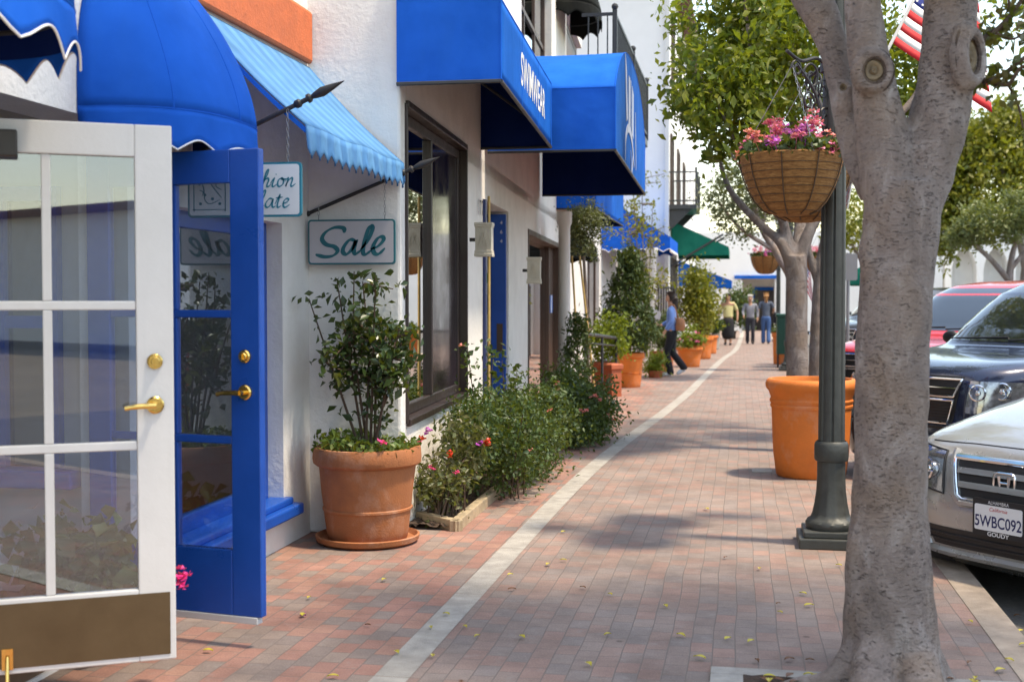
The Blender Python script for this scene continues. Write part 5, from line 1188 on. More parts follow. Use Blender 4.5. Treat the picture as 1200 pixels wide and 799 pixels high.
far_tree('flat topped olive green tree with dark forked trunk at the right edge', [[(1186, 434, 13, 50), (1184, 350, 11, 50), (1183, 328, 9, 50), (1186, 300, 7, 50), (1192, 280, 5, 50)], [(1183, 330, 8, 50), (1162, 305, 6, 50), (1142, 287, 5, 50), (1128, 275, 3, 50)], [(1185, 315, 6, 50), (1200, 296, 5, 50), (1215, 280, 3, 50)]],
         [(1162, 262, 50, (.92, .9, .5), 130), (1200, 248, 50, (.7, .9, .55), 70), (1130, 276, 50, (.36, .5, .2), 30)], M['lf_olive2'], .085, 40, .10)
far_tree('slim tree beside the flat topped tree at the far right', [[(1199, 410, 12, 37), (1200, 340, 11, 37), (1204, 290, 8, 37)]], [(1215, 240, 37, (1.2, 1.2, .9), 60)], M['lf_olive'], .12, 36, .15)
for (px, s_, k) in ((1260, 30, 1.5), (1340, 26, 1.7), (1040, 34, 1.1)):
    far_tree(['tall leafy tree right of the flat topped tree', 'leafy tree farthest to the right behind the parked cars', 'leafy tree hidden behind the big grey trunk'][[1260, 1340, 1040].index(px)],
             [[(px, 348+1.57*s_, 10, s_), (px, 300, 8, s_), (px, 250, 5, s_)]], [(px, 235, s_, (1.6*k, 1.6*k, 1.5*k), 70)], M['lf_crown'], .16, 34, .22)

# ================================================================== POTTED PLANTS
def pot_mesh(c, h, rr, rb, rim=.16, rings=(), n=40):
    prof = [(rb*.96, 0), (rb, .012)]
    k = 8
    hb = h*(1-rim)
    for i in range(1, k+1):
        z = hb*i/k; prof.append((rb+(rr*.9-rb)*(i/k)**.9, z))
    for f in rings:
        z = hb*f; r0 = rb+(rr*.9-rb)*f**.9; prof += [(r0, z-.012), (r0+.008, z-.006), (r0+.008, z+.006), (r0, z+.012)]
    prof = sorted(prof[:2+k], key=lambda q: q[1]) if not rings else sorted(prof, key=lambda q: q[1])
    prof += [(rr*.95, hb+.005), (rr, hb+.02), (rr*1.012, hb+h*rim*.4), (rr, h-.012), (rr*.985, h), (rr*.88, h), (rr*.86, h-.05)]
    return MB().lathe(prof, c, n, .004)
def potted(name, label, c, h, rr, rb, mt, rim=.16, rings=(), saucer=None, group=None):
    t = thing(name, label, 'potted plant', c, group=group); z = 0
    if saucer: MB().lathe([(saucer*.88, 0), (saucer*.98, .02), (saucer, .05), (saucer*.96, .055), (saucer*.9, .025), (saucer*.3, .022)], c, 40).build('saucer', mt, t, smooth=True); z = .024
    p = pot_mesh((c[0], c[1], c[2]+z), h, rr, rb, rim, rings).build('pot', mt, t, smooth=True)
    MB().lathe([(rr*.87, h-.06+z), (rr*.6, h-.03+z), (rr*.2, h-.025+z)], c, 24).build('soil', M['soil'], t)
    return t, Vector((c[0], c[1], c[2]+h+z-.03))
def stems_leaves(t, stems, mt, per, spread, leaf, r=.008, aspect=1.9, bark='twig', up=.3, start=.3):
    mb = MB(); C = []
    for L in stems:
        P = catmull(L, 6); n_ = len(P); mb.tube(P, [r*(1-.75*i/n_) for i in range(n_)], 6)
        for i in range(int(n_*start), n_):
            for _ in range(per): C.append(np.array(P[i])+RNG.normal(size=3)*spread*(.6+.8*RNG.random()))
    mb.build('stem', M[bark], t, smooth=True); leaf_obj('leaves', mt, t, np.array(C), leaf, up, aspect)
    return C
# big potted tree in the corner under the sale sign
cb = gnd(431, 630); pc = pos(431, 348+1.57*182, 182); pc = (pc.x, pc.y, 0)
t, top = potted('potted_tree', 'dark leaved little tree in a large terracotta pot on a saucer under the Sale sign', pc, .59, .345, .255, M['terra'], .2, (.42,), .335)
stems = []
for px, py, b1, b2_ in ((395, 330, -.02, 0), (415, 318, 0, .02), (440, 325, .02, 0), (455, 345, .04, .03), (362, 350, -.04, -.02), (468, 385, .05, -.03), (450, 450, .05, .03), (425, 330, 0, -.05)):
    e = pos(px, py, 181+random.uniform(-6, 5)); b_ = top+Vector((b1, b2_, 0)); mid = b_.lerp(e, .5)+Vector((random.uniform(-.03, .03), random.uniform(-.05, .05), .06)); stems.append([b_, mid, e])
for k in range(26):
    sgm = stems[random.randrange(6)]; f = random.uniform(.35, .95); a = sgm[0].lerp(sgm[2], f); stems.append([a, a+Vector((random.uniform(-.13, .13), random.uniform(-.13, .11), random.uniform(-.02, .12))), a+Vector((random.uniform(-.24, .24), random.uniform(-.22, .14), random.uniform(-.05, .18)))])
stems_leaves(t, stems, M['lf_dark'], 4, .042, .058, .011, 1.75)
C = []
for k in range(520):
    a = random.random()*2*PI; r = .34*math.sqrt(random.random()); C.append((top.x+r*math.cos(a), top.y+r*math.sin(a), top.z+.01+random.random()*.07*(1.2-.5*math.cos(a))))
leaf_obj('ground_leaves', leafmat('fresh_pot_leaves', [(.05, .1, .02), (.1, .16, .03), (.14, .2, .04)], .3), t, np.array(C), .045, .3, 1.5)
bloom(pos(449, 519, 190), .03, 8, bloom(pos(446, 517, 189), .028)).build('flower', M['petalhot'], t)
bloom(pos(492, 517, 184), .02).build('flower', M['petalhot'], t)

# flowering pot hidden between the two open doors
c = (-2.74, 5.0, 0)
t, top = potted('potted_geranium', 'red geranium in a pot standing between the white and the blue open doors', c, .26, .12, .09, M['terra3'])
st = [[top+Vector((random.uniform(-.05, .05), random.uniform(-.05, .05), 0)), top+Vector((random.uniform(-.2, .12), random.uniform(-.15, .15), random.uniform(.1, .22))), top+Vector((random.uniform(-.35, .14), random.uniform(-.15, .2), random.uniform(.1, .36)))] for _ in range(16)]
stems_leaves(t, st, M['lf_bush'], 5, .05, .07, .006, 1.3)
fl = pos(211, 678, 292); mb = MB()
for q in range(9): bloom(fl+Vector((random.uniform(-.02, .02), random.uniform(-.03, .03), random.uniform(-.04, .04))), .026, 6, mb)
mb.build('flower', M['petalhot'], t)

# rose and geranium bed along the second building
bedY0, bedY1 = gnd(490, 612).y, gnd(600, 552).y
ke = thing('bed_edging', 'low worn timber edging round the front corner of the flower bed', 'edging', (-1.95, 8.6, 0))
c0, c1_, c2_ = gnd(483, 611), gnd(537, 624), gnd(590, 578)
for a, b_ in ((c0, c1_), (c1_, c2_)):
    d_ = (b_-a).normalized(); nn = Vector((-d_.y, d_.x, 0))
    MB().obox((a+b_)/2+Vector((0, 0, .035))+nn*.035, (b_-a)/2-d_*.036, nn*.034, Vector((0, 0, .04))).build('edging_board', M['timber'], ke, bevel=.006)
kind(MB().grid(lambda u, v: (lambda p: (p.x, p.y, .02+.03*random.random()))(Vector((c0.x+.03+(c1_.x-c0.x-.07)*u, 0, 0))+Vector((0, c1_.y+.06+(9.0)*v, 0))), 14, 60).build('bed_soil', M['soil'], smooth=True), 'structure')
def bush(label, balls, mt, leaf, per, cr, flowers, nst=14, name='rose_bush', cat='bush', group=None, aspect=1.9, extra=None, bottom=.02):
    a, b_, s_, r, n_ = balls[0]; cc = pos(a, b_, s_); t = thing(name, label, cat, (cc.x, cc.y, 0), group=group)
    C = np.concatenate([clumps(pos(a, b_, s_), r, n_, per, cr, .35) for a, b_, s_, r, n_ in balls]); C = C[C[:, 2] > bottom]
    if extra is not None: C = np.concatenate([C, extra])
    leaf_obj('leaves', mt, t, C, leaf, .35, aspect)
    mb = MB()
    for k in range(nst):
        p = Vector(C[random.randrange(len(C))]); g = Vector((cc.x+random.uniform(-.15, .15), cc.y+random.uniform(-.25, .25), 0)); mb.tube(catmull([g, g.lerp(p, .5)+Vector((0, 0, .08)), p], 4), [.007]*5+[.004]*4, 5)
    mb.build('stem', M['twig'], t)
    for px, py, s_, r, m_ in flowers:
        mb = MB(); c = pos(px, py, s_)
        for q in range(5): bloom(c+Vector(RNG.normal(size=3)*r*.45), r*.8, 6, mb)
        mb.build('flower', M[m_], t)
    return t
bush('straggly dry geranium at the front corner of the flower bed', [(520, 560, 168, (.20, .25, .24), 46), (545, 520, 165, (.18, .25, .26), 30)], M['lf_scruff'], .045, 26, .05,
     [(501, 505, 172, .028, 'petalmag'), (497, 512, 172, .026, 'petalred'), (527, 532, 172, .022, 'petalred'), (535, 554, 172, .018, 'petalhot'), (505, 548, 172, .02, 'petalhot')], 22, 'geranium')
bush('broad dense green bush with red blooms in the flower bed', [(592, 520, 148, (.36, .75, .38), 175), (556, 505, 158, (.20, .33, .26), 50), (628, 520, 138, (.25, .55, .34), 80), (596, 480, 142, (.26, .42, .20), 46)], M['lf_bush'], .038, 46, .06,
     [(571, 518, 166, .03, 'petalred'), (563, 521, 166, .026, 'petalmag'), (622, 528, 150, .022, 'petalcoral'), (569, 519, 166, .02, 'petalred')], 18, 'rose_bush')
# tall canes
mb = None
canes = [[gnd(575, 575), pos(556, 470, 150), pos(548, 408, 151)], [gnd(580, 572), pos(575, 480, 148), pos(578, 412, 148)], [gnd(610, 552), pos(604, 470, 136), pos(606, 432, 136)], [gnd(600, 556), pos(592, 470, 140), pos(588, 420, 140)]]
t = thing('climbing_rose', 'tall thin rose canes with a pink bud in front of the brown window corner', 'rose', (canes[0][0].x, canes[0][0].y, 0))
cn = [[p.copy() for p in L] for L in canes]
for L in cn: L[0].z = 0
stems_leaves(t, cn, M['lf_bush'], 9, .04, .05, .007, 1.7, start=.35)
bloom(pos(541, 405, 151), .03).build('flower', M['petalcoral'], t)
bush('dark green rose bush with coral pink blooms overhanging the pavement', [(690, 480, 108, (.34, .62, .38), 150), (660, 460, 110, (.28, .5, .28), 64), (678, 502, 112, (.25, .4, .26), 56)], M['lf_bush'], .042, 46, .07,
     [(677, 481, 115, .034, 'petalcoral'), (687, 480, 115, .034, 'petalcoral'), (697, 464, 112, .034, 'petalcoral'), (702, 468, 112, .03, 'petalcoral'), (712, 487, 110, .03, 'petalcoral'), (654, 453, 116, .036, 'petalcoral'), (719, 492, 110, .022, 'petalred'), (644, 483, 118, .022, 'petalcoral'), (676, 454, 110, .03, 'petalcoral')], 14)
# shadowy low hedge joining the two
bush('low dark hedge plant between the two rose bushes', [(640, 494, 124, (.28, .5, .34), 76), (632, 474, 126, (.2, .36, .16), 24)], M['lf_bush'], .042, 42, .065, [(643, 482, 130, .024, 'petalcoral')], 8, 'hedge_plant')

# conifers, olive standard and other pots along the left
def conifer(label, base, h, r, mt, leaf, n_, pot=None, name='potted_conifer', cr=.05):
    if pot: t, top = potted(name, label, base, pot[0], pot[1], pot[2], M[pot[3]], .17, (.5,))
    else:
        t = thing(name, label, 'conifer', base); top = Vector(base)
    mb = MB().tube([top, top+Vector((0, 0, h))], [r*.09, r*.02], 7); mb.build('trunk', M['twig'], t)
    C = []
    for k in range(n_):
        f = random.random()**1.25; a = random.random()*2*PI; rr = r*(1-f)**.75*(.7+.5*random.random())*(.35+.65*min(1, f*5+.3)); c = np.array([top.x+rr*math.cos(a), top.y+rr*math.sin(a), top.z+.04+h*f])
        m_ = 26; q = RNG.normal(size=(m_, 3))*cr; q[:, 2] = np.abs(q[:, 2])*1.6; q[:, :2] += (np.array([math.cos(a), math.sin(a)])*RNG.random((m_, 1))*.07); C.append(c+q)
    leaf_obj('needles', mt, t, np.concatenate(C), leaf, 1.1, 3.0); return t
g = lambda px, s_: (lambda p: (p.x, p.y, 0))(pos(px, 348+1.57*s_, s_))
conifer('narrow dark conifer against the last white pillar', g(677, 92), 1.28, .17, M['lf_conifer'], .06, 110, name='conifer')
conifer('tall conifer in a wide terracotta pot beyond the black handrail', g(737, 67), 1.62, .47, M['lf_conifer'], .09, 260, (.60, .27, .20, 'terra2'), cr=.07)
t, top = potted('potted_shrub', 'lime green shrub in a red terracotta planter behind the black handrail', g(708, 72), .52, .24, .2, M['terra3'])
c = clumps(top+Vector((.05, 0, .38)), (.42, .34, .42), 60, 32, .08, .3); leaf_obj('leaves', M['lf_lime'], t, c[c[:, 2] > .3], .06, .3, 1.7)
# olive standard with two stakes
b_ = g(690, 84); t = thing('olive_tree', 'small olive standard with a round grey green head tied to two bamboo stakes', 'tree', b_)
e = pos(684, 300, 84); MB().tube(catmull([Vector(b_), Vector(b_).lerp(e, .5)+Vector((.02, 0, 0)), e], 6), .022, 8).build('trunk', M['bark2'], t, smooth=True)
for d1, d2 in ((-.1, -.16), (.12, -.05)): MB().tube([Vector((b_[0]+d1, b_[1]-.06, 0)), Vector((e.x+d2, e.y-.05, e.z))], .014, 6).build('stake', M['bamboo'], t)
c = clumps(pos(684, 262, 84), (.34, .34, .3), 70, 46, .07, .3); c2_ = clumps(pos(684, 285, 84), (.30, .3, .22), 24, 40, .06, .3); leaf_obj('leaves', M['lf_olive'], t, np.concatenate([c, c2_]), .05, .4, 3.2)
# tall sapling
b_ = g(756, 55); t = thing('sapling', 'tall thin sapling with sparse pale leaves in front of the blue scalloped awning', 'tree', b_)
st = []
for px, py in ((740, 190), (752, 205), (765, 240), (735, 250), (758, 300), (772, 330), (745, 330)): st.append([Vector(b_)+Vector((0, 0, .3)), pos((px+756)/2, (py+430)/2, 55), pos(px, py, 55)])
for k in range(24):
    sg = stems_ = st[random.randrange(7)]; a = sg[1].lerp(sg[2], random.random()); st.append([a, a+Vector((random.uniform(-.25, .25), random.uniform(-.2, .2), random.uniform(-.05, .25))), a+Vector((random.uniform(-.5, .5), random.uniform(-.4, .4), random.uniform(-.1, .35)))])
stems_leaves(t, st, M['lf_yel'], 4, .08, .085, .02, 2.0, 'bark2', start=.3)
t = thing('sapling_pot', 'low pot of grassy leaves at the foot of the thin sapling', 'potted plant', g(768, 60))
p = g(768, 60); C = clumps((p[0], p[1], .25), (.16, .16, .25), 30, 30, .07, .2); leaf_obj('leaves', M['lf_lime'], t, C[C[:, 2] > 0], .12, 1.3, 6)
MB().lathe([(.12, 0), (.15, .12), (.14, .14)], p, 20).build('pot', M['terra3'], t, smooth=True)
specs = [('clipped round conifer in a brown patterned pot left of the walking woman', 779, 56, .42, .2, .16, 'terra3', 'lf_conifer', (0, .45), (.28, .28, .40), 60, .06),
         ('leafy shrub in a square terracotta pot just left of the walking woman', 772, 54, .4, .2, .17, 'terra3', 'lf_bush', (0, .35), (.3, .3, .34), 44, .06),
         ('pink flowering plant in a terracotta bowl right of the walking woman', 808, 52, .44, .3, .22, 'terra2', 'lf_lime', (.05, .22), (.38, .36, .22), 40, .07),
         ('tall yellow green shrub in a terracotta pot behind the walking woman', 821, 46, .55, .32, .25, 'terra2', 'lf_yel', (-.08, 1.0), (.46, .6, .95), 150, .09),
         ('second yellow green shrub in a terracotta pot beside the yellow topped woman', 829, 42, .5, .3, .24, 'terra2', 'lf_yel', (-.1, .5), (.3, .3, .45), 60, .09),
         ('leafy plant in a grey pot left of the yellow topped woman', 835, 39, .45, .22, .2, 'concrete', 'lf_bush', (0, .3), (.3, .3, .3), 36, .09),
         ('leafy climber in a dark pot in the shade behind the yellow topped woman', 857, 31, .3, .2, .16, 'soil', 'lf_bush', (.25, .9), (.6, .5, .9), 90, .12)]
for lab, px, s_, h, rr, rb, pm, lm, o_, r, n_, lf in specs:
    t, top = potted('potted_shrub', lab, g(px, s_), h, rr, rb, M[pm])
    C = clumps(top+Vector((o_[0], 0, o_[1])), r, n_, 30, min(r)*.28, .3); leaf_obj('leaves', M[lm], t, C[C[:, 2] > h*.7], lf, .3, 1.9)
    MB().tube([top, top+Vector((o_[0]*.5, 0, o_[1]))], .02, 6).build('stem', M['twig'], t)
    if 'pink' in lab:
        for q in range(7): bloom(top+Vector((random.uniform(-.3, .35), random.uniform(-.35, -.1), random.uniform(.15, .42))), .07, 7).build('flower', M['petalpink'], t)
# black handrail by the steps
hr = thing('handrail', 'short black iron handrail in front of the red terracotta planter', 'handrail', g(700, 82))
a, b_, c = pos(686, 391, 88), pos(722, 396, 73), pos(705, 398, 80)
mb = MB().tube([a, b_], .026, 8); mb.build('rail', M['rail'], hr)
for p in (a, b_, a.lerp(b_, .5)): MB().tube([p, Vector((p.x, p.y, 0))], .02, 8).build('post', M['rail'], hr)
MB().tube([pos(686, 402, 88), pos(722, 405, 73)], .012, 6).build('lower_rail', M['rail'], hr)
tag(MB().lathe([(.14, 0), (.14, .42), (.17, .44), (.17, .5), (.14, .52)], g(718, 74), 4).build('brick_pier', M['terra3'], off=Vector(g(718, 74))), 'low reddish pier at the end of the black handrail', 'pier'); 
o = bpy.data.objects['brick_pier']; o.location = g(718, 74)

# big orange pot on the kerb side
pc = g(950, 133); t = thing('planter_pot', 'huge plain orange terracotta pot standing between lamp post and trees', 'pot', pc)
prof = [(.285, 0), (.30, .015), (.31, .08), (.325, .2), (.333, .35), (.338, .5), (.343, .6), (.352, .605), (.356, .625), (.348, .64), (.356, .65), (.36, .67), (.35, .685), (.352, .7), (.362, .72), (.368, .745), (.385, .765), (.395, .79), (.396, .815), (.388, .84), (.37, .855), (.345, .855), (.335, .82), (.33, .7)]
MB().lathe(prof, pc, 56, .003).build('pot', M['terra2'], t, smooth=True)
MB().lathe([(.334, .74), (.2, .76), (.05, .765)], pc, 24).build('soil', M['soil'], t)
# small square drain cover in the bricks beside the pot
p = gnd(893, 552); kind(MB().box((p.x-.09, p.y-.11, -.05), (p.x+.09, p.y+.11, .008)).build('drain_cover', M['concrete']), 'structure')

# ================================================================== LAMP POSTS WITH HANGING BASKETS
def lamp_post(label, x, y, group):
    t = thing('street_lamp', label, 'street lamp', (x, y, 0), 0, group, world=False)
    mb = MB().box((-.205, -.205, 0), (.205, .205, .065)).box((-.175, -.175, .065), (.175, .175, .105)); mb.build('plinth', M['lampmetal'], t, bevel=.008)
    prof = [(.15, .105), (.158, .125), (.158, .145), (.145, .165), (.128, .175), (.118, .2), (.105, .26), (.094, .34), (.089, .44), (.088, .53), (.10, .535), (.106, .55), (.106, .635), (.10, .65), (.092, .66)]
    n_ = 48; mb = MB(); vs = []
    for r, z in prof:
        for j in range(n_):
            a = 2*PI*j/n_; fl = 1-.035*(abs(math.cos(6*a))) if .16 < z < .53 else 1; vs.append((r*fl*math.cos(a), r*fl*math.sin(a), z))
    mb.add(vs, [(i*n_+j, i*n_+(j+1) % n_, (i+1)*n_+(j+1) % n_, (i+1)*n_+j) for i in range(len(prof)-1) for j in range(n_)]); mb.build('base', M['lampmetal'], t, smooth=True)
    mb = MB(); vs = []; zs_ = [.66, 1.5, 2.5, 3.3, 3.9]; rs = [.083, .079, .074, .07, .066]
    for r, z in zip(rs, zs_):
        for j in range(n_):
            a = 2*PI*j/n_; fl = 1-.11*(abs(math.sin(4*a))**.5 < .55); vs.append((r*fl*math.cos(a), r*fl*math.sin(a), z))
    mb.add(vs, [(i*n_+j, i*n_+(j+1) % n_, (i+1)*n_+(j+1) % n_, (i+1)*n_+j) for i in range(len(zs_)-1) for j in range(n_)]); mb.build('shaft', M['lampmetal'], t)
    mb = MB().lathe([(.066, 3.85), (.11, 3.9), (.12, 3.95), (.06, 4.0), (.06, 4.1), (.14, 4.16)], (0, 0, 0), 20).build('lamp_collar', M['lampmetal'], t, smooth=True)
    MB().lathe([(.12, 4.16), (.19, 4.32), (.2, 4.45), (.14, 4.6), (.05, 4.66)], (0, 0, 0), 24).build('lamp_globe', M['signface'], t, smooth=True)
    # cross arm with scrolls
    ar = thing  # (name kept short below)
    mb = MB(); arms = ((-.27, -.26), (-.16, .42))
    for ax, ay in arms:
        d_ = Vector((ax, ay, 0)); L = d_.length; d_ = d_/L; zt = 3.02
        mb.tube(catmull([d_*.06+Vector((0, 0, zt-.02)), d_*.16+Vector((0, 0, zt+.03)), d_*L*.8+Vector((0, 0, zt+.0)), d_*(L+.05)+Vector((0, 0, zt+.05))], 6), .011, 8)
        for k, (c0, z0, rad, sg) in enumerate(((L*.55, zt-.09, .075, 1), (L*.27, zt-.16, .06, -1), (L*.2, zt-.34, .065, 1), (L*.62, zt-.24, .05, -1), (L*.9, zt-.05, .045, 1))):
            pts = []
            for q in range(26):
                a = q/25*2.6*PI; r = rad*(1-.72*q/25); pts.append(d_*(c0+sg*r*math.cos(a))+Vector((0, 0, z0+r*math.sin(a)*1.25)))
            mb.tube(pts, .0075, 6)
        mb.tube(catmull([d_*.07+Vector((0, 0, zt-.5)), d_*L*.45+Vector((0, 0, zt-.2)), d_*L*.9+Vector((0, 0, zt-.02))], 8), .009, 6)
    mb.tube([Vector((0, 0, 2.98)), Vector((0, 0, 3.06))], .088, 16); mb.tube([Vector((0, 0, 2.5)), Vector((0, 0, 2.56))], .085, 16)
    mb.build('scroll_bracket', M['iron'], t, smooth=True)
    return t, [Vector((x+ax, y+ay, 0)) for ax, ay in arms]
M['basketwire'] = mat('brown_basket_wire', (.09, .045, .02), .6, var=.2)
def basket(label, c, group, seed, R_=.315, zr=2.41):
    random.seed(seed); t = thing('hanging_basket', label, 'hanging basket', (c.x, c.y, zr), 0, group, world=False)
    prof = [(.05, -.345), (.11, -.335), (.165, -.31), (.215, -.255), (.258, -.18), (.288, -.10), (.303, -.04), (.312, .0), (.318, .02), (.305, .03), (.28, .0)]
    MB().lathe(prof, (0, 0, 0), 48, .006).build('liner', M['coir'], t, smooth=True)
    mb = MB()
    for k in range(7):
        z = -.315+.046*k; r = np.interp(z, [p[1] for p in prof[:8]], [p[0] for p in prof[:8]])+.004
        mb.tube([Vector((r*math.cos(2*PI*i/40), r*math.sin(2*PI*i/40), z)) for i in range(41)], .0022, 5, caps=False)
    mb.build('wire_ring', M['basketwire'], t)
    mb = MB()
    for k in range(9):
        a = 2*PI*k/9+.3; mb.tube([Vector(((r+.007)*math.cos(a), (r+.007)*math.sin(a), z)) for r, z in prof[1:9]], .004, 6)
    mb.build('wire_rib', M['basketwire'], t, smooth=True)
    for k in range(3):
        mb = MB(); a = 2*PI*k/3+.9; p = Vector((R_*math.cos(a), R_*math.sin(a), .02)); q = Vector((0, 0, .58)); n_ = 22
        for i in range(n_):
            cc = p.lerp(q, (i+.5)/n_); d_ = (q-p).normalized(); L = (q-p).length/n_*.62; ax = d_.cross(Vector((0, 0, 1)) if i % 2 else Vector((1, 0, .2))).normalized()
            mb.tube([cc+ax*.006*math.cos(2*PI*j/7)+d_*L*math.sin(2*PI*j/7) for j in range(8)], .002, 4, caps=False)
        mb.build('chain', M['chain'], t)
    C = []
    for k in range(900):
        a = random.random()*2*PI; r = R_*math.sqrt(random.random())*1.02; C.append((c.x+r*math.cos(a), c.y+r*math.sin(a), zr+.0+random.random()*.10+.05*(1-r/R_)))
    OFF[t.name] = Vector((c.x, c.y, zr)); leaf_obj('leaves', M['lf_bush'], t, np.array(C), .045, .3, 1.4); OFF[t.name] = Vector((0, 0, 0))
    for k in range(40):
        a = 2*PI*k/40+random.random()*.3; r = R_*random.uniform(.25, 1.16); z = .06+random.random()*.12+(.06 if r < R_*.6 else 0); mb = MB()
        if r > R_*.9: z -= .05
        for q in range(7): bloom(Vector((r*math.cos(a), r*math.sin(a), z))+Vector(RNG.normal(size=3)*.02), .027, 5, mb)
        mb.tube([Vector((r*.8*math.cos(a), r*.8*math.sin(a), 0)), Vector((r*math.cos(a), r*math.sin(a), z))], .002, 4)
        mb.build('flower', M['petalmag' if k in (27, 28, 31, 32, 14) else ('petalpink' if k % 4 else 'petalcoral')], t)
    return t
lx, ly = .572, 8.22
_, arms = lamp_post('dark fluted iron lamp post with square plinth standing just left of the big trunk', lx, ly, 'street lamps with hanging baskets')
basket('coir hanging basket of pink and purple flowers in front of the nearest lamp post', arms[0], 'hanging flower baskets', 3)
b2k = basket('second flower basket half hidden behind the nearest lamp post', arms[1], 'hanging flower baskets', 4)
q = pos(925, 348, 55); _, arms2 = lamp_post('farther lamp post with flower baskets behind the grey tree trunk', q.x, q.y, 'street lamps with hanging baskets')
for k, ar in enumerate(((-.5, -.1), (.62, .1))): dup(b2k, (q.x+ar[0], q.y+ar[1], 2.40), .7*k, ['distant flower basket left of the grey tree trunk', 'distant flower basket right of the grey tree trunk'][k])
q = pos(912, 348, 33); lamp_post('distant lamp post close to the far pedestrians', q.x, q.y, 'street lamps with hanging baskets')

# ------------------------------------------------------------------ flags
def flag(label, p0, p1, hoist_from, fly, w_, drop, ripple, seed, H=.55):
    """pole from p0 to p1; the flag hangs from the outer part of the pole"""
    t = thing('flag', label, 'flag', p0, group='flags along the street'); d_ = (p1-p0); L = d_.length; d_ = d_/L
    MB().tube([p0, p1], .011, 8).ball(p1+d_*.02, .022, 6).build('pole', M['white'], t, smooth=True)
    top = p1-d_*.05; fl = Vector(fly).normalized(); side = d_.cross(fl).normalized()
    def S(u, v):  # u along the fly, v from the top of the hoist to its bottom
        b_ = top-d_*H*v; return b_+fl*w_*u*(1-.12*u)*(.45+.55*v)+Vector((0, 0, -drop*u*u))+side*ripple*math.sin(7*u+3*v+seed)*u+d_*.05*math.sin(4*u)*u
    NU, NV = 39, 26; V = [S(i/NU, j/NV) for i in range(NU+1) for j in range(NV+1)]
    for nm, mt, test in (('red_stripes', 'flagred', lambda i, j: (j//2) % 2 == 0 and not (i < 16 and j < 14)), ('white_stripes', 'flagwhite', lambda i, j: (j//2) % 2 == 1 and not (i < 16 and j < 14)), ('canton', 'flagblue', lambda i, j: i < 16 and j < 14)):
        mb = MB(); mb.add(V, [(i*(NV+1)+j, (i+1)*(NV+1)+j, (i+1)*(NV+1)+j+1, i*(NV+1)+j+1) for i in range(NU) for j in range(NV) if test(i, j)])
        o = mb.build(nm, M[mt], t, smooth=True, solid=.002)
        bm = bmesh.new(); bm.from_mesh(o.data); bmesh.ops.delete(bm, geom=[v for v in bm.verts if not v.link_faces], context='VERTS'); bm.to_mesh(o.data); bm.free()
    mb = MB()
    for r in range(9):
        for c in range(6 if r % 2 == 0 else 5):
            u = (16/NU)*((c+.5 if r % 2 == 0 else c+1)/6); v = (14/NV)*((r+.7)/9.4); a = S(u, v); n_ = side
            e1 = (S(u+.01, v)-a).normalized(); e2 = n_.cross(e1).normalized()
            for sg in (1, -1): mb.add([a+n_*.003*sg+(e1*math.cos(PI/2+PI*k/5)+e2*math.sin(PI/2+PI*k/5))*(.013 if k % 2 == 0 else .0055) for k in range(10)], [tuple(range(10))])
    mb.build('stars', M['flagwhite'], t)
flag('american flag on a white pole showing between the limbs of the big grey tree', pos(985, 165, 178), pos(1101, -58, 172), 0, CR*.75+CU*-.66-CF*.1, .98, -.10, .035, .4, .72)
flag('small american flag showing right of the nearest lamp post', pos(993, 245, 100), pos(1004, 176, 100), 0, CR*-.35+CU*-1.0+CF*.3, .75, .1, .04, 1.7)
flag('tiny distant american flag right of the pale tree trunk', pos(940, 330, 52), pos(946, 302, 52), 0, CR*.6+CU*-.8+CF*.2, .55, .1, .04, 1.0)
# parking sign seen from behind
t = thing('street_sign', 'plain grey back of a street sign on a post right of the nearest lamp post', 'sign', g(994, 82))
p = pos(994, 313, 82); gp = g(994, 82)
MB().tube([Vector((p.x, p.y, 0)), Vector((p.x, p.y, p.z+.2))], .025, 8).build('post', M['signgrey'], t)
MB().prism(rrect(.25, .38, .03), (p.x-.125, p.y-.035, p.z-.19), (1, 0, 0), (0, 0, 1), (0, .006, 0)).build('plate', M['signgrey'], t)
# green market umbrella far behind
t = thing('market_umbrella', 'dark green rounded umbrella beyond the parked cars', 'umbrella', g(1012, 34)); gp = g(1012, 34); 
MB().lathe([(1.0*.45, 1.95), (.52, 2.0), (.47, 2.25), (.33, 2.5), (.1, 2.62)], (gp[0], gp[1], 0), 20).build('canopy', M['greenfab'], t, smooth=True)
MB().tube([Vector(gp), Vector((gp[0], gp[1], 2.5))], .03, 8).build('pole', M['rail'], t)

# litter bin and terracotta pot beside it
bp_ = g(922, 52.5); t = thing('litter_bin', 'dark green litter bin on a metal stand left of the grey tree trunk', 'litter bin', bp_)
x, y, _ = bp_
MB().prism(rrect(.46, .46, .05), (x-.23, y-.23, .3), (1, 0, 0), (0, 1, 0), (0, 0, .82)).build('body', M['binmat'], t, bevel=.01)
MB().prism(rrect(.5, .5, .05), (x-.25, y-.25, 1.12), (1, 0, 0), (0, 1, 0), (0, 0, .08)).build('lid', M['binmat'], t, bevel=.02)
for i in range(2): MB().tube([Vector((x-.2+.4*i, y-.2, .3)), Vector((x-.2+.4*i, y-.2, .03)), Vector((x-.2+.4*i, y+.2, .03))], .022, 6).build('leg', M['iron'], t)
for z in (.55, .75): MB().lathe([(.02, 0), (.02, .006)], (x, y, 0), 8).build('bolt', M['chrome'], t) if False else None
t, top = potted('potted_flower', 'tall narrow terracotta pot beside the green litter bin', g(914, 50), .75, .19, .15, M['terra2'])
C = clumps(top+Vector((0, 0, .1)), (.18, .18, .12), 14, 24, .05, .3); leaf_obj('leaves', M['lf_bush'], t, C, .06, .3, 1.8)

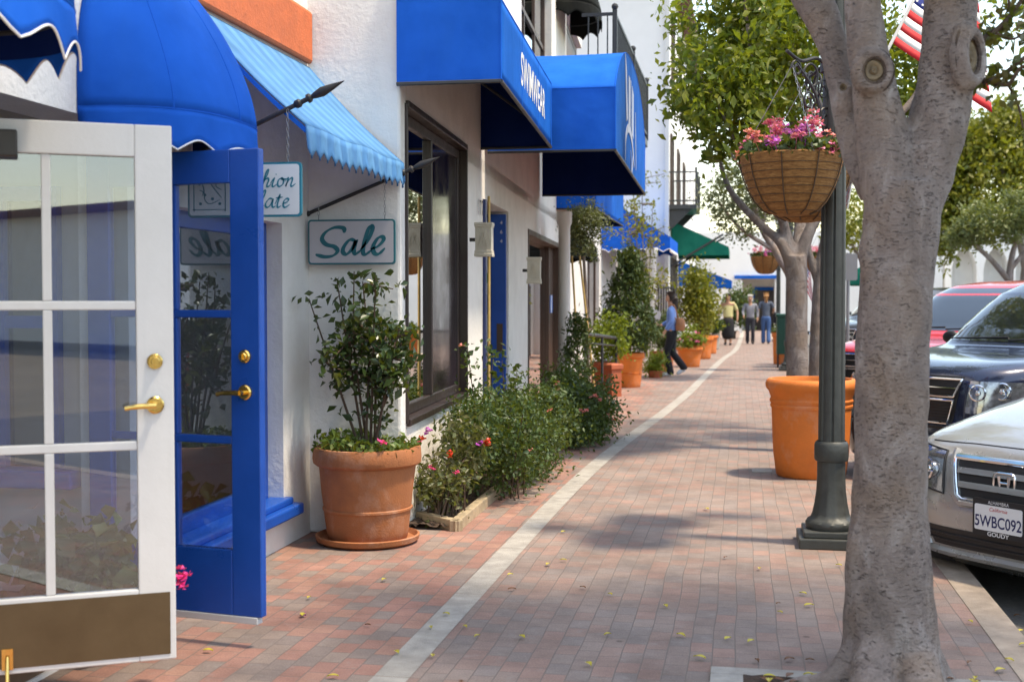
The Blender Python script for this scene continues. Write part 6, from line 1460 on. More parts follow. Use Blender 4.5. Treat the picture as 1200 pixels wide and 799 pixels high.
# ------------------------------------------------------------------ fallen leaves
LP = [(450, 679), (362, 700), (355, 720), (390, 792), (244, 762), (505, 735), (523, 719), (545, 734), (660, 656), (642, 661), (715, 696), (780, 710), (690, 778), (712, 743), (798, 744), (612, 746), (559, 745), (507, 768), (465, 764), (890, 666), (983, 662), (941, 695), (948, 709), (914, 717), (853, 748), (880, 751), (828, 596), (660, 623), (598, 673), (1137, 728), (1183, 773), (1172, 785), (1196, 739), (1199, 755), (820, 770), (1060, 795)]
def fallen(name, mt, label, px, py, s_, z=.012):
    p = gnd(px, py, 0)
    if p.x > 1.3: z = -.138
    p = gnd(px, py, z); L = .05*s_; mb = MB(); n_ = 7; vs = []
    for i in range(n_+1):
        u = i/n_; wv = .5*math.sin(PI*u**.8)*L; zz = .005*math.sin(u*3.2)*s_
        vs += [(u*L-L/2, -wv/2, zz+.004), (u*L-L/2, 0, zz), (u*L-L/2, wv/2, zz+.005)]
    fs = [(3*i+j, 3*i+3+j, 3*i+4+j, 3*i+1+j) for i in range(n_) for j in (0, 1)]
    me = mb.add(vs, fs).mesh(name, [mt]); o = link(name, me); o.location = p; o.rotation_euler = (0, 0, random.uniform(0, 6.28)); tag(o, label, 'leaf', 'fallen leaves on the pavement')
for px, py in LP: fallen('fallen_leaf', M['lf_fallen'], 'small yellow leaf fallen on the ground', px, py, random.uniform(.7, 1.25))
for px, py in ((850, 653), (925, 772), (949, 773), (887, 774), (1136, 776), (912, 707), (683, 688), (600, 690), (540, 799), (431, 732), (1192, 721)): fallen('fallen_leaf', M['lf_fallenb'], 'small curled brown leaf fallen on the ground', px, py, random.uniform(.6, 1.0))
for k in range(22):
    fallen('fallen_leaf', M['lf_fallen' if k % 3 else 'lf_fallenb'], 'leaf lying on the soil of the tree well' if k % 3 else 'brown leaf lying on the soil of the tree well', random.uniform(888, 985) if k < 12 else random.uniform(1095, 1150), random.uniform(789, 800), random.uniform(.8, 1.2), .024)
bloom(gnd(355, 720, .012), .02).build('fallen_flower', M['petalmag']); tag(bpy.data.objects['fallen_flower'], 'single purple blossom fallen on the bricks', 'flower')

# ================================================================== CARS (local axes: x forward with the nose at 0, y to the car's left, z up from the road)
class Car:
    def __init__(s, levels, group=None):
        """levels: (z, x_front, x_rear, half width, squareness)"""
        s.L = np.array(levels, float); s.zlist = s.L[:, 0]
        Z = []
        for i in range(len(levels)-1):
            k = 4
            Z += list(np.linspace(s.zlist[i], s.zlist[i+1], k, endpoint=False))
        s.Z = Z+[s.zlist[-1]]
        s.V = [catmull([(i, r[c], 0) for i, r in enumerate(levels)], 4) for c in (1, 2, 3, 4)]
    def par(s, z):
        return [float(np.interp(z, s.Z, [p.y for p in q])) for q in s.V]
    def front(s, y, z):
        xf, xr, w, n = s.par(z); a = (xf-xr)/2; k = min(.999, abs(y)/w)
        return (xf+xr)/2+a*(1-k**n)**(1/n)
    def side(s, x, z, sg):
        xf, xr, w, n = s.par(z); a = (xf-xr)/2; k = min(.999, abs(x-(xf+xr)/2)/a); return sg*w*(1-k**n)**(1/n)
    def body(s, K=112):
        mb = MB(); vs = []
        for z in s.Z:
            xf, xr, w, n = s.par(z); cx, a = (xf+xr)/2, (xf-xr)/2
            for j in range(K):
                t = 2*PI*(j+.5)/K; c, q = math.cos(t), math.sin(t)
                # even spacing round the nose
                vs.append((cx+a*math.copysign(abs(c)**(2/n), c), w*math.copysign(abs(q)**(2/n), q), z))
        m_ = len(s.Z); fs = [(i*K+j, i*K+(j+1) % K, (i+1)*K+(j+1) % K, (i+1)*K+j) for i in range(m_-1) for j in range(K)]
        fs += [tuple((m_-1)*K+j for j in range(K)), tuple(range(K-1, -1, -1))]
        return mb.add(vs, fs)
    def fpatch(s, mb, q, nu=10, nv=6, off=.006, th=0):
        """patch on the nose: corners (y,z) bottom-left, bottom-right, top-right, top-left seen from the front"""
        def fn(u, v):
            a = [(1-u)*q[0][k]+u*q[1][k] for k in (0, 1)]; b_ = [(1-u)*q[3][k]+u*q[2][k] for k in (0, 1)]
            y, z = a[0]*(1-v)+b_[0]*v, a[1]*(1-v)+b_[1]*v; return Vector((s.front(y, z)+off, y, z))
        return mb.grid(fn, nu, nv)
    def ftube(s, mb, pts, r, off=.006, n=6, close=False, sub=6):
        P = []
        pts = list(pts)+([pts[0]] if close else [])
        for i in range(len(pts)-1):
            for k in range(sub):
                u = k/sub; y = pts[i][0]*(1-u)+pts[i+1][0]*u; z = pts[i][1]*(1-u)+pts[i+1][1]*u; P.append(Vector((s.front(y, z)+off, y, z)))
        y, z = pts[-1]; P.append(Vector((s.front(y, z)+off, y, z)))
        return mb.tube(P, r, n)
    def spatch(s, mb, q, sg, nu=8, nv=6, off=.006):
        def fn(u, v):
            a = [(1-u)*q[0][k]+u*q[1][k] for k in (0, 1)]; b_ = [(1-u)*q[3][k]+u*q[2][k] for k in (0, 1)]
            x, z = a[0]*(1-v)+b_[0]*v, a[1]*(1-v)+b_[1]*v; return Vector((x, s.side(x, z, sg)+off*sg, z))
        return mb.grid(fn, nu, nv)
def wheels(t, xs, w, r):
    for x in xs:
        for sg in (-1, 1):
            mb = MB(); c = Vector((x, sg*(w-.13), r)); ax = Vector((0, sg, 0)); n_ = 28
            def ring(rad, d_): return [c+Vector((rad*math.cos(2*PI*j/n_), 0, rad*math.sin(2*PI*j/n_)))+ax*d_ for j in range(n_)]
            P = [(r*.62, .14), (r*.66, .15), (r*.9, .155), (r*.985, .13), (r, .09), (r, -.09), (r*.95, -.12), (r*.5, -.12)]
            vs = [p for a, d_ in P for p in ring(a, d_)]; fs = [(i*n_+j, i*n_+(j+1) % n_, (i+1)*n_+(j+1) % n_, (i+1)*n_+j) for i in range(len(P)-1) for j in range(n_)]
            wh = mb.add(vs, fs).build('wheel', M['rubber'], t, smooth=True)
            mb = MB(); vs = ring(r*.62, .125)+ring(r*.1, .14); mb.add(vs, [(j, (j+1) % n_, n_+(j+1) % n_, n_+j) for j in range(0, n_, 1) if (j % 4) < 3]+[tuple(range(n_, 2*n_))]); mb.tube(ring(r*.63, .13)+[ring(r*.63, .13)[0]], .012, 6); mb.build('rim', M['alloy'], wh)
def arches(t, car, xs, r):
    mb = MB()
    for x in xs:
        for sg in (-1, 1):
            P = [Vector((x+(r+.05)*math.cos(a), 0, r+(r+.05)*math.sin(a))) for a in [PI*k/16 for k in range(17)]]
            P = [Vector((p.x, car.side(p.x, max(p.z, .25), sg)+.006*sg, p.z)) for p in P]; c = Vector((x, car.side(x, .5, sg)+.004*sg, r*.7))
            mb.add([c]+P, [(0, i, i+1) for i in range(1, 17)])
    mb.build('wheel_arch', M['trim'], t)
def paint(name, col, metallic=.3, rough=.3): return mat(name, col, rough, metal=metallic, var=.03, scale=2, coat=1.0)
def mirror(t, car, x, z, pm):
    for sg in (-1, 1):
        y = car.side(x, z, sg); mb = MB(); mb.ball((x-.03, y+sg*.13, z+.03), .085, 8, (.5, 1.15, .75)); mb.tube([Vector((x, y-.05*sg, z-.03)), Vector((x-.02, y+.1*sg, z))], .03, 6); mb.build('side_mirror', pm, t, smooth=True)
def wiper(t, car, y0, z0, y1, z1):
    mb = MB(); car.ftube(mb, [(y0, z0), (y1, z1)], .008, .02); mb.build('wiper', M['trim'], t)
def lamp_group(t, car, quad, refl, drl=None, dark=True):
    mb = MB(); car.fpatch(mb, quad, 10, 8, .008); h = mb.build('headlight', M['lens'], t, smooth=True)
    for y, z, r in refl:
        c = Vector((car.front(y, z)+.012, y, z)); n_ = Vector((1, .5*(1 if y > 0 else -1), .15)).normalized(); a = n_.cross(Vector((0, 0, 1))).normalized(); b_ = a.cross(n_); mb = MB()
        rings = [(r, .004), (r*.86, .010), (r*.8, -.004), (r*.45, -.022), (r*.28, .008), (.001, .012)]; k = 20
        vs = [c+a*q*math.cos(2*PI*j/k)+b_*q*math.sin(2*PI*j/k)+n_*d_ for q, d_ in rings for j in range(k)]
        mb.add(vs, [(i*k+j, i*k+(j+1) % k, (i+1)*k+(j+1) % k, (i+1)*k+j) for i in range(len(rings)-1) for j in range(k)]).build('reflector', M['chrome'], h, smooth=True)
    return h
M['lens'] = mat('headlight_lens', (.34, .35, .37), .14, metal=.75, var=.45, scale=22, coat=1.0)

ANG = math.radians(225)
RZ = -.15
def place(p): return (p.x, p.y, RZ)
# ---- silver minivan
vx = pos(1174, 608, 215)
van = thing('minivan', 'silver beige minivan nosing over the kerb with california number plate, cut by the right edge', 'car', place(vx), math.radians(221.5), world=False)
c = Car([(.17, -.20, -4.95, .86, 5), (.24, -.06, -5.0, .93, 4.6), (.34, -.015, -5.05, .965, 4.2), (.50, .0, -5.08, .97, 5.2), (.62, -.015, -5.08, .97, 5.2), (.72, -.035, -5.08, .97, 5.2), (.82, -.075, -5.07, .97, 5.2), (.90, -.18, -5.06, .96, 4.9), (.97, -.40, -5.05, .955, 4.2), (1.03, -.70, -5.04, .94, 4.4), (1.08, -1.00, -5.02, .925, 4.6), (1.13, -1.15, -5.0, .91, 5), (1.25, -1.42, -4.97, .87, 5), (1.45, -1.80, -4.93, .81, 5), (1.60, -2.12, -4.88, .74, 5), (1.70, -2.45, -4.7, .64, 4), (1.745, -2.9, -4.4, .45, 3), (1.755, -3.3, -4.0, .2, 2.5)])
pv = paint('silver_beige_paint', (.37, .37, .365), .45, .3)
c.body().build('body', pv, van, smooth=True)
# grille: dark opening, chrome frame, two bars, emblem
mb = MB(); c.fpatch(mb, [(-.28, .60), (.28, .60), (.335, .80), (-.335, .80)], 24, 10, .004); gr = mb.build('grille', M['trim'], van, smooth=True)
mb = MB(); c.ftube(mb, [(-.375, .845), (-.315, .60), (-.28, .565), (.28, .565), (.315, .60), (.375, .845)], .024, .004, 8); mb.build('chrome_surround', pv, gr, smooth=True)
mb = MB(); c.ftube(mb, [(-.355, .815), (-.295, .605), (-.26, .585), (.26, .585), (.295, .605), (.355, .815)], .010, .018, 8); mb.build('chrome_surround', M['chrome'], gr, smooth=True)
mb = MB(); c.ftube(mb, [(-.345, .815), (.345, .815)], .019, .012, 8, sub=24); mb.build('chrome_bar', M['chrome'], gr, smooth=True)
for z, h_, w_ in ((.745, .016, .315), (.668, .017, .295)):
    mb = MB(); c.fpatch(mb, [(-w_, z-h_), (w_, z-h_), (w_, z+h_), (-w_, z+h_)], 24, 3, .018); mb.build('grille_bar', pv, gr, solid=.012)
xe = c.front(0, .705)-.02; mb = MB()
P = rrect(.135, .11, .03)
for i in range(len(P)): pass
mb.tube([Vector((xe+.034, a-.0675, b_+.65)) for a, b_ in P+[P[0]]], .0075, 8)
for a, b_, a2, b2_ in ((-.032, .742, -.026, .668), (.032, .742, .026, .668)): mb.tube([Vector((xe+.034, a, b_)), Vector((xe+.034, a2, b2_))], [.011, .008], 8)
mb.tube([Vector((xe+.034, -.027, .706)), Vector((xe+.034, .027, .706))], .008, 8); mb.build('emblem', M['chrome'], gr, smooth=True)
for sg in (1, -1):
    q = [(.405*sg, .60), (.80*sg, .65), (.87*sg, .87), (.44*sg, .835)]
    if sg < 0: q = [q[1], q[0], q[3], q[2]]
    h = lamp_group(van, c, q, [(.54*sg, .725, .066), (.68*sg, .75, .058)])
    mb = MB(); c.ftube(mb, q, .007, .006, 6, True); mb.build('lamp_rim', M['trim'], h, smooth=True)
# lower intake with bumper lips and fog recesses
mb = MB(); c.fpatch(mb, [(-.50, .30), (.50, .30), (.58, .41), (-.58, .41)], 24, 6, .003); it = mb.build('lower_intake', M['trim'], van, smooth=True)
mb = MB()
for z in (.335, .372): c.ftube(mb, [(-.55, z), (.55, z)], .006, .008, 6, sub=20)
mb.build('intake_slats', M['trim'], it)
for sg in (1, -1):
    mb = MB(); q = [(.66*sg, .30), (.84*sg, .32), (.86*sg, .41), (.68*sg, .40)]; q = q if sg > 0 else [q[1], q[0], q[3], q[2]]; c.fpatch(mb, q, 8, 6, .004); mb.build('fog_recess', M['trim'], van)
mb = MB(); c.ftube(mb, [(-.86, .27), (-.55, .262), (.55, .262), (.86, .27)], .030, -.008, 8, sub=12); c.ftube(mb, [(-.62, .43), (-.55, .28)], .022, .0, 8); c.ftube(mb, [(.62, .43), (.55, .28)], .022, .0, 8); mb.build('bumper_lip', pv, van, smooth=True)
# hood seam
mb = MB(); c.ftube(mb, [(-.62, .875), (-.3, .885), (.3, .885), (.62, .875)], .004, .001, 6, sub=14); mb.build('hood_seam', M['trim'], van)
# number plate
pw, ph, pz = .305, .153, .435; xp = c.front(0, pz)+.02
pl = MB().prism(rrect(pw+.03, ph+.05, .012), (xp, -pw/2-.015, pz-.025), (0, 1, 0), (0, 0, 1), (.012, 0, 0)).build('number_plate', M['trim'], van)
MB().prism(rrect(pw, ph-.012, .01), (xp+.0125, -pw/2, pz+.006), (0, 1, 0), (0, 0, 1), (.003, 0, 0)).build('plate_face', M['plate'], pl)
mb = MB(); text_mb(mb, '5WBC092', (xp+.0157, 0, pz+.028), (0, 1, 0), (0, 0, 1), .088, (1, 0, 0), .001, bold=.012, sx=.80); mb.build('plate_number', M['plateblue'], pl)
mb = MB(); text_mb(mb, 'California', (xp+.0157, 0, pz+.116), (0, 1, 0), (0, 0, 1), .03, (1, 0, 0), .001, shear=.3); mb.build('plate_state', M['platered'], pl)
mb = MB(); text_mb(mb, 'ALHAMBRA', (xp+.0125, 0, pz+.1535), (0, 1, 0), (0, 0, 1), .026, (1, 0, 0), .001); text_mb(mb, 'GOUDY', (xp+.0125, 0, pz-.021), (0, 1, 0), (0, 0, 1), .032, (1, 0, 0), .001, bold=.02, sx=1.2); mb.build('frame_lettering', M['plate'], pl)
mb = MB(); c.fpatch(mb, [(-.80, 1.10), (.80, 1.10), (.66, 1.66), (-.66, 1.66)], 20, 10, .006); mb.build('windscreen', M['carglass'], van, smooth=True)
for sg in (1, -1):
    mb = MB(); c.spatch(mb, [(-1.75, 1.1), (-4.6, 1.1), (-4.5, 1.58), (-2.35, 1.58)], sg); mb.build('side_window', M['carglass'], van, smooth=True)
wheels(van, (-.95, -3.9), .97, .33); arches(van, c, (-.95, -3.9), .33); mirror(van, c, -1.95, 1.14, pv)
wiper(van, c, -.7, 1.12, .0, 1.16); wiper(van, c, -.0, 1.12, .65, 1.16)
MB().box((-4.9, -.8, .16), (-.25, .8, .3)).build('underside', M['trim'], van)

# ---- big SUVs
LV = [(.26, -.16, -5.05, .90, 6), (.34, -.05, -5.1, .96, 6), (.50, -.0, -5.12, .99, 5.5), (.66, .0, -5.12, 1.0, 5.2), (.72, -.03, -5.12, 1.0, 5.2), (.90, -.045, -5.12, 1.0, 5.2), (1.05, -.07, -5.12, .995, 5.2), (1.13, -.14, -5.12, .985, 5.2), (1.185, -.32, -5.11, .975, 5.2), (1.22, -.65, -5.1, .965, 5.5), (1.25, -1.05, -5.08, .955, 6), (1.28, -1.25, -5.07, .94, 6), (1.34, -1.36, -5.05, .925, 6), (1.55, -1.62, -5.0, .87, 6), (1.75, -1.90, -4.95, .80, 6), (1.86, -2.15, -4.9, .72, 5), (1.91, -2.5, -4.8, .6, 4), (1.93, -2.9, -4.5, .35, 3)]
def suv(label, p, pm, ang=ANG, rails=True, group=None):
    t = thing('suv', label, 'car', place(p), ang, group, world=False); c = Car(LV); c.body().build('body', pm, t, smooth=True)
    mb = MB(); c.fpatch(mb, [(-.50, .70), (.50, .70), (.56, 1.08), (-.56, 1.08)], 20, 10, .003); gr = mb.build('grille', M['trim'], t, smooth=True)
    mb = MB(); 
    c.ftube(mb, [(-.50, .915), (.50, .915), (.555, 1.055), (-.555, 1.055)], .011, .012, 8, True, 10); c.ftube(mb, [(-.46, .70), (.46, .70), (.50, .885), (-.50, .885)], .011, .012, 8, True, 10); c.ftube(mb, [(-.52, .985), (.52, .985)], .008, .012, 6, sub=14)
    mb.build('chrome_frame', M['chrome'], gr, smooth=True)
    mb = MB()
    for k in range(12):
        for z in (.73+.024*k,):
            if z < .88 or z > .93: c.ftube(mb, [(-.47, z), (.47, z)], .004, .006, 5, sub=10)
    mb.build('grille_mesh', M['trim'], gr)
    for sg in (1, -1):
        q = [(.60*sg, .80), (.88*sg, .80), (.90*sg, 1.04), (.62*sg, 1.05)]; q = q if sg > 0 else [q[1], q[0], q[3], q[2]]
        h = lamp_group(t, c, q, [(.685*sg, .955, .068), (.815*sg, .97, .072)])
        q = [(.895*sg, .80), (.955*sg, .80), (.965*sg, 1.04), (.91*sg, 1.04)]; q = q if sg > 0 else [q[1], q[0], q[3], q[2]]
        mb = MB(); c.fpatch(mb, q, 6, 6, .008); mb.build('turn_signal', M['amber'], h, smooth=True)
        q = [(.61*sg, .79), (.95*sg, .79), (.95*sg, .845), (.61*sg, .845)]; q = q if sg > 0 else [q[1], q[0], q[3], q[2]]
        mb = MB(); c.fpatch(mb, q, 8, 3, .016); mb.build('lamp_lower_lens', M['lens'], h, smooth=True)
    mb = MB(); c.fpatch(mb, [(-.55, .36), (.55, .36), (.6, .5), (-.6, .5)], 16, 4, .004); mb.build('lower_intake', M['trim'], t)
    mb = MB(); c.ftube(mb, [(-.96, .665), (.96, .665)], .014, .002, 6, sub=30); mb.build('bumper_step', M['trim'], t)
    mb = MB(); c.fpatch(mb, [(-.86, 1.32), (.86, 1.32), (.74, 1.83), (-.74, 1.83)], 20, 10, .006); mb.build('windscreen', M['carglass'], t, smooth=True)
    for sg in (1, -1):
        for a, b_, a2 in ((-1.75, -2.75, -2.25), (-2.85, -3.75, -2.85), (-3.85, -4.85, -3.85)):
            mb = MB(); c.spatch(mb, [(a, 1.33), (b_, 1.33), (b_, 1.78), (a2, 1.78)], sg); mb.build('side_window', M['carglass'], t, smooth=True)
    wheels(t, (-.95, -3.95), 1.0, .39); arches(t, c, (-.95, -3.95), .39); mirror(t, c, -1.7, 1.3, M['trim'])
    wiper(t, c, -.75, 1.335, -.05, 1.36); wiper(t, c, -.02, 1.335, .7, 1.37)
    if rails:
        for sg in (1, -1): MB().tube(catmull([Vector((-2.3, sg*.62, 1.9)), Vector((-2.6, sg*.62, 1.97)), Vector((-4.5, sg*.6, 1.96)), Vector((-4.8, sg*.6, 1.88))], 5), .018, 6).build('roof_rail', M['trim'], t, smooth=True)
    return t, c
ps = Vector((1.34, 11.0, 0))
suv('dark navy blue SUV with chrome framed grille parked behind the silver minivan', ps, paint('navy_car_paint', (.012, .018, .05), .2, .25), ang=math.radians(219.5), rails=False)
pr = Vector((1.50, 14.9, 0))
suv('bright red SUV whose roof shows above the dark navy SUV', pr, paint('red_car_paint', (.62, .012, .014), .0, .4), rails=False)
# ---- saloon cars further along, glimpsed between lamp post and tree
LS = [(.18, -.18, -4.5, .82, 5), (.3, -.04, -4.6, .88, 4.5), (.48, 0, -4.62, .9, 4.2), (.6, -.02, -4.62, .9, 4.2), (.7, -.12, -4.6, .895, 4.2), (.78, -.4, -4.58, .885, 4.5), (.86, -.9, -4.5, .87, 5), (.92, -1.2, -4.4, .85, 5), (1.1, -1.65, -4.1, .78, 5), (1.28, -2.05, -3.75, .68, 4.5), (1.38, -2.35, -3.4, .52, 3.5), (1.41, -2.6, -3.1, .3, 2.5)]
def saloon(label, p, pm, group=None):
    t = thing('saloon_car', label, 'car', place(p), ANG, group, world=False); c = Car(LS); c.body().build('body', pm, t, smooth=True)
    mb = MB(); c.fpatch(mb, [(-.36, .5), (.36, .5), (.42, .66), (-.42, .66)], 14, 6, .004); mb.build('grille', M['trim'], t)
    mb = MB(); c.fpatch(mb, [(-.5, .25), (.5, .25), (.55, .38), (-.55, .38)], 14, 4, .004); mb.build('lower_intake', M['trim'], t)
    for sg in (1, -1):
        q = [(.5*sg, .54), (.78*sg, .56), (.8*sg, .7), (.52*sg, .67)]; q = q if sg > 0 else [q[1], q[0], q[3], q[2]]; lamp_group(t, c, q, [(.6*sg, .615, .05), (.71*sg, .63, .045)])
        mb = MB(); c.spatch(mb, [(-1.75, .95), (-3.9, .95), (-3.55, 1.28), (-2.3, 1.28)], sg); mb.build('side_window', M['carglass'], t, smooth=True)
    mb = MB(); c.fpatch(mb, [(-.74, .94), (.74, .94), (.6, 1.32), (-.6, 1.32)], 16, 8, .006); mb.build('windscreen', M['carglass'], t, smooth=True)
    wheels(t, (-.85, -3.6), .9, .31); arches(t, c, (-.85, -3.6), .31); mirror(t, c, -1.6, .95, pm)
    return t
saloon('silver saloon car half hidden behind the big grey trunk', Vector((1.6, 19.0, 0)), paint('silver_paint', (.4, .4, .4), .5, .3))
saloon('red saloon car seen between lamp post and big trunk', Vector((1.75, 23.0, 0)), paint('red_saloon_paint', (.5, .015, .02), .1, .3))
suv('dark grey SUV behind the red saloon car', Vector((1.9, 27.2, 0)), paint('dark_grey_paint', (.05, .055, .06), .3, .3), rails=False)
saloon('white saloon car farthest along the row of parked cars', Vector((2.1, 31.5, 0)), paint('white_car_paint', (.6, .6, .6), .0, .3))

# ================================================================== PEOPLE (local axes: x forward, y to the figure's left)
def person(label, p, rz, cfg):
    t = thing('person', label, 'person', (p.x, p.y, 0), rz, world=False)
    H = cfg.get('h', 1.66)/1.66; S_ = cfg.get('stout', 1.0); lean = cfg.get('lean', 0)
    def j(x, y, z): return (x*H, y*H, z*H)
    hipz, shz = .90, 1.36
    V, E = [], []
    def add(co, r, par=None):
        V.append((j(*co), (r[0]*H, r[1]*H) if isinstance(r, tuple) else r*H)); 
        if par is not None: E.append((par, len(V)-1))
        return len(V)-1
    pel = add((0, 0, hipz), (.10*S_, .08*S_)); wa = add((.01+lean*.3, 0, 1.06), (.09*S_, .068*S_), pel); ch = add((.02+lean, 0, 1.24), (.105*S_, .078*S_), wa)
    nb = add((.01+lean*1.2, 0, 1.40), .055, ch); hd0 = add((.03+lean*1.3, 0, 1.47), .055, nb); hd1 = add((.035+lean*1.3, 0, 1.54), (.072, .085), hd0); hd2 = add((.03+lean*1.3, 0, 1.61), (.07, .08), hd1); add((.025+lean*1.3, 0, 1.655), .045, hd2)
    add((.035+lean*1.3+.098, 0, 1.53), .013, hd1)
    for sg, leg, arm in ((1, cfg['legL'], cfg['armL']), (-1, cfg['legR'], cfg['armR'])):
        hp = add((0, .085*sg, .86), .07*S_, pel); kn = add(leg[0], .05, hp); cal = add([leg[0][k]*.6+leg[1][k]*.4-(.02 if k == 0 else 0) for k in range(3)], .055, kn); an = add(leg[1], .040, cal); add(leg[2], .036, an)
        sh = add((lean*1.1, .165*sg*min(1.08, S_), shz), .052, ch); el = add(arm[0], .040, sh); wr = add(arm[1], .027, el); hn = add([arm[1][k]+(arm[2][k])*.06 for k in range(3)], (.03, .018), wr)
        base = [arm[1][k]+arm[2][k]*.09 for k in range(3)]
        d_ = Vector(arm[2]).normalized(); sd = d_.cross(Vector((0, 1, 0))) if abs(d_.y) < .9 else Vector((1, 0, 0)); sd = sd.normalized()
        for q, (o_, L) in enumerate(((-.024, .05), (-.008, .062), (.008, .058), (.023, .045))):
            a = Vector(base)+sd*o_; k1 = add(tuple(a), .0085, hn); k2 = add(tuple(a+d_*L*.55+Vector((0, -.006*sg, 0))), .008, k1); add(tuple(a+d_*L+Vector((0, -.018*sg, 0))), .006, k2)
        th = Vector(arm[1])+d_*.03+sd*.03; k1 = add(tuple(th), .010, hn); add(tuple(th+d_*.035+sd*.018), .008, k1)
    skin_obj('body', (V, E), M['skin'], t, 2)
    sk = {}
    # top
    def garment(name, chains, mt):
        V2, E2 = [], []
        for ch_ in chains:
            par = None
            for item in ch_:
                if isinstance(item, int): par = item; continue
                co, r = item; V2.append((j(*co), tuple(x*H for x in r) if isinstance(r, tuple) else r*H))
                if par is not None: E2.append((par, len(V2)-1))
                par = len(V2)-1
        return skin_obj(name, (V2, E2), mt, t, 2)
    tl = cfg.get('top_low', .86); ch0 = [((0, 0, tl), (.142*S_, .118*S_)), ((.005, 0, .95), (.138*S_, .112*S_)), ((.01+lean*.3, 0, 1.07), (.128*S_, .102*S_)), ((.02+lean, 0, 1.25), (.142*S_, .112*S_)), ((.012+lean*1.15, 0, 1.375), (.075, .06))]
    arms = []
    for sg, arm in ((1, cfg['armL']), (-1, cfg['armR'])):
        f = cfg.get('sleeve', 1.0); el = Vector(arm[0]); wr = Vector(arm[1]); sh_ = Vector((lean*1.1, .168*sg*min(1.08, S_), shz))
        L = [3, (tuple(sh_), .066), (tuple(sh_.lerp(el, min(1, f*2))), .056)]
        if f > .5: L.append((tuple(el.lerp(wr, (f-.5)*1.8)), .040))
        arms.append(L)
    garment('top', [ch0]+arms, cfg['top'])
    if cfg.get('skirt'):
        garment('skirt', [[((0, 0, .93), (.145*S_, .125*S_)), ((0, 0, .78), (.175*S_, .16*S_)), ((0, 0, .45), (.18*S_, .17*S_)), ((0, 0, .16), (.185*S_, .18*S_))]], cfg['bottom'])
    else:
        ch1 = [((0, 0, .95), (.136*S_, .112*S_)), ((0, 0, .87), (.128*S_, .108*S_))]; lg = []
        fl = cfg.get('flare', .062)
        for sg, leg in ((1, cfg['legL']), (-1, cfg['legR'])):
            kn, an = Vector(leg[0]), Vector(leg[1]); lg.append([1, ((0, .088*sg, .80), .098*S_), (tuple(kn), .072), (tuple(kn.lerp(an, .55)), fl), (tuple(kn.lerp(an, 1.0)), fl), ((an.x, an.y, max(an.z-.05, .035)), fl)])
        garment('trousers', [ch1]+lg, cfg['bottom'])
    for sg, leg in ((1, cfg['legL']), (-1, cfg['legR'])):
        an, to = Vector(leg[1]), Vector(leg[2]); d_ = (to-an); he = an-Vector((.03, 0, .035))
        skin_obj('shoe', ([(j(*he), .042*H), (j(*(an.lerp(to, .5)-Vector((0, 0, .008)))), .046*H), (j(*to), .044*H), (j(*(to+d_.normalized()*.05)), .03*H)], [(0, 1), (1, 2), (2, 3)]), cfg['shoe'], t, 2)
    hx = .03+lean*1.3
    Vh = [((hx-.022, 0, 1.59), (.088, .086)), ((hx-.012, 0, 1.65), (.070, .066)), ((hx-.055, 0, 1.53), (.060, .092)), ((hx-.01, 0, 1.70), (.04, .045))]
    if cfg.get('long', 0): Vh += [((hx-.075, 0, 1.45), (.05, .095)), ((hx-.08, 0, 1.45-cfg['long']), (.035, .07))]
    Eh = [(0, 1), (0, 2), (1, 3)]+([(2, 4)]+[(k, k+1) for k in range(4, len(Vh)-1)] if len(Vh) > 4 else [])
    skin_obj('hair', ([(j(*a), (r[0]*H, r[1]*H)) for a, r in Vh], Eh), cfg['hair'], t, 2)
    for sg in (1, -1): MB().ball(j(hx+.082, .03*sg, 1.552), .009*H, 6).build('eye', M['trim'], t, smooth=True)
    MB().tube(catmull([Vector(j(hx+.075, -.025, 1.492)), Vector(j(hx+.088, 0, 1.49)), Vector(j(hx+.075, .025, 1.492))], 4), .005*H, 6).build('mouth', M['terra3'], t)
    return t, j
# woman stepping across to the left
pw_ = gnd(787, 441)
t, j = person('dark haired woman in light blue top and black trousers stepping across the pavement', pw_, PI,
    dict(h=1.66, legL=((.10, .07, .47), (.02, .07, .085), (.15, .07, .045)), legR=((.0, -.08, .48), (-.24, -.08, .17), (-.13, -.08, .07)), armL=((-.02, .24, 1.1), (.12, .23, .90), (.4, 0, -.9)), armR=((.03, -.24, 1.10), (.23, -.20, 1.0), (.8, 0, .3)),
         top=M['cblue'], bottom=M['cblack'], shoe=M['cwhite'], hair=M['hairdk'], long=.16, lean=.0, flare=.078))
MB().prism(rrect(.20, .27, .01), j(.30, -.28, .98), (.75, 0, .66), (-.3, 0, .95), (0, .01, 0)).build('folded_paper', M['paper'])
o = bpy.data.objects['folded_paper']; o.matrix_world = t.matrix_basis; tag(o, 'folded white paper held by the walking woman', 'paper')
bag = MB().lathe([(.02, -.14), (.08, -.135), (.10, -.05), (.09, .06), (.065, .11), (.03, .12)], j(-.17, .10, 1.04), 20)
bag.tube(catmull([Vector(j(-.14, .12, 1.10)), Vector(j(-.06, .20, 1.40)), Vector(j(.05, .16, 1.36)), Vector(j(-.1, .14, 1.12))], 6), .012, 6)
o = bag.build('shoulder_bag', M['leather'], smooth=True); o.matrix_world = t.matrix_basis; tag(o, 'tan leather bag on the shoulder of the walking woman', 'bag')
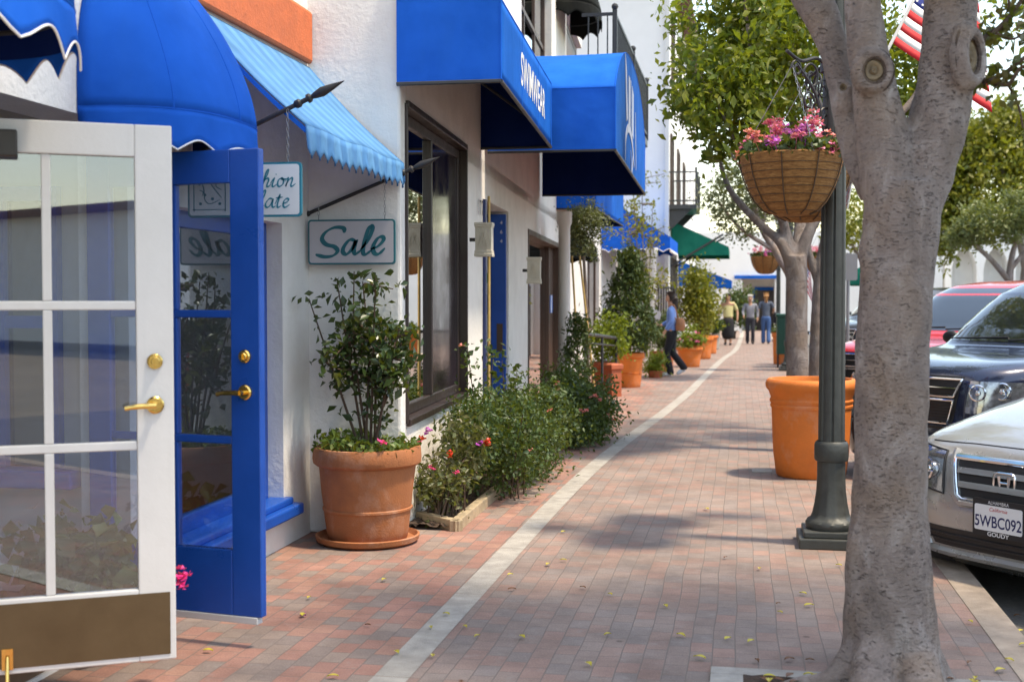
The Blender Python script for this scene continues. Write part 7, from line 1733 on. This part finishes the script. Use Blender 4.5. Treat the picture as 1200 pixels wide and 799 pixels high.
# three people further off
p = gnd(853, 404.5)
person('stout person in a pale yellow top and long black skirt walking towards the camera', p, -PI/2-.1, dict(h=1.66, stout=1.32, legL=((.06, .09, .47), (.04, .09, .08), (.15, .09, .045)), legR=((0, -.09, .47), (-.10, -.09, .09), (.02, -.09, .05)), armL=((-.02, .30, 1.1), (.08, .31, .87), (.3, 0, -.9)), armR=((.02, -.30, 1.1), (.15, -.28, .9), (.5, 0, -.8)), sleeve=.45, top=M['cyellow'], bottom=M['cblack'], shoe=M['cblack'], hair=M['hairdk'], skirt=True, top_low=.90))
p = gnd(879, 403)
person('white haired person in grey top and black trousers walking towards the camera', p, -PI/2, dict(h=1.62, stout=1.1, legL=((.08, .09, .47), (.04, .09, .08), (.16, .09, .045)), legR=((0, -.09, .47), (-.12, -.09, .1), (0, -.09, .05)), armL=((-.05, .25, 1.1), (.05, .24, .87), (.3, 0, -.9)), armR=((.03, -.25, 1.1), (.18, -.22, .95), (.8, 0, -.4)), top=M['cgrey'], bottom=M['cdark'], shoe=M['cblack'], hair=M['hairgrey'], flare=.07))
p = gnd(897.5, 403)
t, j = person('person with reddish blond hair in slate shirt and blue jeans seen from behind', p, PI/2+.05, dict(h=1.7, legL=((.10, .08, .47), (.08, .08, .08), (.20, .08, .045)), legR=((0, -.08, .47), (-.10, -.08, .1), (.02, -.08, .05)), armL=((-.02, .25, 1.1), (.10, .24, .90), (.4, 0, -.9)), armR=((.0, -.26, 1.12), (.16, -.24, 1.02), (.8, 0, 0)), sleeve=.45, flare=.076, top=M['cslate'], bottom=M['cdenim'], shoe=M['cblack'], hair=M['hairblond'], long=.12))
mb = MB().lathe([(.03, -.2), (.14, -.19), (.15, .05), (.1, .16), (.03, .18)], j(.05, -.36, .86), 16); mb.tube([Vector(j(.05, -.36, 1.0)), Vector(j(.12, -.25, 1.05))], .012, 6)
o = mb.build('black_bag', M['cblack'], smooth=True); o.matrix_world = t.matrix_basis; tag(o, 'black bag carried by the person in blue jeans', 'bag')
